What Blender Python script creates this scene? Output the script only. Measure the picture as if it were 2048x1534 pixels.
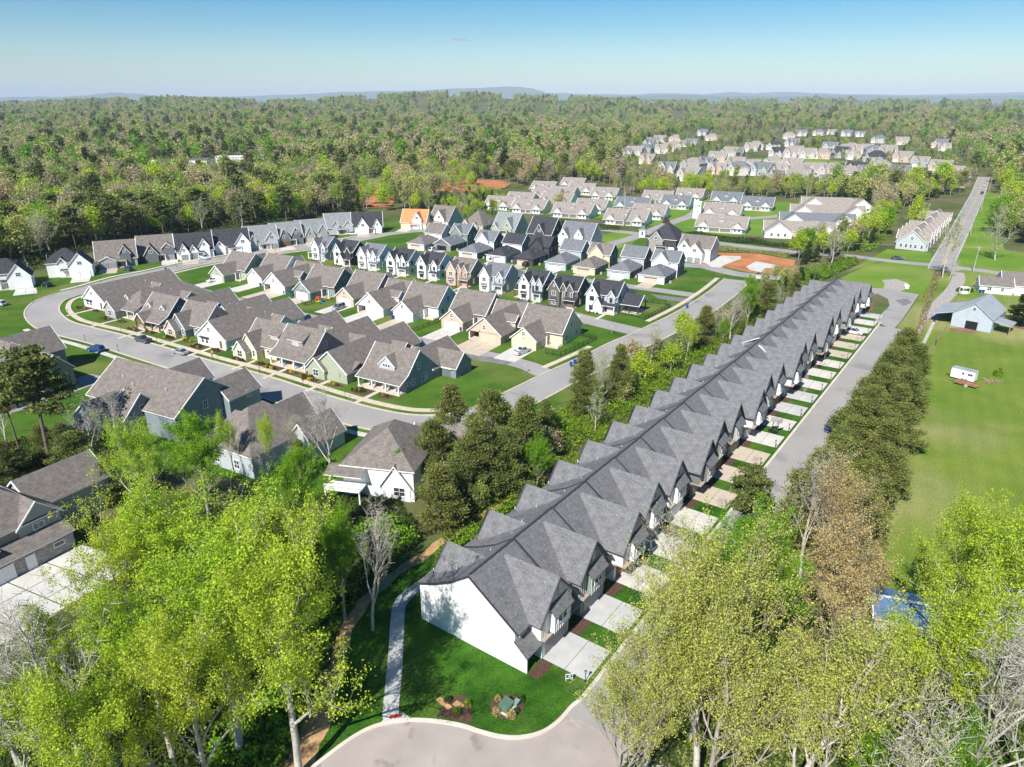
import bpy, math, random
import numpy as np
from mathutils import Vector, Matrix
from mathutils.geometry import tessellate_polygon
random.seed(7); np.random.seed(7)
R = math.radians
sc = bpy.context.scene
for o in list(bpy.data.objects): bpy.data.objects.remove(o)
COL = sc.collection

# ---------------------------------------------------------------- camera, sky, sun
FPX = 1420.0; HOR = 200.0; CH = 60.0
PT = math.atan((767 - HOR) / FPX); pc, ps = math.cos(PT), math.sin(PT)
cam = bpy.data.cameras.new("camera"); co = bpy.data.objects.new("camera", cam); COL.objects.link(co)
co.location = (0, 0, CH); co.rotation_euler = (math.pi / 2 - PT, 0, 0)
cam.sensor_width = 36; cam.lens = 36 * FPX / 2048; cam.clip_start = .5; cam.clip_end = 90000
sc.camera = co
SUN_EL = R(44); SUN_AZ = R(28)          # light travels towards azimuth 28 deg right of the view
w = bpy.data.worlds.new("World"); sc.world = w; w.use_nodes = True
nt = w.node_tree; nt.nodes.clear()
sky = nt.nodes.new('ShaderNodeTexSky'); sky.sky_type = 'NISHITA'; sky.sun_disc = False
sky.sun_elevation = SUN_EL; sky.sun_rotation = math.pi + SUN_AZ
sky.altitude = 300; sky.air_density = 1.0; sky.dust_density = 0.1; sky.ozone_density = 3.0
bg = nt.nodes.new('ShaderNodeBackground'); bg.inputs[1].default_value = 0.062
wo = nt.nodes.new('ShaderNodeOutputWorld')
hs = nt.nodes.new('ShaderNodeHueSaturation'); hs.inputs['Saturation'].default_value = 1.75; nt.links.new(sky.outputs[0], hs.inputs['Color']); nt.links.new(hs.outputs[0], bg.inputs[0]); nt.links.new(bg.outputs[0], wo.inputs[0])
sl = bpy.data.lights.new("sun", 'SUN'); sl.energy = 4.8; sl.angle = R(.53); sl.color = (1, .955, .88)
so = bpy.data.objects.new("sun", sl); COL.objects.link(so)
ld = Vector((math.sin(SUN_AZ) * math.cos(SUN_EL), math.cos(SUN_AZ) * math.cos(SUN_EL), -math.sin(SUN_EL)))
so.rotation_euler = ld.to_track_quat('-Z', 'Y').to_euler(); so.location = (0, -50, 200)
sc.view_settings.view_transform = 'Standard'; sc.view_settings.look = 'None'
sc.view_settings.exposure = 0.70; sc.view_settings.gamma = 1
try: sc.view_settings.use_curve_mapping = False
except Exception: pass
sc.render.engine = 'CYCLES'
cy = sc.cycles
cy.max_bounces = 6; cy.diffuse_bounces = 3; cy.glossy_bounces = 2; cy.transmission_bounces = 2
cy.volume_bounces = 0; cy.transparent_max_bounces = 6; cy.use_denoising = True
cy.sample_clamp_indirect = 6

# ---------------------------------------------------------------- helpers
def G(u, v, z=0.):                       # picture point -> place on the level ground (z up)
    a = (u - 1024) / FPX; b = -(v - 767) / FPX
    t = (z - CH) / (-ps + b * pc)
    return (a * t, (pc + b * ps) * t)
def PX(x, y, z=0.):
    z = z - CH; d = y * pc - z * ps; up = y * ps + z * pc
    return (1024 + FPX * x / d, 767 - FPX * up / d)
def HT(u, v, vt):                        # height of an upright thing with foot (u,v) and top row vt
    x, y = G(u, v); lo, hi = 0, 58.
    for _ in range(40):
        m = (lo + hi) / 2
        if PX(x, y, m)[1] > vt: lo = m
        else: hi = m
    return lo
VA = R(-30.5); VO = G(716, 770)          # village grid
def V(x, y): return (VO[0] + x * math.cos(VA) - y * math.sin(VA), VO[1] + x * math.sin(VA) + y * math.cos(VA))
TA = R(54.5); TO = (1.57 + .15, 61.94 + .1)        # townhouse row grid
def T(x, y): return (TO[0] + x * math.cos(TA) - y * math.sin(TA), TO[1] + x * math.sin(TA) + y * math.cos(TA))

def tag(o, label=None, cat=None, group=None, kind=None):
    if label: o['label'] = label
    if cat: o['category'] = cat
    if group: o['group'] = group
    if kind: o['kind'] = kind
    return o
def empty(name, loc, rz=0, label=None, cat=None, group=None):
    o = bpy.data.objects.new(name, None); COL.objects.link(o); o.empty_display_size = .5
    o.location = (loc[0], loc[1], loc[2] if len(loc) > 2 else 0); o.rotation_euler = (0, 0, rz)
    return tag(o, label, cat, group)
def link(name, me, parent=None, loc=None, rz=0, scale=None):
    o = bpy.data.objects.new(name, me); COL.objects.link(o)
    if parent: o.parent = parent
    if loc: o.location = loc if len(loc) > 2 else (loc[0], loc[1], 0)
    if rz: o.rotation_euler = (0, 0, rz)
    if scale is not None: o.scale = scale if hasattr(scale, '__len__') else (scale,) * 3
    return o
KIDS = {}
def copy_tree(o, parent=None):
    c = o.copy(); COL.objects.link(c)
    if parent: c.parent = parent
    for ch in o.children: copy_tree(ch, c)
    return c

class MB:
    def __init__(s): s.v = []; s.f = []; s.m = []; s.mats = []
    def mi(s, m):
        if m not in s.mats: s.mats.append(m)
        return s.mats.index(m)
    def face(s, pts, m):
        b = len(s.v); s.v += [tuple(p) for p in pts]; s.f.append(tuple(range(b, b + len(pts)))); s.m.append(s.mi(m))
    def box(s, x0, y0, z0, x1, y1, z1, m, top=None, nob=False):
        p = [(x0, y0, z0), (x1, y0, z0), (x1, y1, z0), (x0, y1, z0), (x0, y0, z1), (x1, y0, z1), (x1, y1, z1), (x0, y1, z1)]
        fs = [(0, 1, 5, 4), (1, 2, 6, 5), (2, 3, 7, 6), (3, 0, 4, 7)] + ([] if nob else [(3, 2, 1, 0)])
        for f in fs: s.face([p[i] for i in f], m)
        s.face([p[i] for i in (4, 5, 6, 7)], top or m)
    def beam(s, p0, p1, w, h, m):
        p0 = Vector(p0); p1 = Vector(p1); d = (p1 - p0).normalized()
        u = d.cross(Vector((0, 0, 1)));  u = u.normalized() if u.length > 1e-4 else Vector((1, 0, 0))
        n = u.cross(d)
        q = []
        for p in (p0, p1):
            for a, b in ((-1, -1), (1, -1), (1, 1), (-1, 1)): q.append(p + u * a * w / 2 + n * b * h / 2)
        for f in ((0, 1, 5, 4), (1, 2, 6, 5), (2, 3, 7, 6), (3, 0, 4, 7), (3, 2, 1, 0), (4, 5, 6, 7)): s.face([q[i] for i in f], m)
    def tube(s, p0, p1, r0, r1, n, m, caps=False):
        p0 = Vector(p0); p1 = Vector(p1); d = p1 - p0
        if d.length < 1e-6: return
        d.normalize(); u = d.orthogonal().normalized(); v = d.cross(u)
        a = [p0 + (u * math.cos(2 * math.pi * i / n) + v * math.sin(2 * math.pi * i / n)) * r0 for i in range(n)]
        b = [p1 + (u * math.cos(2 * math.pi * i / n) + v * math.sin(2 * math.pi * i / n)) * r1 for i in range(n)]
        for i in range(n): s.face([a[i], a[(i + 1) % n], b[(i + 1) % n], b[i]], m)
        if caps: s.face(b, m); s.face(a[::-1], m)
    def mesh(s, name):
        me = bpy.data.meshes.new(name); me.from_pydata(s.v, [], s.f)
        for m in s.mats: me.materials.append(m)
        me.polygons.foreach_set('material_index', s.m)
        uv = me.uv_layers.new(name='UV'); data = []
        for f in s.f:
            P = [Vector(s.v[i]) for i in f]
            n = Vector((0, 0, 0))
            for i in range(len(P)): n += P[i].cross(P[(i + 1) % len(P)])
            n = n.normalized() if n.length > 1e-9 else Vector((0, 0, 1))
            if n.z < 0: n = -n
            u = Vector((0, 0, 1)).cross(n); u = u.normalized() if u.length > .05 else Vector((1, 0, 0))
            w_ = n.cross(u)
            for p in P: data += [p.dot(u), p.dot(w_)]
        uv.data.foreach_set('uv', data); me.update()
        return me
    def build(s, name, parent=None, loc=None, rz=0):
        return link(name, s.mesh(name), parent, loc, rz)
    @property
    def n(s): return len(s.f)

# ---------------------------------------------------------------- materials
MATS = {}
def newmat(name):
    m = bpy.data.materials.new(name); m.use_nodes = True; n = m.node_tree
    b = n.nodes['Principled BSDF']; return m, n, b
def N(n, t, **k):
    o = n.nodes.new(t)
    for a, b in k.items(): setattr(o, a, b)
    return o
def ramp(n, stops):
    r = N(n, 'ShaderNodeValToRGB'); e = r.color_ramp.elements
    while len(e) < len(stops): e.new(.5)
    for i, (p, c) in enumerate(stops): e[i].position = p; e[i].color = (*c, 1)
    return r
def plain(name, col, rough=.8, var=.12, scale=1.5, bump=0, metal=0, spec=.3, stain=None):
    if name in MATS: return MATS[name]
    m, n, b = newmat(name)
    tc = N(n, 'ShaderNodeTexCoord'); no = N(n, 'ShaderNodeTexNoise'); no.inputs['Scale'].default_value = scale; no.inputs['Detail'].default_value = 5
    n.links.new(tc.outputs['Object'], no.inputs['Vector'])
    lo = tuple(c * (1 - var) for c in col); hi = tuple(min(1, c * (1 + var)) for c in col)
    r = ramp(n, [(.3, lo), (.7, hi)]); n.links.new(no.outputs['Fac'], r.inputs[0]); out = r.outputs[0]
    if stain:
        n2 = N(n, 'ShaderNodeTexNoise'); n2.inputs['Scale'].default_value = stain[1]; n2.inputs['Detail'].default_value = 4
        n.links.new(tc.outputs['Object'], n2.inputs['Vector'])
        r2 = ramp(n, [(stain[2], (0, 0, 0)), (min(1, stain[2] + .15), (1, 1, 1))]); n.links.new(n2.outputs['Fac'], r2.inputs[0])
        mx = N(n, 'ShaderNodeMixRGB'); mx.inputs[2].default_value = (*stain[0], 1); n.links.new(r2.outputs[0], mx.inputs[0]); n.links.new(out, mx.inputs[1]); out = mx.outputs[0]
    n.links.new(out, b.inputs['Base Color'])
    b.inputs['Roughness'].default_value = rough; b.inputs['Metallic'].default_value = metal; b.inputs['Specular IOR Level'].default_value = spec
    if bump:
        bm = N(n, 'ShaderNodeBump'); bm.inputs['Distance'].default_value = bump; bm.inputs['Strength'].default_value = .6
        n3 = N(n, 'ShaderNodeTexNoise'); n3.inputs['Scale'].default_value = scale * 8; n.links.new(tc.outputs['Object'], n3.inputs['Vector'])
        n.links.new(n3.outputs['Fac'], bm.inputs['Height']); n.links.new(bm.outputs[0], b.inputs['Normal'])
    MATS[name] = m; return m
def shingle(name, col, var=.3, speck=.0):
    if name in MATS: return MATS[name]
    m, n, b = newmat(name); uv = N(n, 'ShaderNodeUVMap'); uv.uv_map = 'UV'
    br = N(n, 'ShaderNodeTexBrick'); br.offset = .5
    br.inputs['Color1'].default_value = (*[c * (1 - var) for c in col], 1); br.inputs['Color2'].default_value = (*[c * (1 + var) for c in col], 1)
    br.inputs['Mortar'].default_value = (*[c * .55 for c in col], 1); br.inputs['Scale'].default_value = 1; br.inputs['Mortar Size'].default_value = .012
    br.inputs['Brick Width'].default_value = .42; br.inputs['Row Height'].default_value = .15; br.inputs['Bias'].default_value = 0
    n.links.new(uv.outputs[0], br.inputs['Vector'])
    no = N(n, 'ShaderNodeTexNoise'); no.inputs['Scale'].default_value = .9; no.inputs['Detail'].default_value = 6; n.links.new(uv.outputs[0], no.inputs['Vector'])
    r = ramp(n, [(.3, (.8, .8, .8)), (.7, (1.18, 1.18, 1.18))]); n.links.new(no.outputs['Fac'], r.inputs[0])
    mx = N(n, 'ShaderNodeMixRGB', blend_type='MULTIPLY'); mx.inputs[0].default_value = 1
    n.links.new(br.outputs[0], mx.inputs[1]); n.links.new(r.outputs[0], mx.inputs[2]); out = mx.outputs[0]
    if speck:
        vo = N(n, 'ShaderNodeTexNoise'); vo.inputs['Scale'].default_value = 4.6; vo.inputs['Detail'].default_value = 2; vo.inputs['Distortion'].default_value = 1.2
        n.links.new(uv.outputs[0], vo.inputs['Vector'])
        r3 = ramp(n, [(.57, (0, 0, 0)), (.63, (1, 1, 1))]); n.links.new(vo.outputs['Fac'], r3.inputs[0])
        m3 = N(n, 'ShaderNodeMixRGB'); n.links.new(r3.outputs[0], m3.inputs[0]); n.links.new(out, m3.inputs[1]); m3.inputs[2].default_value = (*[min(1, c * (1 + speck)) for c in col], 1); out = m3.outputs[0]
    n.links.new(out, b.inputs['Base Color']); b.inputs['Roughness'].default_value = .95; b.inputs['Specular IOR Level'].default_value = .15
    bm = N(n, 'ShaderNodeBump'); bm.inputs['Distance'].default_value = .015; bm.inputs['Strength'].default_value = .3
    n.links.new(br.outputs['Fac'], bm.inputs['Height']); bm.invert = True; n.links.new(bm.outputs[0], b.inputs['Normal'])
    MATS[name] = m; return m
def siding(name, col, pitch=.18, vertical=False, rough=.75):
    if name in MATS: return MATS[name]
    m, n, b = newmat(name); uv = N(n, 'ShaderNodeUVMap'); uv.uv_map = 'UV'
    wv = N(n, 'ShaderNodeTexWave', wave_type='BANDS', bands_direction='X' if vertical else 'Y', wave_profile='SAW')
    wv.inputs['Scale'].default_value = .314 / pitch; n.links.new(uv.outputs[0], wv.inputs['Vector'])
    no = N(n, 'ShaderNodeTexNoise'); no.inputs['Scale'].default_value = .7; no.inputs['Detail'].default_value = 6; n.links.new(uv.outputs[0], no.inputs['Vector'])
    r = ramp(n, [(.3, tuple(c * .92 for c in col)), (.7, tuple(min(1, c * 1.05) for c in col))]); n.links.new(no.outputs['Fac'], r.inputs[0])
    n.links.new(r.outputs[0], b.inputs['Base Color'])
    bm = N(n, 'ShaderNodeBump'); bm.inputs['Distance'].default_value = .02; bm.inputs['Strength'].default_value = .7
    n.links.new(wv.outputs['Fac'], bm.inputs['Height']); n.links.new(bm.outputs[0], b.inputs['Normal'])
    b.inputs['Roughness'].default_value = rough; b.inputs['Specular IOR Level'].default_value = .25
    MATS[name] = m; return m
def brickm(name, c1, c2, mort, bw=.22, rh=.075):
    if name in MATS: return MATS[name]
    m, n, b = newmat(name); uv = N(n, 'ShaderNodeUVMap'); uv.uv_map = 'UV'
    br = N(n, 'ShaderNodeTexBrick'); br.inputs['Color1'].default_value = (*c1, 1); br.inputs['Color2'].default_value = (*c2, 1); br.inputs['Mortar'].default_value = (*mort, 1)
    br.inputs['Scale'].default_value = 1; br.inputs['Brick Width'].default_value = bw; br.inputs['Row Height'].default_value = rh; br.inputs['Mortar Size'].default_value = .008
    n.links.new(uv.outputs[0], br.inputs['Vector'])
    n.links.new(br.outputs[0], b.inputs['Base Color']); b.inputs['Roughness'].default_value = .9
    bm = N(n, 'ShaderNodeBump'); bm.inputs['Distance'].default_value = .01; bm.invert = True; n.links.new(br.outputs['Fac'], bm.inputs['Height']); n.links.new(bm.outputs[0], b.inputs['Normal'])
    MATS[name] = m; return m
def grass(name, c1, c2, c3=None, scale=.12, stripe=0, patch=.6, coord='Object'):
    if name in MATS: return MATS[name]
    m, n, b = newmat(name); tc = N(n, 'ShaderNodeTexCoord')
    a = N(n, 'ShaderNodeTexNoise'); a.inputs['Scale'].default_value = scale; a.inputs['Detail'].default_value = 8; a.inputs['Roughness'].default_value = .65
    n.links.new(tc.outputs[coord], a.inputs['Vector'])
    r = ramp(n, [(.35, c1), (.65, c2)]); n.links.new(a.outputs['Fac'], r.inputs[0]); out = r.outputs[0]
    if c3:
        a2 = N(n, 'ShaderNodeTexNoise'); a2.inputs['Scale'].default_value = scale * .45; a2.inputs['Detail'].default_value = 6
        n.links.new(tc.outputs[coord], a2.inputs['Vector'])
        r2 = ramp(n, [(patch - .08, (0, 0, 0)), (patch + .12, (1, 1, 1))]); n.links.new(a2.outputs['Fac'], r2.inputs[0])
        mx = N(n, 'ShaderNodeMixRGB'); n.links.new(r2.outputs[0], mx.inputs[0]); n.links.new(out, mx.inputs[1]); mx.inputs[2].default_value = (*c3, 1); out = mx.outputs[0]
    if stripe:
        mp = N(n, 'ShaderNodeMapping'); mp.inputs['Rotation'].default_value = (0, 0, -stripe[1]); n.links.new(tc.outputs[coord], mp.inputs['Vector'])
        wv = N(n, 'ShaderNodeTexWave', bands_direction='Y'); wv.inputs['Scale'].default_value = .314 / stripe[0]; wv.inputs['Distortion'].default_value = 1.2; wv.inputs['Detail'].default_value = 3; n.links.new(mp.outputs[0], wv.inputs['Vector'])
        mm = N(n, 'ShaderNodeMixRGB', blend_type='MULTIPLY'); mm.inputs[0].default_value = stripe[2]; n.links.new(out, mm.inputs[1]); n.links.new(wv.outputs['Color'], mm.inputs[2]); out = mm.outputs[0]
    f = N(n, 'ShaderNodeTexNoise'); f.inputs['Scale'].default_value = 4; f.inputs['Detail'].default_value = 8; n.links.new(tc.outputs[coord], f.inputs['Vector'])
    r4 = ramp(n, [(.3, (.62, .62, .62)), (.7, (1.3, 1.3, 1.3))]); n.links.new(f.outputs['Fac'], r4.inputs[0])
    m4 = N(n, 'ShaderNodeMixRGB', blend_type='MULTIPLY'); m4.inputs[0].default_value = 1; n.links.new(out, m4.inputs[1]); n.links.new(r4.outputs[0], m4.inputs[2])
    n.links.new(m4.outputs[0], b.inputs['Base Color']); b.inputs['Roughness'].default_value = .95; b.inputs['Specular IOR Level'].default_value = .1
    bm = N(n, 'ShaderNodeBump'); bm.inputs['Distance'].default_value = .12; bm.inputs['Strength'].default_value = .7
    n.links.new(f.outputs['Fac'], bm.inputs['Height']); n.links.new(bm.outputs[0], b.inputs['Normal'])
    MATS[name] = m; return m
def leafmat(name, cols, trans=.35, hue=.0):
    """cols: ramp of colours picked per tree; small change from leaf to leaf"""
    if name in MATS: return MATS[name]
    m, n, b = newmat(name); oi = N(n, 'ShaderNodeObjectInfo'); ge = N(n, 'ShaderNodeNewGeometry')
    k = len(cols); r = ramp(n, [(i / max(1, k - 1) if k > 1 else 0, c) for i, c in enumerate(cols)])
    if k > 3: r.color_ramp.interpolation = 'CONSTANT'; 
    if k > 3:
        for i, e in enumerate(r.color_ramp.elements): e.position = i / k
    n.links.new(oi.outputs['Random'], r.inputs[0])
    r2 = ramp(n, [(0, (.55, .6, .6)), (1, (1.5, 1.4, 1.2))]); n.links.new(ge.outputs['Random Per Island'], r2.inputs[0])
    mx = N(n, 'ShaderNodeMixRGB', blend_type='MULTIPLY'); mx.inputs[0].default_value = 1
    n.links.new(r.outputs[0], mx.inputs[1]); n.links.new(r2.outputs[0], mx.inputs[2])
    n.links.new(mx.outputs[0], b.inputs['Base Color']); b.inputs['Roughness'].default_value = .65; b.inputs['Specular IOR Level'].default_value = .2
    tr = N(n, 'ShaderNodeBsdfTranslucent'); n.links.new(mx.outputs[0], tr.inputs[0])
    ms = N(n, 'ShaderNodeMixShader'); ms.inputs[0].default_value = trans
    n.links.new(b.outputs[0], ms.inputs[1]); n.links.new(tr.outputs[0], ms.inputs[2])
    n.links.new(ms.outputs[0], n.nodes['Material Output'].inputs[0])
    MATS[name] = m; return m

R_BROWN = shingle('roof_shingle_brown', (.2, .176, .16), .2)
R_GREY = shingle('roof_shingle_grey', (.165, .167, .176), .14, .35)
R_BLACK = shingle('roof_shingle_charcoal', (.055, .057, .066), .25)
R_SAGE = shingle('roof_shingle_pale_grey', (.24, .26, .265), .15)
R_ORANGE = shingle('roof_decking_orange', (.62, .27, .12), .1)
R_TAN = shingle('roof_shingle_tan', (.30, .262, .238), .12)
R_SLATE = shingle('roof_shingle_slate', (.17, .18, .20), .12)
W_WHITE = siding('siding_white', (.78, .79, .79)); W_CREAM = siding('siding_cream', (.66, .6, .42)); W_SAGE = siding('siding_sage', (.36, .4, .30))
W_BLUE = siding('siding_slate_blue', (.22, .265, .29)); W_GREY = siding('siding_grey', (.36, .37, .36)); W_LBLUE_SHADE = siding('siding_light_blue_and_shade', (.44, .475, .50))  # on the sides of white houses the light blue paints their bluish shade
W_DARK = siding('siding_charcoal', (.06, .062, .065)); W_TAUPE = siding('siding_taupe', (.3, .27, .24)); W_BEIGE = siding('siding_beige', (.55, .45, .35))
W_GREEN = siding('siding_green_grey', (.23, .27, .25)); W_DGREY = siding('siding_dark_grey', (.15, .16, .17))
W_BRICK = brickm('brick_brown', (.42, .25, .18), (.5, .33, .24), (.45, .4, .36)); W_BTAN = brickm('brick_tan', (.5, .36, .27), (.6, .45, .34), (.55, .48, .42))
W_BDARK = brickm('brick_dark', (.1, .095, .085), (.14, .13, .115), (.16, .15, .14)); W_STONE = brickm('stone_grey', (.2, .19, .18), (.42, .38, .35), (.3, .29, .28), .45, .16)
TRIM = plain('trim_white', (.82, .82, .81), .6, .03); TRIMD = plain('trim_dark', (.05, .05, .055), .5, .1); TRIMB = plain('trim_brown', (.16, .09, .05), .7, .1); TRIMG = plain('trim_grey', (.35, .35, .34), .6, .05)
GLASS = plain('window_glass', (.035, .05, .07), .08, .5, .3, 0, 0, .8)
CONC = plain('concrete', (.55, .53, .49), .9, .1, .35, .01, stain=((.44, .41, .36), .15, .56)); CONCW = plain('concrete_walk', (.55, .47, .38), .9, .1, .5, .01)
CONCG = plain('concrete_bluish', (.46, .46, .455), .9, .12, .4, .01); CONCT = plain('concrete_tan', (.5, .43, .34), .9, .12, .3, .01, stain=((.36, .3, .24), .3, .55))
ASPH = plain('asphalt_grey', (.315, .302, .29), .92, .1, .09, .01, stain=((.22, .215, .21), .12, .57)); ASPHP = plain('asphalt_pinkish', (.37, .32, .295), .92, .14, .2, .012, stain=((.2, .165, .145), .35, .6))
KERB = plain('kerb_concrete', (.52, .45, .37), .9, .12, .6); KERBL = plain('kerb_light', (.58, .53, .46), .9, .1, .6)
MULCH = plain('mulch', (.09, .05, .035), 1, .35, 4, .03); DIRT = plain('red_clay', (.42, .17, .07), 1, .25, .12, .05); SAND = plain('straw_dirt', (.42, .26, .13), 1, .3, .8, .03)
SOIL = plain('bare_soil', (.2, .12, .075), 1, .25, .4, .03); GRAVEL = plain('gravel', (.36, .33, .3), 1, .25, 1.2, .03)
LAWN = grass('lawn_grass', (.035, .10, .008), (.085, .165, .018), (.17, .19, .05), .09, patch=.58)
LAWNB = grass('lawn_grass_deep', (.02, .075, .006), (.055, .15, .012), (.11, .17, .03), .2, patch=.57, stripe=(1.6, R(35), .12))
FIELD = grass('field_grass', (.11, .19, .022), (.19, .25, .04), (.34, .31, .14), .05, stripe=(3.2, R(62), .07), patch=.55)
MEADOW = grass('meadow_grass', (.09, .2, .02), (.17, .27, .03), (.26, .28, .08), .04)
FLOOR = grass('woodland_floor', (.06, .085, .025), (.10, .14, .035), (.15, .13, .07), .06, patch=.5)
BLUEBIN = plain('bin_blue', (.01, .05, .28), .4, .05); BLACKM = plain('black_metal', (.015, .015, .017), .4, .1); RUBBER = plain('rubber', (.02, .02, .02), .8, .1)
METALR = plain('metal_roof', (.5, .52, .53), .45, .12, .4, 0, .4); BARNW = siding('barn_tin', (.42, .47, .53), .3, True); WOODP = plain('wood_post', (.3, .22, .15), .9, .2)
# ---------------------------------------------------------------- terrain, far ridges, haze
def sheet(name, pts, z, m, kind='structure', label=None):
    b = MB(); P = [Vector((p[0], p[1], 0)) for p in pts]
    for t in tessellate_polygon([P]):
        q = [P[i] for i in t]
        if (q[1] - q[0]).cross(q[2] - q[0]).z < 0: q = q[::-1]
        b.face([(p.x, p.y, z) for p in q], m)
    o = b.build(name); tag(o, label, kind=kind); return o
def smooth(pts, n=6):
    """Catmull-Rom through the points"""
    P = [Vector((p[0], p[1], 0)) for p in pts]; P = [2 * P[0] - P[1]] + P + [2 * P[-1] - P[-2]]; out = []
    for i in range(1, len(P) - 2):
        for k in range(n):
            t = k / n; a, b_, c, d = P[i - 1:i + 3]
            q = .5 * ((2 * b_) + (c - a) * t + (2 * a - 5 * b_ + 4 * c - d) * t * t + (3 * b_ - a - 3 * c + d) * t ** 3); out.append((q.x, q.y))
    out.append((P[-2].x, P[-2].y)); return out
def offs(pts, d):
    out = []
    for i, p in enumerate(pts):
        a = pts[max(0, i - 1)]; b = pts[min(len(pts) - 1, i + 1)]
        t = Vector((b[0] - a[0], b[1] - a[1])); t.normalize(); out.append((p[0] - t.y * d, p[1] + t.x * d))
    return out
def strip(b, pts, d0, d1, z, m, z0=None):
    L = offs(pts, d0); Rr = offs(pts, d1)
    for i in range(len(pts) - 1):
        a, c, e, f = L[i], L[i + 1], Rr[i + 1], Rr[i]
        b.face([(*a, z), (*f, z), (*e, z), (*c, z)], m)
        if z0 is not None:
            b.face([(*a, z0), (*a, z), (*c, z), (*c, z0)], m); b.face([(*f, z0), (*e, z0), (*e, z), (*f, z)], m)
    if z0 is not None:
        for i in (0, -1):
            b.face([(*L[i], z0), (*Rr[i], z0), (*Rr[i], z), (*L[i], z)], m)
def length(pts): return sum(math.dist(pts[i], pts[i + 1]) for i in range(len(pts) - 1))
def resample(pts, step):
    out = [pts[0]]; acc = 0
    for i in range(len(pts) - 1):
        a, b = pts[i], pts[i + 1]; L = math.dist(a, b); t = step - acc
        while t <= L: out.append((a[0] + (b[0] - a[0]) * t / L, a[1] + (b[1] - a[1]) * t / L)); t += step
        acc = (acc + L) % step if L + acc >= step else acc + L
    return out

def hills(x, y):
    d = np.hypot(x, y); az = x / np.maximum(y, 1)
    h = 27 * np.clip((d - 900) / 2600, 0, 1) ** 1.5 * (0.75 + .35 * np.sin(x / 700 + 1.3) * np.sin(y / 900))
    h += 62 * np.exp(-((d - 3600) / 900) ** 2) * (np.exp(-((az + .12) / .17) ** 2) + .65 * np.exp(-((az - .12) / .12) ** 2) * .5 + .3 * np.exp(-((az + .45) / .12) ** 2))
    h += 9 * np.sin(x / 310 + y / 500) * np.clip((d - 800) / 1500, 0, 1)
    h += 16 * np.exp(-((d - 4200) / 700) ** 2) * np.exp(-((az - .36) / .12) ** 2)
    h = np.where(d > 5200, h * np.exp(-((d - 5200) / 2500) ** 2), h)
    return h
ys = np.concatenate([[-300, -60, 20, 100, 200, 350, 520, 700], np.geomspace(900, 34000, 46)])
xs_ = np.concatenate([-np.geomspace(34000, 60, 40), [0], np.geomspace(60, 34000, 40)])
gx, gy = np.meshgrid(xs_, ys); gz = hills(gx, gy) * (gy > 600)
tv = np.stack([gx, gy, gz], -1).reshape(-1, 3); nx, ny = len(xs_), len(ys)
tf = [(j * nx + i, j * nx + i + 1, (j + 1) * nx + i + 1, (j + 1) * nx + i) for j in range(ny - 1) for i in range(nx - 1)]
me = bpy.data.meshes.new('ground'); me.from_pydata(tv.tolist(), [], tf); me.materials.append(FLOOR)
tag(link('ground', me), kind='structure')
RIDGE = plain('ridge_woods', (.05, .075, .035), 1, .4, .004)
def ridge(name, dist, prof, zfoot=-20):
    b = MB(); pts = []
    for u, v in prof:
        a = (u - 1024) / FPX; el = (HOR - v) / FPX * 1.0
        pts.append((a * dist * pc * 1.16, dist, CH + el * dist * 1.05))
    pts2 = []
    for i in range(len(pts) - 1):
        for k in range(5):
            t = k / 5; p = [pts[i][j] * (1 - t) + pts[i + 1][j] * t for j in range(3)]; p[2] += random.uniform(-8, 8); pts2.append(p)
    pts2.append(pts[-1])
    for i in range(len(pts2) - 1):
        p, q = pts2[i], pts2[i + 1]
        b.face([(p[0], p[1] - 1600, zfoot), (q[0], q[1] - 1600, zfoot), q, p], RIDGE)
        b.face([p, q, (q[0], q[1] + 1500, zfoot), (p[0], p[1] + 1500, zfoot)], RIDGE)
    tag(b.build(name), kind='structure')
ridge('hills', 17000, [(-400, 200), (-100, 198), (100, 197), (200, 194), (240, 195.5), (300, 191), (335, 187.5), (375, 189), (430, 195), (560, 194), (680, 190), (730, 186.5), (860, 185), (900, 182.5), (970, 180), (1030, 178), (1060, 181), (1085, 188), (1160, 190.5), (1230, 191), (1300, 188.5), (1350, 190.5), (1400, 187), (1440, 189), (1500, 186.5), (1600, 190), (1700, 191), (1780, 190), (1850, 188), (1950, 187), (2048, 186), (2300, 189), (2700, 196)])
ridge('hills', 12500, [(1100, 201), (1180, 195), (1300, 192), (1380, 194), (1500, 193), (1580, 192.5), (1700, 193.5), (1900, 193), (2050, 192), (2300, 192), (2500, 197)])

# ---------------------------------------------------------------- lawns, fields, clearings
g = lambda L, z=0: [G(*p) for p in L]
sheet('lawn', g([(-60, 640), (-60, 585), (60, 556), (140, 540), (200, 528), (300, 505), (400, 495), (520, 480), (640, 462), (700, 445), (790, 440), (870, 440), (960, 455), (1080, 452), (1190, 470), (1270, 470), (1300, 480), (1420, 480), (1560, 498), (1590, 520), (1560, 545), (1500, 560), (1400, 640), (1240, 720), (1150, 800), (1000, 850), (860, 900), (880, 1000), (700, 1010), (480, 960), (200, 930), (-60, 950)]), .012, LAWN)
sheet('lawn', g([(620, 1534), (650, 1450), (672, 1370), (688, 1290), (720, 1222), (778, 1160), (858, 1106), (933, 1050), (1008, 1003)]) + [T(60, 17.5), T(184, 17.5), T(184, 3), T(176, -6.4), T(2, -6.6)] + g([(1082, 1466), (1000, 1474), (890, 1446), (770, 1448), (690, 1486)]), .016, LAWNB)
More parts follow.
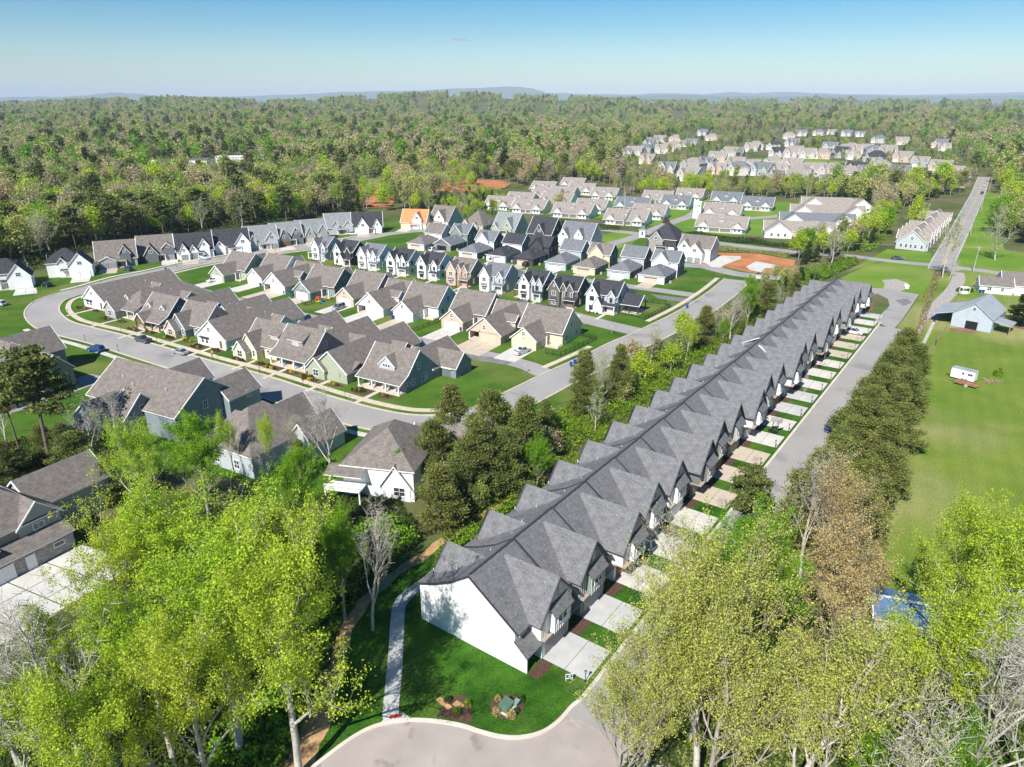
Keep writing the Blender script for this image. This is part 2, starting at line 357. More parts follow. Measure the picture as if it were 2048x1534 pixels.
sheet('field', [T(8, -13.6), T(70, -13.5), T(150, -13.5)] + g([(1787, 662), (1806, 640), (1831, 604), (1841, 588), (1862, 545), (1905, 540), (1925, 575), (1955, 560), (2300, 590), (2700, 900), (2900, 1534), (2000, 1534), (1780, 1700), (1400, 1900)]), .014, FIELD)
sheet('meadow', g([(1620, 582), (1690, 552), (1735, 530), (1790, 522), (1872, 533), (1862, 560), (1842, 592), (1740, 582), (1660, 590)]), .016, MEADOW)
sheet('meadow', g([(1690, 545), (1735, 520), (1775, 498), (1790, 500), (1862, 505), (1872, 527), (1770, 519)]), .014, MEADOW)
sheet('meadow', g([(1885, 520), (1960, 380), (2010, 395), (1985, 430), (2010, 500), (2300, 540), (2300, 600), (1955, 590), (1925, 575), (1900, 545)]), .013, MEADOW)
sheet('gravel_pad', g([(1764, 560), (1792, 558), (1816, 566), (1809, 580), (1790, 584), (1766, 577), (1770, 569)]), .024, GRAVEL)
sheet('clay_ground', g([(1395, 528), (1400, 517), (1440, 505), (1520, 508), (1590, 520), (1588, 535), (1560, 548), (1500, 545), (1440, 532)]), .022, DIRT)
sheet('clay_ground', g([(865, 384), (868, 366), (900, 359), (1000, 362), (1022, 369), (1010, 377), (940, 386)]), .5, DIRT)
sheet('clay_ground', g([(700, 402), (712, 378), (770, 378), (800, 392), (780, 415), (730, 418)]), .4, DIRT)
sheet('meadow', g([(712, 377), (716, 359), (758, 359), (764, 377)]), .5, MEADOW)
sheet('meadow', g([(1468, 318), (1620, 318), (1700, 324), (1690, 334), (1560, 337), (1462, 333)]), .5, MEADOW)
sheet('meadow', g([(1150, 402), (1300, 396), (1580, 404), (1640, 412), (1600, 470), (1400, 470), (1250, 440), (960, 420), (1000, 392)]), .012, MEADOW)
sheet('meadow', g([(1190, 472), (1240, 462), (1285, 468), (1262, 490), (1225, 500)]), .018, MEADOW)
sheet('meadow', g([(1405, 498), (1400, 484), (1500, 490), (1590, 506), (1570, 515), (1500, 502)]), .018, MEADOW)
_pp = smooth(g([(590, 1590), (640, 1460), (668, 1370), (684, 1290), (716, 1222), (775, 1160), (855, 1106), (930, 1050), (1005, 1003), (1070, 965), (1130, 925)]), 4)
_L = offs(_pp, .0); _n = len(_pp)
sheet('dirt_path', [offs(_pp, -.75 - .25 * math.sin(i * 1.7))[i] for i in range(_n)] + [offs(_pp, .7 + (1.6 if i < 10 else .3) * (1 - i / _n) + .2 * math.sin(i * 2.3))[i] for i in range(_n - 1, -1, -1)], .022, SAND)
sheet('bare_soil', g([(1950, 760), (1995, 752), (2010, 768), (1970, 778)]), .02, SOIL) if 0 else None
sheet('bare_soil', g([(2000, 640), (2048, 636), (2080, 650), (2060, 662), (2012, 652)]), .02, SOIL)
sheet('bare_soil', g([(1897, 657), (1925, 655), (1962, 664), (1950, 668), (1905, 664)]), .02, SOIL)

# ---------------------------------------------------------------- roads, kerbs, walks
def road(name, px, width, m=ASPH, z=.03, kerb=(1, 1), world=False, step=5):
    pts = smooth(px if world else g(px), step); b = MB(); strip(b, pts, width / 2, -width / 2, z, m)
    tag(b.build(name), kind='structure')
    if any(kerb):
        b = MB()
        if kerb[0]: strip(b, pts, width / 2 + .45, width / 2, .13, KERB, 0)
        if kerb[1]: strip(b, pts, -width / 2, -width / 2 - .45, .13, KERB, 0)
        tag(b.build('kerb'), kind='structure')
    return pts
LOOP = road('road', [(760, 470), (680, 485), (600, 496), (520, 506), (440, 519), (380, 530), (310, 546), (245, 559), (180, 578), (131, 590), (96, 604), (84, 625), (105, 648), (148, 662), (212, 678), (300, 705), (400, 735), (500, 763), (620, 803), (720, 832), (810, 848), (900, 847), (965, 832), (1020, 806), (1070, 781), (1119, 756), (1200, 718), (1250, 692), (1305, 668), (1388, 625), (1440, 590), (1475, 560)], 8.6, z=.03, kerb=(1, 1))
road('road', [(760, 470), (830, 462), (900, 462), (960, 470), (1050, 486), (1180, 512), (1300, 528), (1400, 532), (1475, 548), (1560, 556)], 7.5, z=.034, kerb=(0, 0))
road('alley', [V(*p) for p in [(-122, 41), (-105, 37.5), (-80, 35), (-50, 33.5), (-20, 32.6), (0, 32.2), (24, 31), (33, 28)]], 5.6, world=True, z=.038, kerb=(0, 0))
road('alley', [V(*p) for p in [(-90, 124), (-60, 119), (-20, 118), (20, 117.5), (42, 117)]], 5.6, world=True, z=.038, kerb=(0, 0))
road('road', [(1120, 624), (1180, 641), (1250, 658), (1290, 667)], 7, z=.042, kerb=(0, 0))
road('road', [(1165, 455), (1230, 462), (1300, 470), (1400, 482), (1500, 494), (1620, 508)], 7, z=.036, kerb=(0, 0))
road('road', [(1185, 505), (1225, 488), (1270, 474), (1330, 450), (1380, 432), (1400, 418)], 6.5, z=.04, kerb=(0, 0))
road('road', [(1400, 455), (1470, 440), (1560, 432), (1600, 425), (1605, 408)], 6.5, z=.032, kerb=(0, 0))
MAIN = road('main_road', [(1968, 354), (1965, 362), (1957, 385), (1945, 410), (1925, 450), (1906, 486), (1888, 520), (1880, 540)], 8.6, z=.034, kerb=(0, 0))
road('cross_road', [(1640, 508), (1700, 512), (1770, 521), (1830, 527), (1885, 532), (1960, 541), (2060, 556)], 6.2, z=.036, kerb=(0, 0))
sheet('main_road', g([(1860, 531), (1880, 505), (1898, 480), (1914, 485), (1908, 520), (1925, 540), (1900, 545)]), .04, ASPH)
road('lane', [(1915, 545), (1917, 560), (1905, 580), (1882, 605), (1868, 622), (1858, 642)], 4.2, m=GRAVEL, z=.05, kerb=(0, 0))
TRK = plain('wheel_track', (.45, .4, .34), 1, .2, 1)
b = MB(); pts = smooth(g([(1860, 640), (1846, 668), (1830, 700), (1812, 738), (1796, 775)])); strip(b, pts, 1.6, .75, .05, TRK); strip(b, pts, -.75, -1.6, .05, TRK); tag(b.build('wheel_tracks'), kind='structure')
road('road', [(-80, 842), (0, 820), (60, 803), (130, 778), (200, 752)], 7, z=.033, kerb=(0, 0))
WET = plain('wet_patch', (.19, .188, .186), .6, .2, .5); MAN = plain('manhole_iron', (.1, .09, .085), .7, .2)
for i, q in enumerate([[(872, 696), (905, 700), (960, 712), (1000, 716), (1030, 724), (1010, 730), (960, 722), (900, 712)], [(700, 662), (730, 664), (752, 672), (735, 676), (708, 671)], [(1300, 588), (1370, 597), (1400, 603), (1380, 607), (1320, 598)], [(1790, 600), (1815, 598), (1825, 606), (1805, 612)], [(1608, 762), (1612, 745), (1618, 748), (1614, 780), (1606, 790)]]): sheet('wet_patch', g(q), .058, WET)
for q in [(1060, 722), (1300, 670), (520, 742), (1055, 752), (1135, 778), (980, 800)]:
    c = G(*q); sheet('manhole_cover', [(c[0] + .4 * math.cos(k * .785), c[1] + .4 * math.sin(k * .785)) for k in range(8)], .062, MAN)
YEL = plain('road_paint_yellow', (.62, .42, .08), .8, .15); WHT = plain('road_paint_white', (.7, .7, .68), .8, .1)
b = MB(); strip(b, MAIN, .28, .14, .046, YEL); strip(b, MAIN, -.14, -.28, .046, YEL); tag(b.build('road_marking'), kind='structure')
b = MB(); strip(b, MAIN, 4.1, 3.95, .046, WHT); strip(b, MAIN, -3.95, -4.1, .046, WHT); tag(b.build('road_marking'), kind='structure')
# townhouse street and the rounded end
b = MB(); TS = [T(x, -9.9) for x in (-2, 30, 60, 90, 120, 150, 168)]; strip(b, TS, 3.4, -3.4, .03, ASPH); tag(b.build('road'), kind='structure')
sheet('road', g([(1748, 642), (1779, 612), (1776, 598), (1752, 586), (1722, 582), (1724, 576), (1770, 577), (1838, 589), (1828, 604), (1804, 640), (1786, 660)]), .036, ASPH)
HOOK = [T(40, -6.5), T(10, -6.5), T(1.6, -6.6)] + g([(1140, 1412), (1115, 1440), (1082, 1462), (1040, 1472), (1000, 1470), (960, 1460), (930, 1450), (890, 1442), (850, 1438), (812, 1438), (770, 1444), (730, 1458), (690, 1482), (650, 1512), (610, 1545), (560, 1600)])
HK = smooth(HOOK, 5)
cs = g([(560, 1600), (700, 1800), (1100, 1900), (1500, 1750)])
sheet('road', HK + cs + [T(1, -13.3), T(40, -13.3)], .026, ASPHP)
b = MB(); strip(b, HK, .45, 0, .14, KERBL, 0); strip(b, [T(x, -6.5) for x in range(172, 39, -6)], .45, 0, .14, KERBL, 0)
tag(b.build('kerb'), kind='structure')
# long walk beside the front street, walks, made of slabs
def walk(name, pts, d0, d1, m=CONCW, step=1.6, gap=.03):
    q = resample(pts, step); L = offs(q, d0); Rr = offs(q, d1); b = MB()
    for i in range(len(q) - 1):
        def lerp(a, c, t): return (a[0] + (c[0] - a[0]) * t, a[1] + (c[1] - a[1]) * t)
        t0 = gap / step; a, c = lerp(L[i], L[i + 1], t0), L[i + 1]; e, f = Rr[i + 1], lerp(Rr[i], Rr[i + 1], t0); z = .13
        b.face([(*a, z), (*f, z), (*e, z), (*c, z)], m); b.face([(*a, 0), (*a, z), (*c, z), (*c, 0)], m); b.face([(*f, 0), (*e, 0), (*e, z), (*f, z)], m); b.face([(*f, 0), (*f, z), (*a, z), (*a, 0)], m)
    tag(b.build(name), kind='structure')
inner = LOOP[12 * 5:]; 
walk('pavement', LOOP[5 * 1:22 * 5], 6.2, 7.7)
walk('pavement', LOOP[25 * 5 + 1:26 * 5 + 4], 6.2, 7.7)
walk('pavement', LOOP[28 * 5 + 2:], 6.2, 7.7)
walk('pavement', LOOP[0:9 * 5], -6.2, -7.6, CONC)
walk('pavement', LOOP[12 * 5:20 * 5], -6.2, -7.6, CONC)
SW = smooth(g([(788, 1448), (781, 1430), (790, 1330), (797, 1220), (812, 1193), (850, 1165), (905, 1120)]), 5)
SWr = resample(SW, 1.35); SL = offs(SWr, .85); SR = offs(SWr, -.85)
pv = empty('pavement', (0, 0, 0)); tag(pv, kind='structure')
REDP = plain('tactile_red', (.45, .05, .035), .8, .15, 6)
for i in range(len(SWr) - 1):
    b = MB(); a, c, e, f = SL[i], SL[i + 1], SR[i + 1], SR[i]
    k = .02; a = (a[0] + (c[0] - a[0]) * k, a[1] + (c[1] - a[1]) * k); f = (f[0] + (e[0] - f[0]) * k, f[1] + (e[1] - f[1]) * k); z = .1
    b.face([(*a, z), (*f, z), (*e, z), (*c, z)], CONCG); b.face([(*a, 0), (*a, z), (*c, z), (*c, 0)], CONCG); b.face([(*f, 0), (*e, 0), (*e, z), (*f, z)], CONCG); b.face([(*f, 0), (*f, z), (*a, z), (*a, 0)], CONCG)
    b.build('slab', pv)
b = MB(); q = g([(779, 1438), (803, 1436), (804, 1429), (780, 1431)]); b.face([(*p, .128) for p in q], REDP); b.face([(*q[0], .1), (*q[1], .1), (*q[1], .128), (*q[0], .128)], REDP)
tag(b.build('tactile_pad'), 'red tactile pad where the concrete walk meets the kerb', 'tactile paving')
sheet('pavement', g([(762, 1446), (776, 1428), (808, 1427), (826, 1442)]), .09, CONCG)

def slabs(name, corners, nx_, ny_, m, z=.07, kind='structure', label=None, gap=.02):
    """concrete apron: corners in order a,b,c,d; divided into slabs that are parts"""
    a, b_, c, d = [Vector((p[0], p[1])) for p in corners]
    r = empty(name, (a.x, a.y, 0)); tag(r, label, kind=kind)
    for i in range(nx_):
        for j in range(ny_):
            def P(s, t): q = (a * (1 - s) + b_ * s) * (1 - t) + (d * (1 - s) + c * s) * t; return (q.x - a.x, q.y - a.y)
            s0, s1, t0, t1 = i / nx_, (i + 1) / nx_ - gap / 2, j / ny_, (j + 1) / ny_ - gap / 2
            p = [P(s0, t0), P(s1, t0), P(s1, t1), P(s0, t1)]
            m_ = MB(); m_.face([(*q, z) for q in p], m)
            for k in range(4): q0, q1 = p[k], p[(k + 1) % 4]; m_.face([(*q0, 0), (*q1, 0), (*q1, z), (*q0, z)], m)
            m_.build('slab', r)
    return r
# ---------------------------------------------------------------- house kit
WIN = {}
def win_mesh(w, h, fr, nx_=2, ny_=2):
    k = (w, h, fr.name, nx_, ny_)
    if k in WIN: return WIN[k]
    b = MB(); t = .11; d = .07
    b.box(-w / 2 - t, -d, -t, w / 2 + t, 0, 0, fr); b.box(-w / 2 - t, -d, h, w / 2 + t, 0, h + t, fr)
    b.box(-w / 2 - t, -d, 0, -w / 2, 0, h, fr); b.box(w / 2, -d, 0, w / 2 + t, 0, h, fr)
    for i in range(1, nx_): x = -w / 2 + w * i / nx_; b.box(x - .035, -d * .8, 0, x + .035, 0, h, fr)
    for i in range(1, ny_): z = h * i / ny_; b.box(-w / 2, -d * .7, z - .03, w / 2, 0, z + .03, fr)
    f = b.mesh('window'); p = MB(); p.face([(-w / 2, -.02, 0), (w / 2, -.02, 0), (w / 2, -.02, h), (-w / 2, -.02, h)], GLASS)
    WIN[k] = (f, p.mesh('pane')); return WIN[k]
GD = {}
def gdoor_mesh(w, h, m, lites=True):
    k = (w, h, m.name, lites)
    if k in GD: return GD[k]
    b = MB(); nr, nc = 4, max(2, round(w / .65)); b.box(-w / 2, -.05, 0, w / 2, 0, h, m)
    for i in range(nr):
        for j in range(nc):
            x0 = -w / 2 + w * j / nc + .05; x1 = -w / 2 + w * (j + 1) / nc - .05; z0 = h * i / nr + .06; z1 = h * (i + 1) / nr - .06
            mm = GLASS if (lites and i == nr - 1) else m
            b.face([(x0, -.065, z0), (x1, -.065, z0), (x1, -.065, z1), (x0, -.065, z1)], mm)
    GD[k] = b.mesh('garage_door'); return GD[k]
FR = {'S': (0, 0, -1), 'E': (math.pi / 2, 1, 0), 'N': (math.pi, 0, 1), 'W': (-math.pi / 2, -1, 0)}
class House:
    def __init__(s, loc, rz, wall, roof, trim=TRIM, label=None, cat='house', group=None, name='house'):
        s.e = empty(name, loc, rz, label, cat, group); s.W = wall; s.Rf = roof; s.Tm = trim
        s.w = MB(); s.r = MB(); s.t = MB()
    def mp(s, ax, a, b, z): return (a, b, z) if ax == 'x' else (b, a, z)
    def prof(s, ax, a0, a1, P, wb0, wb1, z0=0, o=.4, wall=None, roof=None, gw=None, ends=(1, 1), oe=None):
        """roof swept along an axis over the profile P [(b,z)...] with walls below it between wb0 and wb1"""
        wall = wall or s.W; roof = roof or s.Rf; gw = gw or wall; th = .16
        oe = oe if oe is not None else (o, o); A0, A1 = a0 - oe[0], a1 + oe[1]
        for i in range(len(P) - 1):
            (b0, z_0), (b1, z_1) = P[i], P[i + 1]
            s.r.face([s.mp(ax, A0, b0, z_0), s.mp(ax, A1, b0, z_0), s.mp(ax, A1, b1, z_1), s.mp(ax, A0, b1, z_1)], roof)
            s.t.face([s.mp(ax, A0, b0, z_0 - th), s.mp(ax, A1, b0, z_0 - th), s.mp(ax, A1, b1, z_1 - th), s.mp(ax, A0, b1, z_1 - th)], s.Tm)
            for A in (A0, A1): s.t.face([s.mp(ax, A, b0, z_0 - th * 1.5), s.mp(ax, A, b0, z_0 + .02), s.mp(ax, A, b1, z_1 + .02), s.mp(ax, A, b1, z_1 - th * 1.5)], s.Tm)
            # bright rake board on the wall edge
            for A, q in ((A0, 1), (A1, -1)):
                s.t.face([s.mp(ax, A, b0, z_0 + .02), s.mp(ax, A + q * .14, b0, z_0 + .02), s.mp(ax, A + q * .14, b1, z_1 + .02), s.mp(ax, A, b1, z_1 + .02)], s.Tm)
        for (bb, zz) in (P[0], P[-1]): s.t.face([s.mp(ax, A0, bb, zz - th), s.mp(ax, A1, bb, zz - th), s.mp(ax, A1, bb, zz), s.mp(ax, A0, bb, zz)], s.Tm)
        def zat(b):
            for i in range(len(P) - 1):
                (b0, z_0), (b1, z_1) = P[i], P[i + 1]
                if min(b0, b1) - 1e-6 <= b <= max(b0, b1) + 1e-6: return z_0 + (z_1 - z_0) * (b - b0) / (b1 - b0) - th
            return P[0][1]
        inner = [(b, z - th) for b, z in P if wb0 + .01 < b < wb1 - .01]
        top = [(wb0, zat(wb0))] + inner + [(wb1, zat(wb1))]
        for k, A in enumerate((a0, a1)):
            if ends[k]:
                zl = min(top[0][1], top[-1][1])
                s.w.face([s.mp(ax, A, wb0, z0), s.mp(ax, A, wb1, z0), s.mp(ax, A, wb1, zl), s.mp(ax, A, wb0, zl)], wall)
                # gable part as a fan of quads between the profile points
                for i in range(len(top) - 1):
                    (b0, z_0), (b1, z_1) = top[i], top[i + 1]
                    q = [s.mp(ax, A, b0, zl), s.mp(ax, A, b1, zl), s.mp(ax, A, b1, z_1), s.mp(ax, A, b0, z_0)]
                    if z_0 - zl < 1e-4: q = q[:3]
                    elif z_1 - zl < 1e-4: q = [q[0], q[1], q[3]]
                    s.w.face(q, gw)
        for b in (wb0, wb1):
            s.w.face([s.mp(ax, a0, b, z0), s.mp(ax, a1, b, z0), s.mp(ax, a1, b, zat(b)), s.mp(ax, a0, b, zat(b))], wall)
    def gab(s, ax, a0, a1, b0, b1, ze, zr, z0=0, o=.4, **k):
        m = (b0 + b1) / 2; p = (zr - ze) / (m - b0)
        s.prof(ax, a0, a1, [(b0 - o, ze - o * p), (m, zr), (b1 + o, ze - o * p)], b0, b1, z0, o, **k)
    def hip(s, x0, x1, y0, y1, ze, rise, z0=0, o=.4, wall=None, roof=None):
        wall = wall or s.W; roof = roof or s.Rf
        s.w.box(x0, y0, z0, x1, y1, ze, wall, nob=True)
        X0, X1, Y0, Y1 = x0 - o, x1 + o, y0 - o, y1 + o
        c = [(X0, Y0, ze), (X1, Y0, ze), (X1, Y1, ze), (X0, Y1, ze)]
        if X1 - X0 < Y1 - Y0:
            h = (X1 - X0) / 2; xm = (X0 + X1) / 2; a, b = (xm, Y0 + h * .9, ze + rise), (xm, Y1 - h * .9, ze + rise)
            F = [[c[0], c[1], a], [c[1], c[2], b, a], [c[2], c[3], b], [c[3], c[0], a, b]]
        else:
            h = (Y1 - Y0) / 2; ym = (Y0 + Y1) / 2; a, b = (X0 + h * .9, ym, ze + rise), (X1 - h * .9, ym, ze + rise)
            F = [[c[0], c[1], b, a], [c[1], c[2], b], [c[2], c[3], a, b], [c[3], c[0], a]]
        for f in F: s.r.face(f, roof)
        s.t.box(X0, Y0, ze - .2, X1, Y1, ze - .01, s.Tm)
    def shed(s, ax, a0, a1, b0, z_0, b1, z_1, roof=None):
        """lean-to roof"""
        roof = roof or s.Rf; th = .14
        s.r.face([s.mp(ax, a0, b0, z_0), s.mp(ax, a1, b0, z_0), s.mp(ax, a1, b1, z_1), s.mp(ax, a0, b1, z_1)], roof)
        s.t.face([s.mp(ax, a0, b0, z_0 - th), s.mp(ax, a1, b0, z_0 - th), s.mp(ax, a1, b1, z_1 - th), s.mp(ax, a0, b1, z_1 - th)], s.Tm)
        for A in (a0, a1): s.t.face([s.mp(ax, A, b0, z_0 - th), s.mp(ax, A, b1, z_1 - th), s.mp(ax, A, b1, z_1), s.mp(ax, A, b0, z_0)], s.Tm)
        for bb, zz in ((b0, z_0), (b1, z_1)): s.t.face([s.mp(ax, a0, bb, zz - th), s.mp(ax, a1, bb, zz - th), s.mp(ax, a1, bb, zz), s.mp(ax, a0, bb, zz)], s.Tm)
    def win(s, f, a, plane, z, w=.9, h=1.4, nx_=1, ny_=2, fr=None, rz=None):
        me, pm = win_mesh(w, h, fr or TRIM, nx_, ny_); r, dx, dy = FR[f]
        loc = (a, plane, z) if f in 'SN' else (plane, a, z); loc = (loc[0] + dx * .02, loc[1] + dy * .02, z)
        o = link('window', me, s.e, loc, r); link('pane', pm, o); return o
    def gdoor(s, f, a, plane, w=4.9, h=2.15, m=None, lites=False):
        r, dx, dy = FR[f]; loc = (a, plane, 0) if f in 'SN' else (plane, a, 0); loc = (loc[0] + dx * .03, loc[1] + dy * .03, .02)
        return link('garage_door', gdoor_mesh(w, h, m or TRIM, lites), s.e, loc, r)
    def door(s, f, a, plane, m=TRIMB, z=.15):
        r, dx, dy = FR[f]; b = MB(); b.box(-.5, -.05, 0, .5, 0, 2.1, m); b.box(-.6, -.03, 0, .6, -.0, 2.22, TRIM)
        b.box(.34, -.1, 1, .4, -.05, 1.1, BLACKM)
        loc = (a, plane, z) if f in 'SN' else (plane, a, z); o = b.build('door', s.e, (loc[0] + dx * .03, loc[1] + dy * .03, z), r); return o
    def porch(s, x0, y0, x1, y1, posts, h=2.5, slab=.25, post=None, w=.28):
        b = MB(); b.box(x0, y0, 0, x1, y1, slab, CONCW); b.build('porch_floor', s.e)
        for (x, y) in posts:
            b = MB(); b.box(x - w / 2, y - w / 2, slab, x + w / 2, y + w / 2, h, post or TRIM); b.box(x - w * .7, y - w * .7, slab, x + w * .7, y + w * .7, slab + .25, post or TRIM); b.build('porch_post', s.e)
    def dormer(s, x, y0, y1, w, ze, zr, z0, n=3, wall=None, ww=.5):
        s.gab('y', y0, y1, x - w / 2, x + w / 2, ze, zr, z0, .25, wall=wall, ends=(1, 0), oe=(.25, 0))
        for i in range(n): s.win('S', x + (i - (n - 1) / 2) * (ww + .18), y0, z0 + (ze - z0) * .25 + .35, ww, .7, 1, 1)
    def sdormer(s, x0, x1, y0, zt, y1, z1, zb, n=3):
        """shed dormer"""
        s.shed('x', x0 - .25, x1 + .25, y0 - .35, zt, y1, z1); s.w.face([(x0, y0, zb), (x1, y0, zb), (x1, y0, zt), (x0, y0, zt)], s.W)
        for x in (x0, x1): s.w.face([(x, y0, zb), (x, y0, zt), (x, y1, z1 - .14)], s.W)
        for i in range(n): s.win('S', (x0 + x1) / 2 + (i - (n - 1) / 2) * .75, y0, zb + .35, .5, .6, 2, 2)
    def vents(s, pts):
        for p in pts:
            b = MB(); b.tube((0, 0, -.1), (0, 0, .45), .07, .07, 6, TRIM, True); b.tube((0, 0, .45), (0, 0, .5), .11, .09, 6, TRIMG, True); b.build('roof_vent', s.e, p)
    def done(s):
        if s.w.n: s.w.build('wall', s.e)
        if s.r.n: s.r.build('roof', s.e)
        if s.t.n: s.t.build('trim', s.e)
        return s.e

# ---------------------------------------------------------------- townhouse row
ROWW = [W_WHITE, W_WHITE, W_DGREY, W_GREEN, W_WHITE, W_GREY, W_WHITE, W_DGREY]
ordn = 'first second third fourth fifth sixth seventh eighth ninth tenth eleventh twelfth thirteenth fourteenth fifteenth sixteenth seventeenth eighteenth nineteenth twentieth twenty-first twenty-second'.split()
NU = 21; UX = [i * 8.75 if i < 9 else 78.75 + (i - 9) * 8.5 for i in range(NU + 1)]
TBATT = plain('batten_board', (.74, .75, .75), .7, .04); BAYT = plain('band_wood', (.38, .3, .24), .8, .15)
GDG = plain('garage_door_grey', (.26, .27, .28), .6, .06); STW = plain('party_strip', (.7, .7, .68), .7, .04)
for i in range(NU):
    x0 = UX[i]; W_ = UX[i + 1] - x0; ty = i % 3; wall = W_WHITE if i == 0 else ROWW[(i * 3) % 8]; dz = (.12 if i % 2 else 0) - (.02 * i)
    lab = ('white end townhouse with the plain white wall facing the near lawn' if i == 0 else
           'last townhouse of the row beside the far turning area' if i == NU - 1 else
           '%s townhouse of the long dark-roofed row, counted from the white end wall' % ordn[i])
    h = House((*T(x0, 0), 0), TA, wall, R_GREY, TRIMD, lab, 'townhouse', 'townhouses in the long row', 'townhouse')
    e0 = .25 if i == 0 else -.02; e1 = .25 if i == NU - 1 else -.02
    zr = 10 + dz
    h.prof('x', 0, W_, [(1.1, 5.0 + dz), (8.1, zr), (10.9, 7.95 + dz), (13.6, 6.5 + dz), (16.3, 5.4 + dz)], 1.7, 15.9, ends=(1, 1 if i == NU - 1 else 0), oe=(e0, e1), wall=wall, o=0)
    # dark ridge cap and party line
    h.t.beam((0, 8.1, zr + .03), (W_, 8.1, zr + .03), .28, .08, TRIMD)
    h.t.beam((W_ - .02, 1.0, 5.02 + dz), (W_ - .02, 8.1, zr + .04), .16, .14, TRIMD)
    pk = 6.0 if ty == 0 else 5.75 if ty == 1 else 6.2
    yf = 0 if ty < 2 else -1.2; gw = 3.55 if ty != 1 else 3.3; zg = 9.75 + dz
    # front gable
    h.prof('y', yf, 7.6, [(pk - gw - .45, zg - (gw + .45) * 1.17), (pk, zg), (pk + gw + .45, zg - (gw + .45) * 1.17)], pk - gw + .25, pk + gw - .25, z0=2.7, o=.4, ends=(1, 0), oe=(.45, 0), wall=wall)
    # rear gable
    h.prof('y', 8.6, 15.9, [(5 - 2.9, 5.9 + dz), (5, 8.9 + dz), (5 + 2.9, 5.9 + dz)], 5 - 2.5, 5 + 2.5, z0=2.7, o=.3, ends=(0, 1), oe=(0, -.25), wall=wall)
    # ground floor
    h.w.box(2.95, 0, 0, W_ - .05, 1.75, 2.72, wall, nob=True)
    h.shed('x', -.05 if i else -.25, 3.1, -.15, 2.35, 1.72, 3.95); h.w.box(0, 0.05, 0, .16, 1.72, 2.3, wall)
    h.w.face([(0, 0.05, 2.3), (0, 1.72, 2.3), (0, 1.72, 3.8)], wall)
    b = MB(); b.box(2.8, yf - .5, 2.7, W_ - .05, .02, 2.86, BAYT); b.build('belt_band', h.e)
    if yf < 0: h.w.box(3.2, yf, 2.86, 3.4, 0, 5.0, wall); h.w.box(W_ - .45, yf, 2.86, W_ - .25, 0, 5.0, wall)
    # bay with its own little roof
    b0, b1 = pk - 1.6, pk + 1.75
    h.w.box(b0, yf - .75, 3.0, b1, yf, 5.6, wall); h.shed('x', b0 - .3, b1 + .3, yf - 1.15, 5.45, yf + .02, 6.65)
    for k in range(9):
        xx = b0 + (b1 - b0) * k / 8; h.t.box(xx - .03, yf - .8, 2.9, xx + .03, yf - .75, 4.0 if k not in (0, 8) else 5.4, TBATT)
    for k in range(12):
        xx = pk - gw + .5 + (2 * gw - 1) * k / 11; zt = 9.3 + dz - abs(xx - pk) * 1.28
        h.t.box(xx - .03, yf - .03, 2.9, xx + .03, yf - .001, max(zt, 5.2), TBATT if i % 4 < 2 else TRIMG)
    h.win('S', pk - .45, yf - .75, 4.0, .8, 1.3, 1, 2); h.win('S', pk + .55, yf - .75, 4.0, .8, 1.3, 1, 2)
    h.win('S', 1.5, 1.7, 3.95, 1.3, 1.0, 2, 2); h.win('S', pk, yf, 7.1, .55, .9, 1, 2)
    h.gdoor('S', 6.0, 0, 4.9, 2.2, [TRIM, GDG, TRIMB, GDG][i % 4] if i else GDG, i % 2 == 0); h.door('S', 1.5, 1.7, TRIMD)
    h.win('N', 2.4, 15.9, .9, .9, 1.5); h.win('N', 6.2, 15.9, .9, .9, 1.5)
    h.vents([(6.6, 11.4, 7.45 + dz), (2.6, 10.2, 8.1 + dz)] if i % 2 else [(7.2, 10.5, 7.95 + dz), (3.1, 12.6, 6.8 + dz)])
    h.done()
    x = x0
    dm = [CONCG, CONCG, CONC, CONC, CONC, CONCT, CONCT, CONCT, CONC, CONC][i % 10]
    slabs('driveway', [T(x + 3.05, -.05), T(x + W_ - .1, -.05), T(x + W_ - .1, -6.05), T(x + 3.05, -6.05)], 2, 2, dm)
    b = MB(); q = [T(x + 3.0, -.05), T(x + 3.0, -1.5), T(x + 2.1, -1.7), T(x - .05, -1.5), T(x - .05, -.05)]
    b.face([(*p, .05) for p in q], MULCH); tag(b.build('mulch_bed'), kind='structure')
b = MB(); x = UX[12] + 4; b.beam(tuple(T(x, 9.4)) + (9.2,), tuple(T(x, 15.2)) + (6.15,), .75, .12, STW); tag(b.build('roofing_strip'), 'white underlay strip on the rear slope of the townhouse roof', 'roof underlay')
b = MB(); x = UX[11] + 5.5; b.beam(tuple(T(x, 7.4)) + (9.72,), tuple(T(x + .3, 1.5)) + (5.62,), .75, .12, STW); tag(b.build('roofing_strip'), 'white underlay strip on the front slope of the townhouse roof', 'roof underlay')

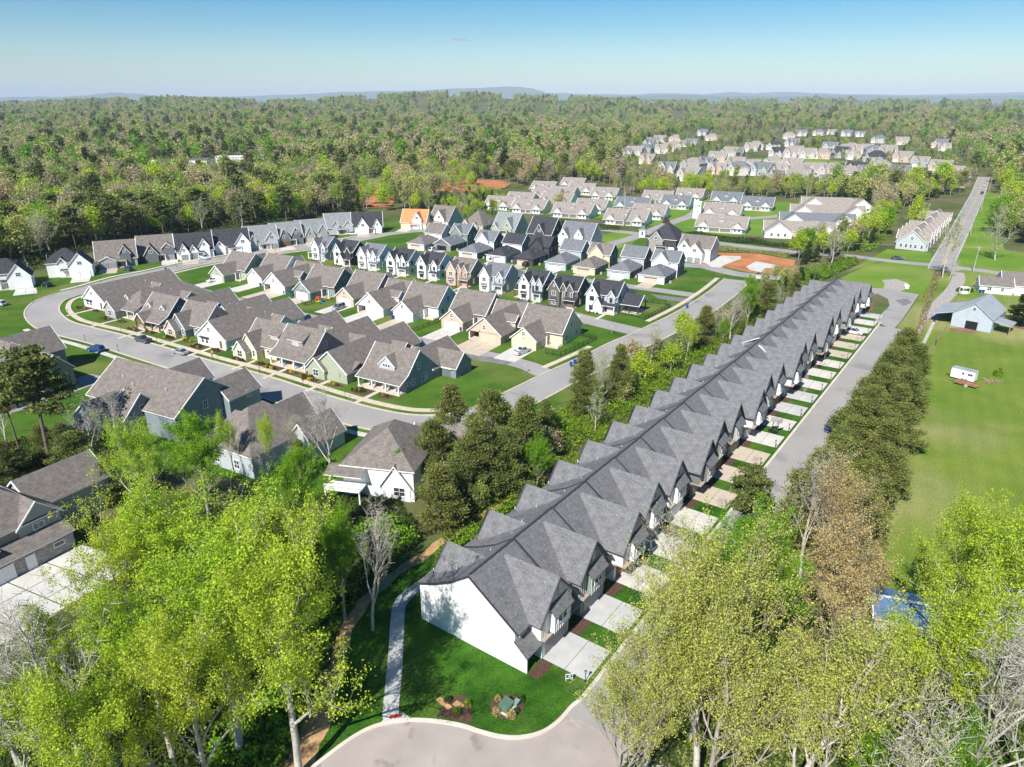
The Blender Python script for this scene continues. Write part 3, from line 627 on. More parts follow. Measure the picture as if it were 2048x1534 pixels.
# ---------------------------------------------------------------- village, first row: long one-storey cottages by the curved street
def row1(px, kind, wall, roof, label, w=11.2, d=26, gw=None, trim=TRIM, porchwood=False, extra=None, door=TRIMB):
    h = House((*G(*px), 0), VA, wall, roof, trim, label, group='cottages along the inner side of the curved street')
    pp = TRIMB if porchwood else TRIM
    if kind == 'A':      # full-width front gable, corner porch to the right
        h.gab('y', 0, d, 0, w, 2.9, 7.3, gw=gw or wall)
        h.porch(7.6, -.4, w, 3, [(w - .2, -.1), (7.9, -.1)], 2.7, post=pp); 
        h.w.box(.1, -.05, 0, 7.5, .6, 2.7, gw or wall); h.t.box(-.1, -.12, 2.75, w + .1, 0.02, 2.95, trim)
        h.win('S', 2.2, -.05, .8, .9, 1.5); h.win('S', 3.9, -.05, .8, .9, 1.5); h.win('S', 5.1, 0, 4.1, .9, 1.1, 2, 2); h.door('S', 9.2, .02, door)
        h.t.box(1.3, -.7, 2.35, 4.9, -.05, 2.5, BLACKM)
        h.gab('x', w - 2, w + 2, 15, 21, 2.8, 5.2)
    if kind == 'B':      # side gable with deep porch roof
        h.prof('x', 0, w, [(-.4, 2.55), (2.6, 4.0), (7.2, 8.6), (13.5, 3.3)], 2.2, 13, gw=gw or wall, o=.35)
        h.porch(.1, -.2, w - .1, 2.3, [(.4, 0), (w * .35, 0), (w * .67, 0), (w - .4, 0)], 2.6, post=pp)
        h.gab('y', 12, d, 3.5, w, 2.8, 6.6); h.gab('x', 2.4, w + 2.8, 15, 20, 2.6, 4.9)
        h.win('E', 6.8, w, 4.3, .9, 1.5, 2, 2, TRIM); h.win('E', 4.6, w, 1.2, .9, 1.4, 2, 2); h.win('E', 9.3, w, 1.2, .8, .8); h.win('E', 2.9, w, 1.6, .7, .7)
        for x in (1.6, 3.2, 7, 8.6): h.win('S', x, 2.2, .9, .9, 1.4)
        h.door('S', 5.1, 2.2, door)
    if kind == 'C':      # small gable wing left, porch right, ridge running back
        h.gab('y', 0, d, 1.2, w, 2.9, 7.2, gw=gw or wall) if extra == 'gfront' else h.hip(.8, w, 3.2, d, 2.9, 4.1)
        h.gab('y', -.8, 6, 0, 5.2, 2.8, 5.3, gw=gw or wall)
        h.shed('x', 5.2, w + .3, .9, 2.6, 4.6, 4.1); h.porch(5.2, 1, w, 3.4, [(w - .2, 1.2), (8, 1.2)], 2.6, post=pp)
        h.win('S', 2.6, -.8, .8, 1.5, 1.5, 2, 2); h.door('S', 7, 3.4, door); h.win('S', 9.3, 3.4, 1, 1, 1.3)
        h.gab('x', w - 3, w + 2.2, 16, 22, 2.8, 5)
    if kind == 'D':      # twin stepped front gables before a side gable
        h.prof('x', 0, w, [(1.6, 3.2), (6.8, 8.4), (13, 3.1)], 2.2, 12.4, gw=gw or wall, o=.35)
        h.gab('y', 0, 7, .6, 6.2, 2.9, 6.6); h.gab('y', -1.6, 4, 0, 4, 2.6, 4.9, wall=gw or wall)
        h.gab('y', 12, d, 3, w, 2.8, 6.4); h.gab('x', 2.4, w + 2.4, 16, 21, 2.6, 4.9)
        h.win('S', 2, -1.6, .8, 1.6, 1.5, 2, 2); h.win('S', 5.2, 0, .9, .7, 1.5); h.win('S', 8.3, 2.2, .9, 1.5, 1.4, 2, 2); h.win('E', 6.8, w, 4.2, .9, 1.4, 2, 2)
        h.porch(-1.6, -.9, .2, 1.8, [(-1.4, -.7)], 2.5, post=pp); h.shed('y', -1, 2.2, -1.8, 2.5, .1, 3.2); h.door('S', -.8, 1.8, door)
    h.gdoor('N', 7.3, d, 4.9, 2.2)
    h.vents([(8.6, 9, 4.2 if kind != 'B' else 6.9), (7.9, 16.5, 5.6)])
    return h
rows = [((170, 612), 'A', W_WHITE, 'white cottage with a dark-windowed front gable at the sharp bend of the curved street'),
        ((217, 632), 'C', W_GREY, 'blue-grey cottage with a little white dormer, second cottage from the street bend'),
        ((272, 653), 'B', W_DGREY, 'cottage with timber-trussed porch gable and two small dormers'),
        ((344, 669), 'D', W_BLUE, 'cottage of pale brick and green siding with a yellow bush at its front'),
        ((397, 687), 'A', W_WHITE, 'white cottage with a long brown roof, opposite the parked silver car'),
        ((481, 712), 'D', W_CREAM, 'cream cottage with two stepped front gables and a brick base'),
        ((541, 728), 'B', W_TAUPE, 'taupe cottage with a wide shed dormer and cushioned porch chairs'),
        ((622, 751), 'C', W_SAGE, 'sage green cottage with yellow shrubs in front and a flag on the porch'),
        ((716, 772), 'B', W_BLUE, 'slate blue corner cottage with a wide porch beside the open lawn')]
DZS = {}
for i, (px, k, wl, lb) in enumerate(rows):
    h = row1(px, k, wl, R_BROWN, lb, w=12.2 if i in (6, 8) else 11.4, d=27 if i < 8 else 24, gw=W_BTAN if i == 3 else None, porchwood=i in (2,), extra='gfront' if i == 7 else None, door=TRIMB)
    if i == 1: h.dormer(3.4, 4.6, 8, 1.8, 5.1, 6, 4.2, 1); 
    if i == 2:
        h.gab('y', -.8, 5, 1.6, 5.6, 2.7, 4.8, z0=2.3, wall=TRIMB)
        for x in (2.4, 8.4): h.dormer(x, 3.6, 7.4, 1.8, 5.6, 6.5, 4.6, 1)
        h.porch(1.4, -1.2, 5.8, 0, [(1.7, -.7), (5.5, -.7)], 2.5, post=TRIMB)
    if i == 6: h.sdormer(3.6, 8.2, 3.4, 6.1, 7, 8.2, 4.6, 3)
    if i == 5: h.sdormer(8, 10.6, 3.4, 5.9, 6.8, 7.6, 4.6, 1)
    if i == 8:
        h.dormer(6.3, 2.9, 7.4, 4.4, 5.4, 7.4, 4.2, 3, wall=W_LBLUE_SHADE); h.gab('x', 8, 16.5, 15, 21.4, 2.8, 5.6); h.porch(12.6, 15.2, 16.2, 21.2, [(16, 15.5), (16, 21)], 2.7)
        h.win('E', 8.6, 12.2, .9, 1.5, 1.7, 2, 2)
    h.done()

# ---------------------------------------------------------------- second row: garages towards the alley
def row2(px, kind, wall, label, w=12, gwall=None, gdm=TRIM, trim=TRIM):
    h = House((*G(*px), 0), VA, wall, R_BROWN, trim, label, group='cottages with garages towards the alley')
    gwall = gwall or wall
    if kind == 'E':
        h.gab('y', 0, 9, 0, 7.3, 2.9, 5.9, wall=gwall); h.prof('x', -1.5, w - 1, [(6.2, 3.4), (12, 8.7), (19, 2.9), (21, 2.5)], 6.9, 18.4, o=.35)
        h.win('S', 3.6, 0, 3.6, .8, 1, 2, 2); h.gdoor('S', 3.65, 0, 5.0, 2.2, gdm); h.win('E', 12, w - 1, 4.1, .9, 1.5, 2, 2); h.win('E', 9, w - 1, 1, .9, 1.4); h.win('E', 15, w - 1, 1, .9, 1.4)
        h.porch(7.6, 4.2, w - 1, 6.9, [(w - 1.3, 4.5), (8, 4.5)], 2.8)
        h.gab('y', 12, 22, 1, 7, 2.9, 6.6)
    else:
        h.gab('y', 0, 21, 0, 10.2, 2.8, 6.9, wall=gwall, ends=(0, 1)); 
        h.w.box(3.4, .02, 0, 10.2, .2, 2.8, gwall)
        p = (6.9 - 2.8) / 5.1; h.w.face([(0, .02, 2.55), (10.2, .02, 2.55), (10.2, .02, 2.7), (5.1, .02, 6.7), (0, .02, 2.7)], gwall)
        h.porch(0, .1, 3.4, 4, [(.2, .3)], 2.6); h.win('S', 5.1, .02, 3.5, .8, 1.1, 2, 2); h.gdoor('S', 6.5, .02, 4.9, 2.15, gdm)
        h.gab('x', 5.1, 10.6, 7, 10, 4.9, 6.2, z0=3, wall=wall, ends=(0, 1), oe=(0, .25)); h.win('E', 8.5, 10.6, 3.6, .6, .8)
        h.gab('x', -1, 11.2, 13, 21, 2.8, 7.2)
        for y in (4, 11.5): h.win('E', y, 10.2, 1.0, .8, 1.2)
    h.vents([(2.2, 8, 4.6)]); 
    h.t.box(3.5, -.16, 2.75, 3.7, -.02, 3.0, BLACKM)
    slabs('driveway', [(V2(px, .6, -.1)), V2(px, 10.2 if kind == 'F' else 6.9, -.1), V2(px, 10.2 if kind == 'F' else 6.9, -10.3), V2(px, .6, -10.3)], 2, 2, [CONC, CONCT][hash(label) % 2 if 0 else len(label) % 2], z=.06)
    return h
def V2(px, x, y):
    o = G(*px); return (o[0] + x * math.cos(VA) - y * math.sin(VA), o[1] + x * math.sin(VA) + y * math.cos(VA))
r2 = [((422, 561), 'E', W_SAGE, 'grey-green cottage whose garage faces a parked white hatchback'), ((496, 567), 'E', W_WHITE, 'white cottage with a narrow garage gable, next to the grey-green one'),
      ((528, 581), 'F', W_GREY, 'white-fronted cottage with an open carport corner and a grey side dormer, near the alley bend'), ((589, 595), 'E', W_GREEN, 'green cottage with a cream garage door beside the little playground'),
      ((673, 608), 'E', W_DGREY, 'cottage with a tan brick garage gable behind the silver estate car'), ((715, 625), 'F', W_WHITE, 'white cottage with a pale grey garage door and open carport corner'),
      ((787, 637), 'E', W_WHITE, 'white cottage with a fenced strip of lawn beside its garage'), ((883, 655), 'E', W_GREY, 'cottage with a red brick garage gable and white door'),
      ((937, 678), 'F', W_BEIGE, 'peach-coloured cottage with a beige garage door and small side dormer'), ((1023, 693), 'E', W_CREAM, 'cream cottage on the corner with a fenced green yard')]
GB = plain('garage_door_beige', (.55, .46, .36), .7, .05); GW = plain('garage_door_cream', (.6, .55, .4), .7, .05); GG = plain('garage_door_pale', (.48, .5, .48), .7, .05)
for i, (px, k, wl, lb) in enumerate(r2):
    row2(px, k, wl, lb, gwall={4: W_BTAN, 7: W_BTAN, 2: W_WHITE}.get(i), gdm={5: GG, 8: GB, 9: GW}.get(i, TRIM), w=12.4 if i in (3, 6, 9) else 11.6).done()

# ---------------------------------------------------------------- third row: narrow two-storey houses
def row3(px, wall, roof, label, w=8.8, var=0, side=None, fr=TRIM, trim=TRIM, porch='R'):
    h = House((*G(*px), 0), VA, wall, roof, trim, label, group='narrow two-storey houses in the middle of the estate')
    s_ = side or wall  # light blue sides here put the white walls' shade into the colour
    h.gab('x', 0, w, 1.6, 10.2, 5.7, 9.1, wall=s_, ends=(0, 1), oe=(.1, .3))
    h.w.box(0, 1.6, 0, .02, 10.2, 5.7, wall) 
    h.gab('y', 0, 6, 0, 3.9, 5.7, 8.6, wall=wall)
    h.w.face([(0, 1.6, 5.5), (0, 10.2, 5.5), (0, 5.9, 8.9)], wall)
    if var == 1: h.gab('y', .7, 6, 4.1, 5.8, 6.2, 7.9, wall=s_); h.gab('y', .9, 6, 6, 8.2, 5.8, 7.7, wall=s_)
    if var in (0, 2): h.gab('y', .9, 5, w - 3, w - .6, 5.6, 7.3, wall=s_)
    if var == 2: h.gab('y', -.5, 6, 2.6, 5.2, 3.1, 5.2)
    h.win('S', 1.95, 0, 3.7, 1.3, 1.2, 2, 2, fr); h.win('S', 1.95, 0, .8, 1.5, 1.3, 3, 2, fr); h.win('S', 1.95, 0, 6.4, .35, .6, 1, 1, fr)
    h.win('S', 5, 1.6 if var != 1 else .7, 2.9, .45, 1.9, 1, 3, fr); h.win('S', w - 1.8, .9 if var != 1 else .9, 3.6, .7, 1.2, 1, 2, fr)
    h.shed('x', 5.2, w + .1, -.5, 2.7, 1.7, 3.6); h.porch(5.3, -.4, w, 1.6, [(w - .25, -.25), (5.5, -.25)], 2.65, post=TRIMB if wall is not W_WHITE else TRIM)
    if var != 2: h.shed('x', .8, 3.1, -.7, 2.35, .02, 3.0)
    h.door('S', 6.1, 1.6, TRIMD if var == 2 else TRIMB)
    h.win('E', 3.5, w, 1, .7, 1.3, 1, 2, fr); h.win('E', 3.5, w, 3.9, .7, 1.2, 1, 2, fr); h.win('E', 8, w, 1, .7, 1.3, 1, 2, fr); h.win('E', 8, w, 3.9, .7, 1.2, 1, 2, fr)
    h.hip(.6, w - .8, 10.2, 19.5, 2.8, 2.6, wall=s_)
    return h
W3D = [((625, 519), W_WHITE, R_SLATE, 0, W_LBLUE_SHADE, 'white two-storey house with a side porch, first of the narrow houses by the street'), ((669, 529), W_WHITE, R_BLACK, 2, W_DARK, 'white-gabled two-storey house with black side wing and black roof'),
       ((717, 537), W_WHITE, R_SLATE, 1, None, 'white two-storey house with tall twin bays and grey roof'), ((774, 548), W_WHITE, R_BLACK, 1, None, 'white two-storey house with dark roof and a column of small square windows'),
       ((835, 557), W_WHITE, R_BLACK, 0, None, 'white two-storey house with a small dark-roofed entry porch, left of the brick house'), ((893, 570), W_BTAN, R_BROWN, 1, W_BRICK, 'tan brick two-storey house with grey-brown gabled roof'),
       ((959, 582), W_WHITE, R_SLATE, 0, W_LBLUE_SHADE, 'white two-storey house with a wide front porch, right of the brick house'), ((1037, 598), W_WHITE, R_BLACK, 1, W_LBLUE_SHADE, 'tall white two-storey house with a dark roof and timber side porch'),
       ((1096, 611), W_BDARK, R_BLACK, 1, W_BDARK, 'dark brown brick two-storey house with white windows'), ((1171, 622), W_WHITE, R_BLACK, 2, W_LBLUE_SHADE, 'white brick corner house with an arched door and covered terrace')]
for i, (px, wl, rf, vr, sd, lb) in enumerate(W3D):
    h = row3(px, wl, rf, lb, w=[7.2, 8.6, 9.4, 9.2, 8.8, 9.2, 9.2, 8.2, 9.4, 9.6][i], var=vr, side=sd, fr=TRIM if i in (5, 8) else TRIMD if i in (1, 3, 4, 7, 9) else TRIM)
    if i == 0: h.shed('x', -3, .1, .6, 2.7, 3.6, 3.1); h.porch(-3, .6, 0, 3.8, [(-2.8, .8), (-2.8, 3.5)], 2.7)
    if i == 9:
        h.gab('x', 9.6, 15.5, 4, 11, 3.0, 5.4, z0=2.9, ends=(0, 0)); h.porch(9.8, 4, 15.8, 11, [(15.2, 4.3), (15.2, 10.7), (12.4, 4.3)], 3, .15, TRIMD)
    if i == 7: h.shed('x', -2.6, .1, 1.4, 2.7, 4, 3.1); h.porch(-2.6, 1.4, 0, 4, [(-2.4, 1.6)], 2.7, post=TRIMB)
    h.done()

# ---------------------------------------------------------------- fourth row: hipped garages with two-storey houses behind
def row4(px, wall, roof, label, door, w=8.6, var=0, side=None, gb=False):
    h = House((*G(*px), 0), VA, wall, roof, TRIM if wall is not W_DARK else TRIMD, label, group='houses with hipped garages behind the narrow white ones')
    if gb: h.gab('y', 0, 11.5, 0, w, 2.8, 5.3, wall=side or wall)
    else: h.hip(0, w, 0, 12.5, 2.8, 2.7, wall=side or wall); 
    h.w.box(-.01, -.015, 0, w + .01, .02, 2.6, wall)
    h.gab('x', .3, w + .6, 12, 20, 5.8, 9.2, wall=side or wall)
    h.w.box(.3, 11.98, 0, w + .6, 12.02, 5.5, wall)
    if var: h.gab('y', 11.4, 16, 1.2, 6.8, 5.8, 8.9, wall=wall)
    h.gdoor('S', w / 2 - .3, -.03, 4.9, 2.15, door, True)
    h.win('E', 14, w + .6, 3.8, .7, 1.2); h.win('E', 17.5, w + .6, 3.8, .7, 1.2); h.win('E', 6, w, 1.1, .7, 1); h.win('E', 9, w, 1.1, .7, 1)
    b = MB(); b.box(0, 0, 0, .8, .8, .85, TRIMG); b.build('air_conditioner', h.e, (w + .8, 3, 0))
    h.vents([(w * .7, 7, 4.4)])
    slabs('driveway', [V2(px, w / 2 - 3, -.1), V2(px, w / 2 + 2.4, -.1), V2(px, w / 2 + 2.4, -8.4), V2(px, w / 2 - 3, -8.4)], 2, 2, CONCT if var else CONC, z=.06)
    return h
r4 = [((816, 498), W_WHITE, R_BROWN, GB, 0, W_LBLUE_SHADE, False, 'white house with a tan hipped garage roof at the left end of the garage row'), ((868, 499), W_GREEN, R_SLATE, BLACKM, 1, W_DGREY, True, 'grey-green house with an open garage showing a car inside'),  # open garage: a black door panel paints the dark inside
      ((918, 515), W_WHITE, R_SLATE, GB, 1, W_DGREY, False, 'white house with a beige garage door and a blue bin by the corner'), ((973, 522), W_WHITE, R_BLACK, TRIM, 0, W_LBLUE_SHADE, False, 'white house with a charcoal hipped garage roof and white door'),
      ((1027, 528), W_DARK, R_BLACK, GB, 1, W_DARK, False, 'black house with a charcoal garage roof and taupe garage door'), ((1090, 537), W_LBLUE_SHADE, R_SLATE, TRIM, 0, W_LBLUE_SHADE, False, 'pale blue house with a grey hipped garage roof'),
      ((1146, 546), W_CREAM, R_BROWN, GB, 1, W_GREEN, False, 'cream house with a brown hipped garage roof and two small conifers'), ((1214, 553), W_LBLUE_SHADE, R_SLATE, TRIM, 0, W_DGREY, False, 'blue house with a slate garage roof and white garage door'),
      ((1276, 563), W_WHITE, R_SLATE, GB, 1, W_DGREY, False, 'white corner house with a wide beige garage door next to the big lawn')]
for i, (px, wl, rf, dr, vr, sd, gb, lb) in enumerate(r4):
    row4(px, wl, rf, lb, dr, 8.8 if i < 8 else 9.6, vr, sd, gb).done()

# ---------------------------------------------------------------- bigger gabled houses beyond
def big(px, ang, wall, roof, label, w=14, d=11, ze=3.2, zr=9.6, gables=(), side=None, group='large gabled houses at the back of the estate', garage=None, trim=TRIM, hipr=False, porch=True, wins=True):
    h = House((*G(*px), 0), ang, wall, roof, trim, label, group=group)
    if hipr: h.hip(0, w, 0, d, ze, zr - ze)
    else: h.gab('x', 0, w, 0, d, ze, zr, wall=side or wall); h.w.box(-.0, -.015, 0, w, .01, ze, wall)
    for (x0, x1, y0, gze, gzr, *gm) in gables:
        h.gab('y', y0, d * .5, x0, x1, gze, gzr, wall=gm[0] if gm else wall, ends=(1, 0), oe=(.35, 0))
        ww = (x1 - x0); xm = (x0 + x1) / 2
        h.win('S', xm, y0, min(gze, gzr - 2.0) + .0 if gze > 4 else gze + .3, 1.3 if ww > 4 else .8, 1.1, 2, 2, TRIM if gm[:1] != [W_WHITE] or roof is not R_BLACK else TRIMD)
    if garage: 
        for gx in garage: h.gdoor('S', gx[0], gx[1], gx[2], 2.2, gx[3] if len(gx) > 3 else GDG)
    if wins:
        for y in (d * .3, d * .65): h.win('E', y, w, ze * .3, .9, 1.4); h.win('W', y, 0, ze * .3, .9, 1.4)
        if ze + 1.2 < zr - 1: h.win('E', d / 2, w, ze + .7, .9, 1.3, 2, 2); h.win('W', d / 2, 0, ze + .7, .9, 1.3, 2, 2)
    if porch: h.shed('x', w * .35, w * .75, -2.2, 2.6, .05, 3.2); h.porch(w * .35, -2.1, w * .75, 0, [(w * .37, -1.9), (w * .73, -1.9)], 2.6); h.door('S', w * .55, -.02)
    return h
L5 = [((858, 452), W_WHITE, R_BROWN, 'large white-gabled house with a brown roof beside the woods', 12, ((4, 10, -.8, 4.6, 8.6), (-1.2, 3, -1.2, 3.2, 5.6)), W_LBLUE_SHADE),
      ((925, 462), W_BEIGE, R_BROWN, 'tan house with a brown pyramid roof behind the garages', 12, ((0, 4.5, -1, 3.2, 6), (6, 9.5, -1.2, 3, 5)), W_BEIGE),
      ((985, 468), W_SAGE, R_SAGE, 'pale grey-blue house with a steep grey roof', 12.5, ((6, 11, -.8, 4.4, 8.4), (0, 3.5, -1, 3.2, 5.5)), W_LBLUE_SHADE),
      ((1054, 479), W_DARK, R_BLACK, 'black house with a charcoal roof and natural timber rake', 12.5, ((4.5, 9, -.8, 4, 7.8, W_DARK),), W_DARK),
      ((1118, 490), W_WHITE, R_SLATE, 'large white house with a grey roof and two white front gables', 15, ((0, 4.6, -.8, 4.6, 7.6), (7.5, 11.5, -.4, 5, 8)), W_LBLUE_SHADE)]
for i, (px, wl, rf, lb, w_, gb, sd) in enumerate(L5): big(px, VA, wl, rf, lb, w_, 13, 3.4, 10, gb, sd, hipr=(i == 1), trim=TRIM).done()
big((1292, 500), VA, W_DARK, R_BLACK, 'black house with a tall pyramid roof and a stone arched gable', 13, 14, 5.4, 11.4, ((1.5, 7.5, -1.2, 5.2, 8.6, W_STONE),), W_DARK, garage=((10.5, -.03, 3.6, TRIM),), hipr=True).done()
big((1355, 519), VA, W_WHITE, R_BROWN, 'white two-storey house with twin arched garage doors next to the clay lot', 13, 12, 5.6, 9.6, ((0, 5, -.8, 5.4, 8.2), (4.4, 10.6, -3.2, 4.4, 7.8)), W_GREY, garage=((6, -3.25, 2.4), (9, -3.25, 2.4)), porch=False).done()
# ---------------------------------------------------------------- houses along the wood edge (upper left)
def ang(a, b): A = G(*a); B = G(*b); return math.atan2(B[1] - A[1], B[0] - A[0])
EDGE = [((-30, 582), R(28), W_WHITE, R_BLACK, 'white brick house with a charcoal hipped roof, leftmost along the wood edge', 13, ((0, 5, -1.2, 3.2, 6), (7.2, 14.2, -2.6, 4.5, 8.6)), None, None),
        ((98, 556), R(25), W_WHITE, R_BLACK, 'white house with a charcoal roof and two white garage doors in its big gable', 12, ((3.6, 6.6, -.8, 5.4, 7.2), (7, 14.6, -3.2, 4.6, 8.8)), ((9, -3.25, 2.6, TRIM), (12.4, -3.25, 2.6, TRIM)), None),
        ((195, 537), R(25), W_GREY, R_BROWN, 'large taupe house with two arched garage doors and a small white entry porch', 14, ((8.4, 12, -.9, 5.6, 8.2, W_DGREY), (1, 7, -2.6, 3.2, 4.6)), ((2.6, -2.65, 2.7), (5.6, -2.65, 2.7)), None),
        ((280, 524), R(25), W_DGREY, R_BROWN, 'brown-roofed house with a dark steep front gable and dark garage door', 13, ((2, 7, -3, 3.4, 7), (8.6, 13, -1, 5.2, 7.2)), ((10.8, -1.05, 4.2),), None),
        ((355, 519), R(24), W_WHITE, R_BLACK, 'white house with a dark roof and two pointed grey garage gables', 14, ((1, 4.8, -3, 3.2, 6.8), (4.8, 8.2, -2, 3.2, 6), (8.6, 12.6, -.8, 5, 8)), ((2.9, -3.05, 2.4), (6.5, -2.05, 2.4)), None),
        ((432, 509), R(24), W_WHITE, R_BLACK, 'white house with a charcoal roof and shed dormer behind the parked white pickup', 14, ((0, 4, -.8, 3.4, 5.6), (8, 14, -1.6, 4.4, 8.6)), ((11, -1.65, 4.6, TRIM),), None),
        ((494, 501), R(26), W_LBLUE_SHADE, R_SAGE, 'pale grey-roofed house with white dormers and a grey garage door', 13.5, ((1.8, 4.4, -.6, 4.6, 6.4), (8, 13, -1.6, 4.6, 7.8)), ((10.5, -1.65, 4.2),), None),
        ((548, 493), R(27), W_WHITE, R_SAGE, 'house with two dark pointed gables and a copper-brown garage door', 13, ((2, 7, -2.4, 3.4, 8, W_DGREY), (8, 11.5, -1.2, 5, 8, W_DGREY)), ((4.5, -2.45, 4.2, TRIMB),), None),
        ((600, 486), R(28), W_GREY, R_SAGE, 'grey house with a pale roof and a taupe garage, right of the dark-gabled one', 13, ((2, 6.6, -2.4, 3.4, 7.4), (8.6, 12.6, -1, 5, 8)), ((4.2, -2.45, 4, GB),), None),
        ((654, 470), R(20), W_LBLUE_SHADE, R_SAGE, 'white house with grey-blue dormers and a low wing near the road junction', 13, ((3, 6, -.8, 4.8, 6.8), (8.4, 12.4, -1, 4.6, 7)), None, None),
        ((705, 467), R(10), W_WHITE, R_BLACK, 'white house with a broad black roof and black-framed entry gable', 14.5, ((2.4, 8, -2.6, 3.4, 7.8), (10, 14, -1.4, 3.4, 7)), ((3.9, -2.65, 2.3, TRIM), (6.6, -2.65, 2.3, TRIM)), None),
        ((802, 457), R(-9), W_CREAM, R_ORANGE, 'cream house still roofed in bare orange decking', 13, ((6.4, 11, -1, 5, 8.2, W_WHITE),), ((3, -.03, 4.4, GW),), None)]
for i, (px, an, wl, rf, lb, w_, gb, gr, _) in enumerate(EDGE):
    h = big(px, an, wl, rf, lb, w_, 12, 3.4 if i > 1 else 5.2, 9.4 if i != 11 else 9, gb, None, 'houses along the wood edge', gr, hipr=i in (0, 1)); h.done()
    o = G(*px); L = lambda x, y: (o[0] + x * math.cos(an) - y * math.sin(an), o[1] + x * math.sin(an) + y * math.cos(an))
    if gr: xg = sum(q[0] for q in gr) / len(gr); y0 = gr[0][1]; slabs('driveway', [L(xg - 3, y0), L(xg + 3, y0), L(xg + 3, y0 - 9), L(xg - 3, y0 - 9)], 2, 3, CONC if i % 2 else CONCT, z=.06)
    elif i == 0: slabs('driveway', [L(9, -3), L(15, -3), L(16, -12), L(9, -12)], 2, 3, CONC, z=.06)

# ---------------------------------------------------------------- houses south of the curved street (near left)
bigs = []
def near(px, rz, wall, roof, label): return House((*G(*px), 0), rz, wall, roof, TRIM, label, group='big houses below the curved street')
# A: taupe two-storey at the left edge
h = near((-70, 765), VA, W_TAUPE, R_BROWN, 'taupe two-storey house at the left edge with white windows under a brown hip roof')
h.hip(0, 22, -2, 11, 5.8, 5.2); h.gab('x', 10, 26, 4, 11, 5.6, 9.2); h.gab('y', 3, 17, 3, 12, 5.8, 10.2); h.w.box(0, -4, 0, 26, -1.9, 2.9, W_BTAN); h.shed('x', -.2, 26.4, -4.4, 2.8, -1.9, 4.0, R_BLACK)
for x in (14, 16.6, 20): h.win('S', x, -2, 3.6, 1.2, 1.4, 2, 2)
h.win('S', 17, -4, .9, 1.2, 1.2, 2, 2); h.done()
# B: slate house, long roof
h = near((170, 842), R(-27), W_BLUE, R_BROWN, 'slate blue house with a long brown roof and shaded dormer wall, under the bare trees')
h.gab('x', 0, 25, 2, 17, 5.4, 10.6, o=.45); h.gab('y', -3, 9, 2, 11, 3.0, 6.6); h.gab('y', 9, 20, 8, 14.5, 5.6, 9); h.gab('y', 13, 21, 20, 27, 5.2, 8.4)
h.gab('x', 12, 16, -2, 6, 4.6, 8.4, z0=0); h.win('E', 2, 16, 4.6, .9, 1.3, 2, 2)
for y, z in ((5, 1), (9, 4.4), (13, 1), (15, 4.4)): h.win('E', y, 25, z, .9, 1.5, 2, 2)
h.win('E', 18, 27, 3.9, .9, 1.3, 2, 2); h.vents([(6, 6, 8.6), (10, 5, 8), (19, 5.5, 8.3)]); h.done()
# C
h = near((408, 922), R(-30), W_LBLUE_SHADE, R_BROWN, 'blue-grey house with a small three-pane dormer, below the curved street')
h.hip(0, 13, 0, 15, 4.2, 5.6); h.gab('y', 11, 19, 3, 9, 4, 7.8); h.gab('y', 10, 18, 11, 17, 3.2, 6.6); h.sdormer(3, 6.4, 2.2, 6.6, 6, 8.4, 5, 3); h.win('S', 9, 0, 1, 1.2, 1.5, 2, 2); h.win('S', 4, 0, 1, 1.2, 1.5, 2, 2); h.done()
# D white house with balcony
h = near((690, 988), R(-12), W_WHITE, R_BROWN, 'white house with a small white railed balcony below the cedars')
h.hip(0, 12, 0, 14, 5.6, 4.6); h.gab('y', -.2, 8, 6.6, 11.4, 3.0, 6.4, z0=0); h.gab('x', 8, 20, 9, 18, 3.4, 7.6); h.hip(9.5, 13.5, 4, 9, 3.2, 3); h.win('S', 9.6, -.2, 1, 1.8, 1.4, 2, 2); h.win('S', 2.4, 0, 3.8, 1.4, 1.1, 2, 2)
b = MB(); b.box(-2, -3, 2.3, 4, 0, 2.5, TRIM)
for x in (-1.9, 3.9): b.box(x - .1, -2.95, 0, x + .1, -2.75, 2.3, TRIM)
b.build('balcony', h.e)
b = MB(); b.box(-2, -3, 3.3, 4, -2.92, 3.38, TRIM)
for k in range(25): b.box(-2 + .24 * k, -2.98, 2.5, -1.94 + .24 * k, -2.93, 3.3, TRIM)
b.build('railing', h.e); h.shed('x', -2.2, 4.2, -2.4, 4.7, .1, 5.6); h.done()
# E: grey house lower left with garages
ea = ang((0, 1168), (152, 1090)); h = House((*G(0, 1172), 0), ea, W_GREY, R_BROWN, TRIM, 'grey two-storey house with stone garage front at the left edge, behind the lime trees', group='big houses below the curved street')
h.w.box(-12, 0, 0, 10.3, 2.2, 2.9, W_STONE, nob=True); h.shed('x', -12.2, 10.6, -.4, 2.9, 5.2, 5.8)
h.gab('y', 2, 14, 4.6, 10.3, 5.8, 8.6, wall=W_GREY); h.hip(-10, 10.2, 2.2, 13, 5.8, 4.4, wall=W_TAUPE); h.gab('x', 9, 20, 6, 14, 5.6, 8.8, wall=W_GREY)
h.gab('y', .8, 6, -4.2, 1.0, 4.8, 6.2, z0=3); h.win('S', -1.6, .8, 3.6, 1.9, 1.0, 2, 2); h.win('S', 7.2, 2, 4.4, 1.4, .8, 2, 1); h.win('S', 8.2, 0, 1.5, 1.3, .6, 1, 1)
for y, z in ((4, 1.2), (6, 4.2), (10, 4.2), (10, 1.2)): h.win('E', y, 10.3 if y < 6 else 10.3, z, .9, 1.5, 1, 2)
h.win('E', 8.6, 20, 1.2, 1, 1.7)
for x in (-3.4, .6): h.gdoor('S', x, 0, 3.2, 2.3, TRIM)
h.gdoor('S', 4.3, 0, 1.3, 2.2, TRIM); h.done()
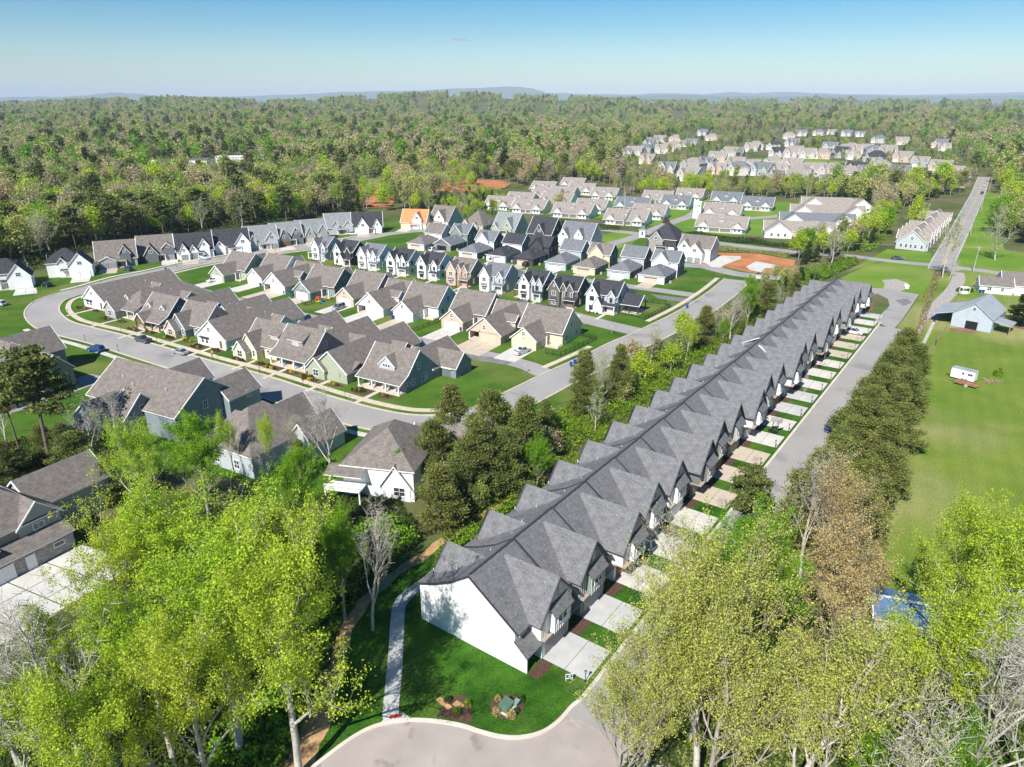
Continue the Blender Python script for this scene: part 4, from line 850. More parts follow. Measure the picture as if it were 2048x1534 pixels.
slabs('driveway', [(lambda o, x, y: (o[0] + x * math.cos(ea) - y * math.sin(ea), o[1] + x * math.sin(ea) + y * math.cos(ea)))(G(0, 1172), x, y) for x, y in ((-9, -.1), (11, -.1), (13, -12), (-9, -12))], 4, 3, CONC, z=.07)

# ---------------------------------------------------------------- barn, farm house, blue end house row
ba = ang((1900, 650), (1970, 663))
h = House((*G(1900, 651), 0), ba, BARNW, METALR, METALR, 'grey-blue tin barn with a dark open doorway and lean-to roofs', 'barn', name='barn')
h.prof('y', 0, 15, [(-5.6, 2.6), (0, 4.2), (5, 7.6), (10.2, 3.6)], 0, 10, o=.3); h.shed('y', .5, 7, 10, 3.2, 14.4, 2.5)
b = MB(); b.face([(3.6, -.03, 0), (6.6, -.03, 0), (6.6, -.03, 2.3), (3.6, -.03, 2.3)], BLACKM); b.build('doorway', h.e)  # black face on the wall paints the dark barn inside; no opening is cut
for x in (1.6, 8.4): b = MB(); b.box(x - 1.5, -.09, .05, x + 1.5, -.02, 2.5, BARNW); b.build('sliding_door', h.e)
for x, y in ((-5.3, .1), (-5.3, 5), (-5.3, 10), (-5.3, 14.8), (14.1, .8), (14.1, 6.8)): b = MB(); b.box(x - .1, y - .1, 0, x + .1, y + .1, 2.6, WOODP); b.build('post', h.e)
h.w.face([(-5.4, 14.9, 0), (0, 14.9, 0), (0, 14.9, 4), (-5.4, 14.9, 2.5)], BARNW); h.win('S', 5, -.02, 5.6, .5, .5, 1, 1, METALR); h.done()
fa = ang((1957, 584), (2015, 589)); h = House((*G(1957, 585), 0), fa, W_WHITE, R_BROWN, TRIM, 'low white farm house with a brown roof at the right edge')
h.gab('x', 0, 9.5, 0, 8, 2.8, 4.9); h.gab('x', 7, 26, 3, 15, 2.9, 6.2); h.win('S', 2.8, 0, 1, 1.2, 1.1, 2, 2); h.win('S', 6.5, 0, 1, .8, 1.1, 2, 2); h.porch(10, 0, 14, 3, [(10.3, .2), (13.8, .2)]); h.done()
# ---------------------------------------------------------------- trees
BARKG = plain('bark_grey', (.3, .27, .23), .95, .3, 2); BARKD = plain('bark_dark', (.14, .11, .085), .95, .3, 2); BARKP = plain('bark_pale', (.44, .41, .35), .95, .3, 2)
LIME = leafmat('leaves_lime', [(.40, .58, .05), (.50, .60, .06)], .5); LIMEG = leafmat('leaves_bright_green', [(.17, .38, .02), (.26, .46, .03)], .5)
YELL = leafmat('leaves_yellow_green', [(.52, .56, .11), (.46, .50, .14)], .45); RUST = leafmat('leaves_tan', [(.58, .45, .22), (.5, .41, .21)], .4)
CEDAR = leafmat('cedar_foliage', [(.19, .235, .06), (.22, .24, .07), (.16, .215, .06)], .35); PINE = leafmat('pine_needles', [(.12, .155, .045), (.15, .18, .05)], .25)
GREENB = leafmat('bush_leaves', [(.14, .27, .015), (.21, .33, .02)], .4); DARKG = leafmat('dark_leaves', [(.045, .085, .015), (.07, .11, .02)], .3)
BLOSS = leafmat('white_blossom', [(.6, .6, .52), (.55, .55, .45)], .3)
MIDC = leafmat('woodland_leaves', [(.44, .47, .15), (.50, .46, .25), (.34, .44, .12), (.52, .45, .28), (.24, .28, .11), (.46, .49, .18), (.44, .39, .29), (.27, .40, .09)], .45)
rng = np.random.default_rng(5)
def rv(n): a = rng.normal(size=(n, 3)); return a / np.linalg.norm(a, axis=1)[:, None]
def quads(C, S, aspect=1.0, up=0.0, out=None):
    n = len(C); a = rv(n) 
    if out is not None: a = a * (1 - up) + out * up; a /= np.linalg.norm(a, axis=1)[:, None]
    b_ = np.cross(a, rv(n)); b_ /= np.linalg.norm(b_, axis=1)[:, None] + 1e-9
    S = np.asarray(S).reshape(-1, 1)
    return np.stack([C - a * S * aspect, C + b_ * S * .6, C + a * S * aspect, C - b_ * S * .6], 1)
def mesh_from(name, quadsarr, mat, tubes=None, bmat=None):
    """quadsarr (n,4,3); tubes list of (p0,p1,r0,r1,sides)"""
    vs = []; nf = 0; me = bpy.data.meshes.new(name)
    V_ = [quadsarr.reshape(-1, 3)] if quadsarr is not None and len(quadsarr) else []
    L = [np.arange(len(quadsarr) * 4)] if V_ else []; base = len(quadsarr) * 4 if V_ else 0
    mi = [np.zeros(len(quadsarr), int)] if V_ else []
    if tubes:
        for nsd in sorted(set(t[4] for t in tubes)):
            tt = [t for t in tubes if t[4] == nsd]
            P0 = np.array([t[0] for t in tt], float); P1 = np.array([t[1] for t in tt], float); r0 = np.array([t[2] for t in tt]); r1 = np.array([t[3] for t in tt])
            d = P1 - P0; d /= np.linalg.norm(d, axis=1)[:, None] + 1e-9
            ref = np.where(np.abs(d[:, 2:3]) > .9, np.array([[1., 0, 0]]), np.array([[0, 0, 1.]])); u = np.cross(d, ref); u /= np.linalg.norm(u, axis=1)[:, None]; v = np.cross(d, u)
            an = np.arange(nsd) * 2 * np.pi / nsd
            ring = u[:, None, :] * np.cos(an)[None, :, None] + v[:, None, :] * np.sin(an)[None, :, None]
            A = P0[:, None] + ring * r0[:, None, None]; B = P1[:, None] + ring * r1[:, None, None]
            vv = np.concatenate([A, B], 1).reshape(-1, 3); k = np.arange(nsd); k2 = (k + 1) % nsd
            f = np.stack([k, k2, k2 + nsd, k + nsd], 1)[None] + (np.arange(len(tt)) * 2 * nsd)[:, None, None] + base
            V_.append(vv); L.append(f.reshape(-1)); base += len(vv); mi.append(np.full(len(tt) * nsd, 1 if bmat and mat else 0))
    vv = np.concatenate(V_); ll = np.concatenate(L); mm = np.concatenate(mi); nfc = len(ll) // 4
    me.vertices.add(len(vv)); me.vertices.foreach_set('co', vv.astype(np.float32).ravel())
    me.loops.add(len(ll)); me.loops.foreach_set('vertex_index', ll.astype(np.int32))
    me.polygons.add(nfc); me.polygons.foreach_set('loop_start', np.arange(nfc, dtype=np.int32) * 4); 
    if mat: me.materials.append(mat)
    if bmat: me.materials.append(bmat)
    me.polygons.foreach_set('material_index', mm.astype(np.int32)); me.update(calc_edges=True); me.validate(); return me
def skeleton(seed, H, spread, lev=4, first=.3, up=.55, kids=(8, 6, 5), lean=0, r0=None, droop=0):
    rd = random.Random(seed); segs = []; tips = []
    def grow(p, d, L, r, l):
        n = 4 if l == 0 else 3; pts = [Vector(p)]; d = Vector(d)
        for i in range(n):
            j = Vector((rd.uniform(-1, 1), rd.uniform(-1, 1), rd.uniform(-.4, .8))) * (.1 if l == 0 else .28)
            d = (d + j + Vector((0, 0, (.12 if l else .0) - droop * .1 * l))).normalized(); q = pts[-1] + d * (L / n); 
            ra, rb = r * (1 - .62 * i / n), r * (1 - .62 * (i + 1) / n)
            segs.append((tuple(pts[-1]), tuple(q), ra, rb, 7 if l == 0 else 5 if l == 1 else 3, l)); pts.append(q)
        if l >= lev - 1: tips.extend([(tuple(pts[k]), l) for k in range(1, n + 1)]); return
        k = kids[min(l, len(kids) - 1)]
        for c in range(k):
            t = (first if l == 0 else .25) + (1 - (first if l == 0 else .25)) * (c + rd.random() * .6) / k; t = min(t, .99)
            f = t * n; i = min(int(f), n - 1); q = pts[i].lerp(pts[i + 1], f - i)
            az = c * 2.4 + rd.random() * 1.2; side = Vector((math.cos(az), math.sin(az), 0)); side = (side - d * side.dot(d) * .6).normalized()
            a = rd.uniform(.5, .95) * (1.15 if l == 0 else 1) * (1.2 - .5 * t if l == 0 else 1)
            nd = (d * math.cos(a) + side * math.sin(a) * spread + Vector((0, 0, up * .3))).normalized()
            LL = (H * .42 * (1.15 - .55 * t) if l == 0 else L * rd.uniform(.45, .7))
            grow(q, nd, LL, r * (1 - .6 * t) * (.55 if l == 0 else .6), l + 1)
        if l == 0: grow(pts[-1], (d + Vector((rd.uniform(-.2, .2), rd.uniform(-.2, .2), .5))).normalized(), H * .3, r * .38, 1)
    grow((0, 0, -.3), (lean, rd.uniform(-.05, .05), 1), H * .68, r0 or H * .016, 0)
    return segs, tips
def leafy(name, seed, H, spread, nleaf, size, mat, bark, **k):
    cl = k.pop('cl', .013); segs, tips = skeleton(seed, H, spread, **k); T_ = np.array([t[0] for t in tips]); lv = np.array([t[1] for t in tips])
    sub = rng.permutation(len(T_))[:int(len(T_) * .72)]; idx = sub[rng.integers(0, len(sub), nleaf)]; C = T_[idx] + rng.normal(size=(nleaf, 3)) * H * cl
    top = max(T_[:, 2].max(), H * .5); s = H / top
    C = C[C[:, 2] > H * .12]
    me = mesh_from('crown', quads(C, rng.uniform(.6, 1.3, len(C)) * size, .95), mat)
    tk = [t[:5] for t in segs]; mt = mesh_from('trunk', None, None, tk, bark); return mt, me, H
def bare(name, seed, H, spread, bark, ntwig=2500, tw=.9, few=None, **k):
    segs, tips = skeleton(seed, H, spread, **k); T_ = np.array([t[0] for t in tips]); tk = [t[:5] for t in segs]
    idx = rng.integers(0, len(T_), ntwig); d = rv(ntwig); d[:, 2] = np.abs(d[:, 2]) * .8 + .1; P0 = T_[idx]; P1 = P0 + d * rng.uniform(.4, 1, (ntwig, 1)) * tw
    tw_ = [(tuple(a), tuple(b_), .02, .008, 3) for a, b_ in zip(P0, P1)]
    mt = mesh_from('trunk', None, None, tk, bark)
    if few: C = T_[rng.integers(0, len(T_), few[0])] + rng.normal(size=(few[0], 3)) * .35; me = mesh_from('crown', quads(C, rng.uniform(.6, 1.3, few[0]) * few[1], .95), few[2], tw_, bark)
    else: me = mesh_from('crown', None, None, tw_, bark)
    return mt, me, H
def conifer(name, seed, H, Rd, n, size, mat, bark, prof='cedar', clumps=150):
    rd = np.random.default_rng(seed)
    def rad(t):
        if prof == 'cedar': return Rd * np.clip(np.sin(np.pi * np.clip(t, .0, 1) ** .62) ** .8, 0, 1) * (1 - .35 * t) + .15
        return Rd * (1 - t) ** .8 * np.clip(t * 6, 0, 1) + .15
    t = rd.uniform(.06, 1, clumps) ** .9; an = rd.uniform(0, 2 * np.pi, clumps); r = rad(t) * rd.uniform(.4, 1.2, clumps); top = 1 + .0 * t
    CC = np.stack([r * np.cos(an), r * np.sin(an), t * H * .97], 1)
    idx = rd.integers(0, clumps, n); sg = np.stack([np.full(n, .1 * Rd + .14)] * 2 + [np.full(n, .02 * H)], 1)
    g_ = rd.normal(size=(n, 3)); C = CC[idx] + g_ * sg
    o = np.stack([np.cos(an[idx]), np.sin(an[idx]), np.full(n, .7)], 1) + rd.normal(size=(n, 3)) * .5; o /= np.linalg.norm(o, axis=1)[:, None]
    me = mesh_from('crown', quads(C, rd.uniform(.6, 1.3, n) * size, 1.25, .75, o), mat)
    tb = [((0, 0, -.3), (0, 0, H * .5), H * .018, H * .012, 7), ((0, 0, H * .5), (0, 0, H * .96), H * .012, .03, 5)]
    for i in range(30):
        q = CC[rd.integers(0, clumps)]; tb.append(((0, 0, q[2] * .8), tuple(q), .06, .02, 3))
    return mesh_from('trunk', None, None, tb, bark), me, H
def pine(name, seed, H, n, size, mat, bark, low=.5, lean=.03):
    rd = random.Random(seed); tb = []; CC = []
    n1 = 5; p = Vector((0, 0, -.3)); pts = [p]
    for i in range(n1):
        q = p + Vector((rd.uniform(-.3, .3) + lean * H / n1, rd.uniform(-.3, .3), H * .95 / n1)); tb.append((tuple(p), tuple(q), H * .016 * (1 - .16 * i), H * .016 * (1 - .16 * (i + 1)), 7)); p = q; pts.append(q)
    for i in range(26):
        t = low + (1 - low) * i / 26; f = t * n1; k = min(int(f), n1 - 1); q = pts[k].lerp(pts[k + 1], f - k); az = i * 2.4 + rd.random()
        L = H * .24 * (1 - .65 * ((t - low) / (1 - low))) * rd.uniform(.6, 1.15); e = q + Vector((math.cos(az) * L, math.sin(az) * L, L * rd.uniform(.0, .35)))
        m_ = q.lerp(e, .5) + Vector((0, 0, -.2)); tb += [(tuple(q), tuple(m_), .09, .06, 4), (tuple(m_), tuple(e), .06, .03, 3)]
        for s_ in (.5, .7, .85, 1): 
            for _ in range(2): CC.append(q.lerp(e, s_) + Vector((rd.uniform(-.7, .7), rd.uniform(-.7, .7), rd.uniform(0, .5))))
    CC.append(pts[-1]); CA = np.array([tuple(c) for c in CC]); idx = rng.integers(0, len(CA), n); C = CA[idx] + rng.normal(size=(n, 3)) * np.array([.62, .62, .28])
    me = mesh_from('crown', quads(C, rng.uniform(.6, 1.2, n) * size, 1.2), mat); return mesh_from('trunk', None, None, tb, bark), me, H

K = {}
K['lime'] = [leafy('l', 11, 18, .75, 28000, .085, LIME, BARKP, kids=(8, 6, 5), lev=4, first=.4), leafy('l', 12, 18, .85, 28000, .085, LIME, BARKP, kids=(9, 6, 5), lev=4, first=.36), leafy('l', 13, 18, .65, 24000, .085, LIME, BARKG, kids=(7, 6, 5), lev=4, first=.45)]
K['green'] = [leafy('g', 21, 16, .85, 36000, .085, LIMEG, BARKG, kids=(9, 6, 5), lev=4, first=.3), leafy('g', 22, 16, .8, 32000, .085, LIMEG, BARKG, kids=(8, 6, 5), lev=4, first=.34)]
K['yellow'] = [leafy('y', 31, 17, .8, 21000, .075, YELL, BARKP, kids=(9, 7, 5), lev=4, first=.3, cl=.012), leafy('y', 32, 17, .9, 18000, .075, YELL, BARKG, kids=(9, 7, 5), lev=4, first=.25, cl=.012)]
K['rust'] = [leafy('r', 41, 16, .9, 15000, .075, RUST, BARKG, kids=(9, 7, 5), lev=4, first=.3, cl=.012)]
K['bare'] = [bare('b', 51, 15, .8, BARKP, 900, kids=(8, 5, 4), lev=4), bare('b', 52, 15, .9, BARKP, 900, kids=(8, 5, 4), lev=4, few=(2500, .07, YELL)), bare('b', 53, 15, .7, BARKP, 800, kids=(7, 5, 4), lev=4)]
K['cedar'] = [conifer('c', 61, 13, 3.4, 22000, .14, CEDAR, BARKD, clumps=105), conifer('c', 62, 13, 3.9, 22000, .14, CEDAR, BARKD, clumps=90), conifer('c', 63, 13, 3.1, 20000, .14, CEDAR, BARKD, clumps=80)]
K['pine'] = [pine('p', 71, 22, 9000, .3, PINE, BARKD), pine('p', 72, 22, 9000, .3, PINE, BARKD, .58)]
K['blossom'] = [leafy('w', 81, 8, .9, 5000, .1, BLOSS, BARKD, kids=(8, 6, 4), lev=4, first=.2)]
# lighter versions for the middle distance
K['mlime'] = [leafy('l', 14, 14, .85, 2600, .34, LIME, BARKG, kids=(7, 5), lev=3, first=.25, cl=.06), leafy('l', 15, 14, .75, 2600, .34, LIMEG, BARKG, kids=(7, 5), lev=3, first=.25, cl=.06)]
K['mmix'] = [leafy('m', s, 15, .85, 2000, .36, MIDC, BARKG, kids=(7, 5), lev=3, first=.3, cl=.06) for s in (16, 17, 18)]
K['mbare'] = [bare('b', s, 14, .85, BARKP, 900, 1.1, kids=(8, 5), lev=3, few=(350, .25, MIDC)) for s in (54, 55)]
K['mpine'] = [pine('p', 73, 20, 2600, .5, PINE, BARKD, .5), pine('p', 74, 20, 2600, .5, PINE, BARKD, .6)]
K['mcedar'] = [conifer('c', 64, 11, 3, 2600, .36, CEDAR, BARKD, clumps=110), conifer('c', 65, 11, 2.6, 2400, .36, DARKG, BARKD, clumps=100)]
TREE_N = 0
def tree(kind, x, y, H, label, group=None, var=None, sx=1.0, name='tree'):
    global TREE_N
    mt, me, h0 = K[kind][(var if var is not None else random.randrange(len(K[kind]))) % len(K[kind])]
    r = empty(name, (x, y, 0), random.random() * 6.28, label, 'tree', group); s = H / h0
    link('trunk', mt, r, scale=(s * sx, s * sx, s)); link('crown', me, r, scale=(s * sx, s * sx, s)); TREE_N += 1; return r
def tpx(kind, u, v, vt, label, var=None, sx=1.0, hmax=30, name='tree', H=None, group=None):
    x, y = G(u, v); return tree(kind, x, y, H or min(hmax, HT(u, v, vt)), label, group, var, sx, name)

# ---- trees one can name, near left
NEARL = [('green', 420, 1050, 845, 'broad bright green tree beside the grey stone-fronted house', 0, 1.15), ('lime', 305, 1060, 850, 'lime green tree with pale forked limbs in front of the grey house wall', 1, 1.0),
 ('green', 592, 1120, 912, 'rounded bright green tree in front of the white house with the balcony', 1, .95), ('lime', 470, 960, 835, 'slim lime tree standing against the brown hip roof', 2, .7), ('lime', 540, 960, 838, 'second slim lime tree against the brown hip roof, nearer the bare tree', 0, .62),
 ('lime', 420, 1330, 985, 'tall lime tree at the centre of the near left grove', 0, 1.1), ('lime', 300, 1360, 1045, 'lime tree at the right of the concrete drive of the grey house', 1, .95), ('lime', 560, 1330, 1000, 'lime tree at the right of the near left grove, above the dark wood', 2, 1.1),
 ('lime', 175, 1470, 1235, 'low lime tree below the pale drive', 2, 1.1), ('lime', 480, 1500, 1075, 'lime tree with a thick mottled trunk in the near left grove', 1, 1.1), ('lime', 350, 1530, 1200, 'lime tree leaning over the bottom edge of the near left grove', 0, 1.05), ('lime', 598, 1550, 985, 'very tall lime tree next to the shaded dirt path', 1, .95), ('green', 600, 1290, 1090, 'dense green tree between the lime grove and the dirt path', 0, .9),
 ('bare', 50, 1560, 1235, 'leafless tree with white branches at the lower left corner', 0, 1.0), ('bare', 200, 1640, 1240, 'leafless forked tree at the bottom edge, left of the grove', 2, 1.0), ('lime', 430, 1640, 1260, 'airy lime tree with a tall bare trunk at the bottom edge', 1, .9), ('lime', 80, 1640, 1370, 'small lime tree at the bottom left corner', 0, .8), ('lime', 270, 1760, 1360, 'lime tree crossing the bottom edge left of the grove', 2, .9),
 ('bare', 745, 1260, 1020, 'dead grey tree at the edge of the shaded lawn', 2, .8), ('green', 690, 1240, 1050, 'dark-shaded green tree behind the dead grey tree', 1, .9), ('cedar', 650, 1180, 1010, 'shaded cedar under the wood edge beside the dead tree', 1, 1.1),
 ('pine', 100, 920, 690, 'tall pine with open layered crown at the left edge', 0, 1.15), ('pine', 40, 905, 745, 'thin pine trunk beside the tall pine at the left edge', 1, .9), ('bare', 250, 925, 785, 'leafless tree in front of the slate blue house', 0, 1.0), ('bare', 190, 930, 800, 'small leafless tree left of the slate blue house', 2, 1.1), ('bare', 15, 900, 790, 'leafless tree at the far left edge below the pine', 2, 1.0),
 ('bare', 660, 960, 780, 'tall leafless tree between the two brown-roofed houses', 0, .9), ('bare', 600, 940, 835, 'small bare tree beside the white house', 1, .8), ('cedar', 605, 960, 880, 'dark cedar behind the tall leafless tree', 0, .9), ('bare', 540, 1000, 880, 'thin bare stem in front of the blue-grey house', 2, .7),
 ('cedar', 160, 960, 860, 'dark shrub-like cedar under the tall pine', 1, 1.4), ('cedar', 230, 1000, 905, 'dark cedar behind the grey roof', 2, 1.4), ('cedar', 90, 905, 850, 'low dark cedar at the foot of the pine', 0, 1.6), ('cedar', 20, 960, 880, 'dark evergreen cut by the left edge above the grey roof', 1, 1.5), ('cedar', 130, 900, 845, 'dark evergreen between the pine and the slate blue house', 2, 1.5), ('cedar', 300, 985, 905, 'dark evergreen under the bare tree by the slate blue house', 0, 1.4)]
for k, u, v, vt, lb, vr, sx in NEARL: tpx(k, u, v, vt, lb, vr, sx, 26)
# ---- middle strip between the estate and the townhouses
MIDS = [('cedar', 905, 900, 770, 'olive cedar in front of the open lawn by the street curve', 0, 1.0), ('cedar', 870, 960, 835, 'cedar standing in the street curve', 1, 1.1), ('green', 790, 985, 905, 'small green tree beside the white house with the balcony', 1, .9), ('cedar', 985, 930, 775, 'dark cedar right of the street curve cedar', 1, 1.1), ('cedar', 1050, 945, 795, 'broad dark cedar in the group above the green thicket', 0, 1.0), ('green', 1075, 985, 880, 'green broadleaf tree in front of the broad dark cedar', 0, 1.0), ('cedar', 930, 1010, 880, 'cedar low in the group next to the dark wood', 2, 1.2), ('cedar', 880, 1060, 930, 'olive cedar over the dirt path', 0, 1.2), ('cedar', 1090, 900, 800, 'cedar at the right end of the cedar group', 2, .9), ('cedar', 960, 1000, 840, 'dark cedar in the middle of the cedar group', 0, 1.0), ('cedar', 1010, 985, 850, 'dense cedar facing the townhouses', 1, 1.1),
 ('cedar', 1165, 830, 700, 'pointed cedar beside the road bend, left of a pair', 0, .85), ('cedar', 1235, 810, 690, 'pointed cedar beside the road bend, right of a pair', 2, .85), ('bare', 1195, 830, 705, 'grey tree between the two pointed cedars', 1, .6),
 ('lime', 1370, 725, 645, 'lime tree by the road above the thicket', 0, .95), ('bare', 1300, 725, 650, 'wispy bare tree at the roadside', 1, 1.2), ('yellow', 1250, 720, 690, 'low yellow-green bush tree at the road edge', 0, 1.2), ('cedar', 1405, 700, 612, 'olive cedar near the road, behind the lime tree', 0, 1.0), ('bare', 1460, 680, 590, 'pale bare tree with spreading limbs by the townhouse roofs', 0, 1.1), ('green', 1492, 660, 560, 'rounded bright green tree behind the townhouse roofs', 0, .85), ('cedar', 1530, 640, 560, 'dark cedar behind the townhouse roofs', 1, 1.0), ('bare', 1555, 640, 570, 'thin bare tree next to the dark cedar', 2, .8), ('cedar', 1585, 615, 545, 'cedar at the top end of the townhouse strip', 2, 1.0), ('green', 1440, 700, 640, 'light green tree against the bare tree', 1, .8), ('cedar', 1480, 690, 640, 'small cedar under the bright green tree', 2, .9)]
for k, u, v, vt, lb, vr, sx in MIDS: tpx(k, u, v, vt, lb, vr, sx, 22)
for i, (xx, yy, k, hh) in enumerate([(44, 25, 'mmix', 6), (52, 30, 'mlime', 6), (60, 25, 'mbare', 8), (66, 31, 'mlime', 7), (74, 26, 'mmix', 6), (80, 34, 'mbare', 8), (86, 28, 'mlime', 8), (92, 33, 'mmix', 8), (98, 26, 'mlime', 7), (103, 32, 'mcedar', 6), (110, 27, 'mmix', 9), (117, 31, 'mlime', 9), (124, 26, 'mbare', 10), (130, 30, 'mcedar', 7), (138, 25, 'mmix', 8), (32, 27, 'mlime', 5), (24, 25, 'mmix', 5)]):
    tree(k, *T(xx, yy), hh, '%s small tree along the thicket behind the townhouses, counted from the near end' % ordn[i], 'small trees in the thicket', None, 1.1)
# ---- row of cedars on the right of the townhouse street
cw = ordn
for i in range(17):
    t = i / 16; x = 44 + 88 * t; y = -17.6 - 1.2 * (1 - t) + random.uniform(-.6, .6)
    tree('cedar', *T(x, y), random.uniform(10.5, 13) * (1.05 - .2 * t), '%s cedar of the dense row beside the townhouse street, counted from the near end' % cw[i], 'cedars beside the townhouse street', i, 1.2)
for i in range(12):
    t = i / 11; x = 42 + 78 * t; y = -24.5 + random.uniform(-1, 1) + 2.2 * t
    tree('cedar', *T(x, y), random.uniform(10, 12.5) * (1.05 - .2 * t), '%s cedar on the field side of the dense cedar row' % cw[i], 'cedars on the field side of the row', i + 1, 1.25)
# ---- near right grove
NEARR = [('pine', 1480, 1130, 930, 'flat-topped green pine beside the townhouse driveways', 0, .9), ('rust', 1640, 1190, 940, 'tan budding tree with bare limbs right of the pine', 0, 1.0), ('bare', 1600, 1160, 925, 'bare tree behind the tan budding tree', 0, .9), ('green', 1480, 1330, 1045, 'green tree with white limbs over the near driveways', 0, 1.05), ('rust', 1640, 1340, 1050, 'tan budding tree at the field edge', 0, 1.1), ('rust', 1720, 1260, 1100, 'small tan budding tree reaching over the field', 0, .9), ('green', 1400, 1270, 1080, 'light green tree touching the townhouse driveways', 1, .8),
 ('yellow', 1290, 1550, 1195, 'yellow-green budding tree over the rounded road end', 0, 1.0), ('yellow', 1420, 1640, 1270, 'yellow-green tree at the bottom, right of the road end', 1, 1.05), ('yellow', 1560, 1640, 1240, 'yellow-green tree at the bottom centre of the right grove', 0, 1.05), ('yellow', 1380, 1480, 1195, 'thin yellow-green tree beside the green white-limbed tree', 1, .95), ('rust', 1640, 1560, 1230, 'tan tree between the yellow-green trees and the lime tree', 0, .9), ('yellow', 1240, 1640, 1330, 'yellow-green tree leaning over the lane at the bottom edge', 1, .9), ('bare', 1330, 1400, 1065, 'very sparse budding tree reaching over the nearest driveways', 1, .9), ('yellow', 1390, 1580, 1140, 'yellow-green tree overhanging the lane beside the first driveways', 0, .95), ('yellow', 1440, 1450, 1050, 'yellow-green tree hiding the lane at the third driveway', 1, .9),
 ('lime', 1790, 1560, 1180, 'lime tree with white limbs in front of the blue court', 2, 1.0), ('lime', 1960, 1420, 960, 'tall lime tree at the right edge over the field', 0, 1.0), ('lime', 1880, 1330, 1010, 'lime tree casting a shadow on the mown field', 1, .9), ('lime', 2090, 1300, 905, 'lime tree cut by the right edge of the picture', 2, 1.0), ('bare', 1900, 1680, 1230, 'leafless tree with thick pale limbs at the lower right', 0, 1.0), ('bare', 2040, 1640, 1290, 'leafless tree in the lower right corner', 2, 1.0), ('blossom', 2010, 1420, 1290, 'small tree with white blossom at the lower right', 0, 1.3), ('green', 1720, 1720, 1478, 'small bright green tree at the bottom edge', 0, .8), ('green', 1850, 1740, 1488, 'second small bright green tree at the bottom edge, to the right', 1, .8), ('bare', 1780, 1800, 1400, 'bare tree at the bottom edge below the lime tree', 1, .9)]
for k, u, v, vt, lb, vr, sx in NEARR: tpx(k, u, v, vt, lb, vr, sx, 24)
# ---- right side beyond: road trees and farm trees
FARR = [('mbare', 1885, 555, 425, 'bare tree standing at the crossroads by the main road', 0, .8), ('mlime', 1822, 470, 395, 'green tree beside the main road opposite the blue houses', 0, .7), ('bare', 1900, 555, 520, 'leafless shrub tree at the corner of the lane', 0, 1.5), ('mcedar', 2040, 650, 590, 'dark round evergreen at the right edge behind the barn', 1, 1.6), ('mlime', 1770, 470, 415, 'lime tree left of the blue end house', 1, 1.2), ('mbare', 1662, 530, 455, 'spreading bare tree behind the clay lot', 0, 1.1), ('mbare', 1990, 520, 440, 'grey bare tree at the right edge beyond the road', 1, 1.2), ('mmix', 1120, 428, 385, 'green tree by the left end of the courtyard homes', 1, 1.0)]
for k, u, v, vt, lb, vr, sx in FARR: tpx(k, u, v, vt, lb, vr, sx, 22)
def inpoly(u, v, P):
    u = np.asarray(u); v = np.asarray(v); c = np.zeros(u.shape, bool); n = len(P)
    for i in range(n):
        (x0, y0), (x1, y1) = P[i], P[(i + 1) % n]
        if y0 == y1: continue
        k = ((y0 > v) != (y1 > v)) & (u < (x1 - x0) * (v - y0) / (y1 - y0) + x0); c ^= k
    return c
def scatter(poly, step, seed=0):
    """jittered grid in the world inside a picture-drawn area of level ground"""
    W = [G(*p) for p in poly]; xs = [p[0] for p in W]; ys_ = [p[1] for p in W]; rd = np.random.default_rng(seed)
    X, Y = np.meshgrid(np.arange(min(xs), max(xs), step), np.arange(min(ys_), max(ys_), step)); X = X.ravel() + rd.uniform(-.45, .45, X.size) * step; Y = Y.ravel() + rd.uniform(-.45, .45, Y.size) * step
    k = inpoly(X, Y, W); return X[k], Y[k]
CAND = []
def wood(poly, step, mix, hr, label, group, seed=1, cap=999):
    X, Y = scatter(poly, step, seed); o = np.argsort(Y); n = 0
    for i in o[:cap]:
        k = random.choices([m[0] for m in mix], [m[1] for m in mix])[0]
        f = {'mlime': 'spring green tree', 'mmix': 'olive budding tree', 'mbare': 'grey leafless tree', 'mpine': 'tall pine', 'mcedar': 'bushy evergreen', 'mgreen': 'green tree'}[k]
        CAND.append((k, X[i], Y[i], random.uniform(*hr) * (1.2 if k == 'mpine' else .75 if k == 'mcedar' else 1), f + ' ' + label, f + 's ' + group)); n += 1
    return n
mixL = [('mlime', 3), ('mmix', 3), ('mpine', 4), ('mbare', 1.6), ('mcedar', 1)]
wood([(-60, 560), (60, 526), (140, 505), (220, 494), (300, 478), (300, 440), (130, 450), (-60, 485)], 7.6, mixL, (13, 18), 'in the wood edge behind the houses at the upper left', 'in the wood edge at the upper left', 2)
wood([(300, 482), (400, 468), (520, 453), (620, 440), (700, 426), (700, 396), (520, 408), (300, 440)], 8.6, mixL, (12, 17), 'in the wood edge behind the grey-roofed house row', 'behind the grey-roofed house row', 3)
wood([(700, 428), (790, 424), (860, 430), (870, 395), (960, 378), (960, 366), (820, 380), (700, 396)], 9.5, [('mlime', 2), ('mmix', 3), ('mbare', 2), ('mcedar', 2)], (8, 13), 'behind the black-roofed and orange-roofed houses', 'behind the orange-roofed house', 4)
wood([(1600, 540), (1680, 520), (1735, 500), (1770, 470), (1780, 440), (1790, 410), (1745, 405), (1740, 440), (1700, 480), (1640, 495), (1590, 512)], 6.5, [('mlime', 3), ('mmix', 3), ('mbare', 2.5), ('mcedar', 2)], (7, 12), 'in the thicket by the clay lot', 'in the thicket left of the blue house row', 5)
wood([(1975, 470), (2130, 500), (2130, 400), (2060, 360), (1990, 360), (2000, 400)], 8.5, [('mlime', 3), ('mmix', 3), ('mbare', 1), ('mcedar', 1.5)], (11, 16), 'in the wood right of the main road', 'right of the main road', 6)
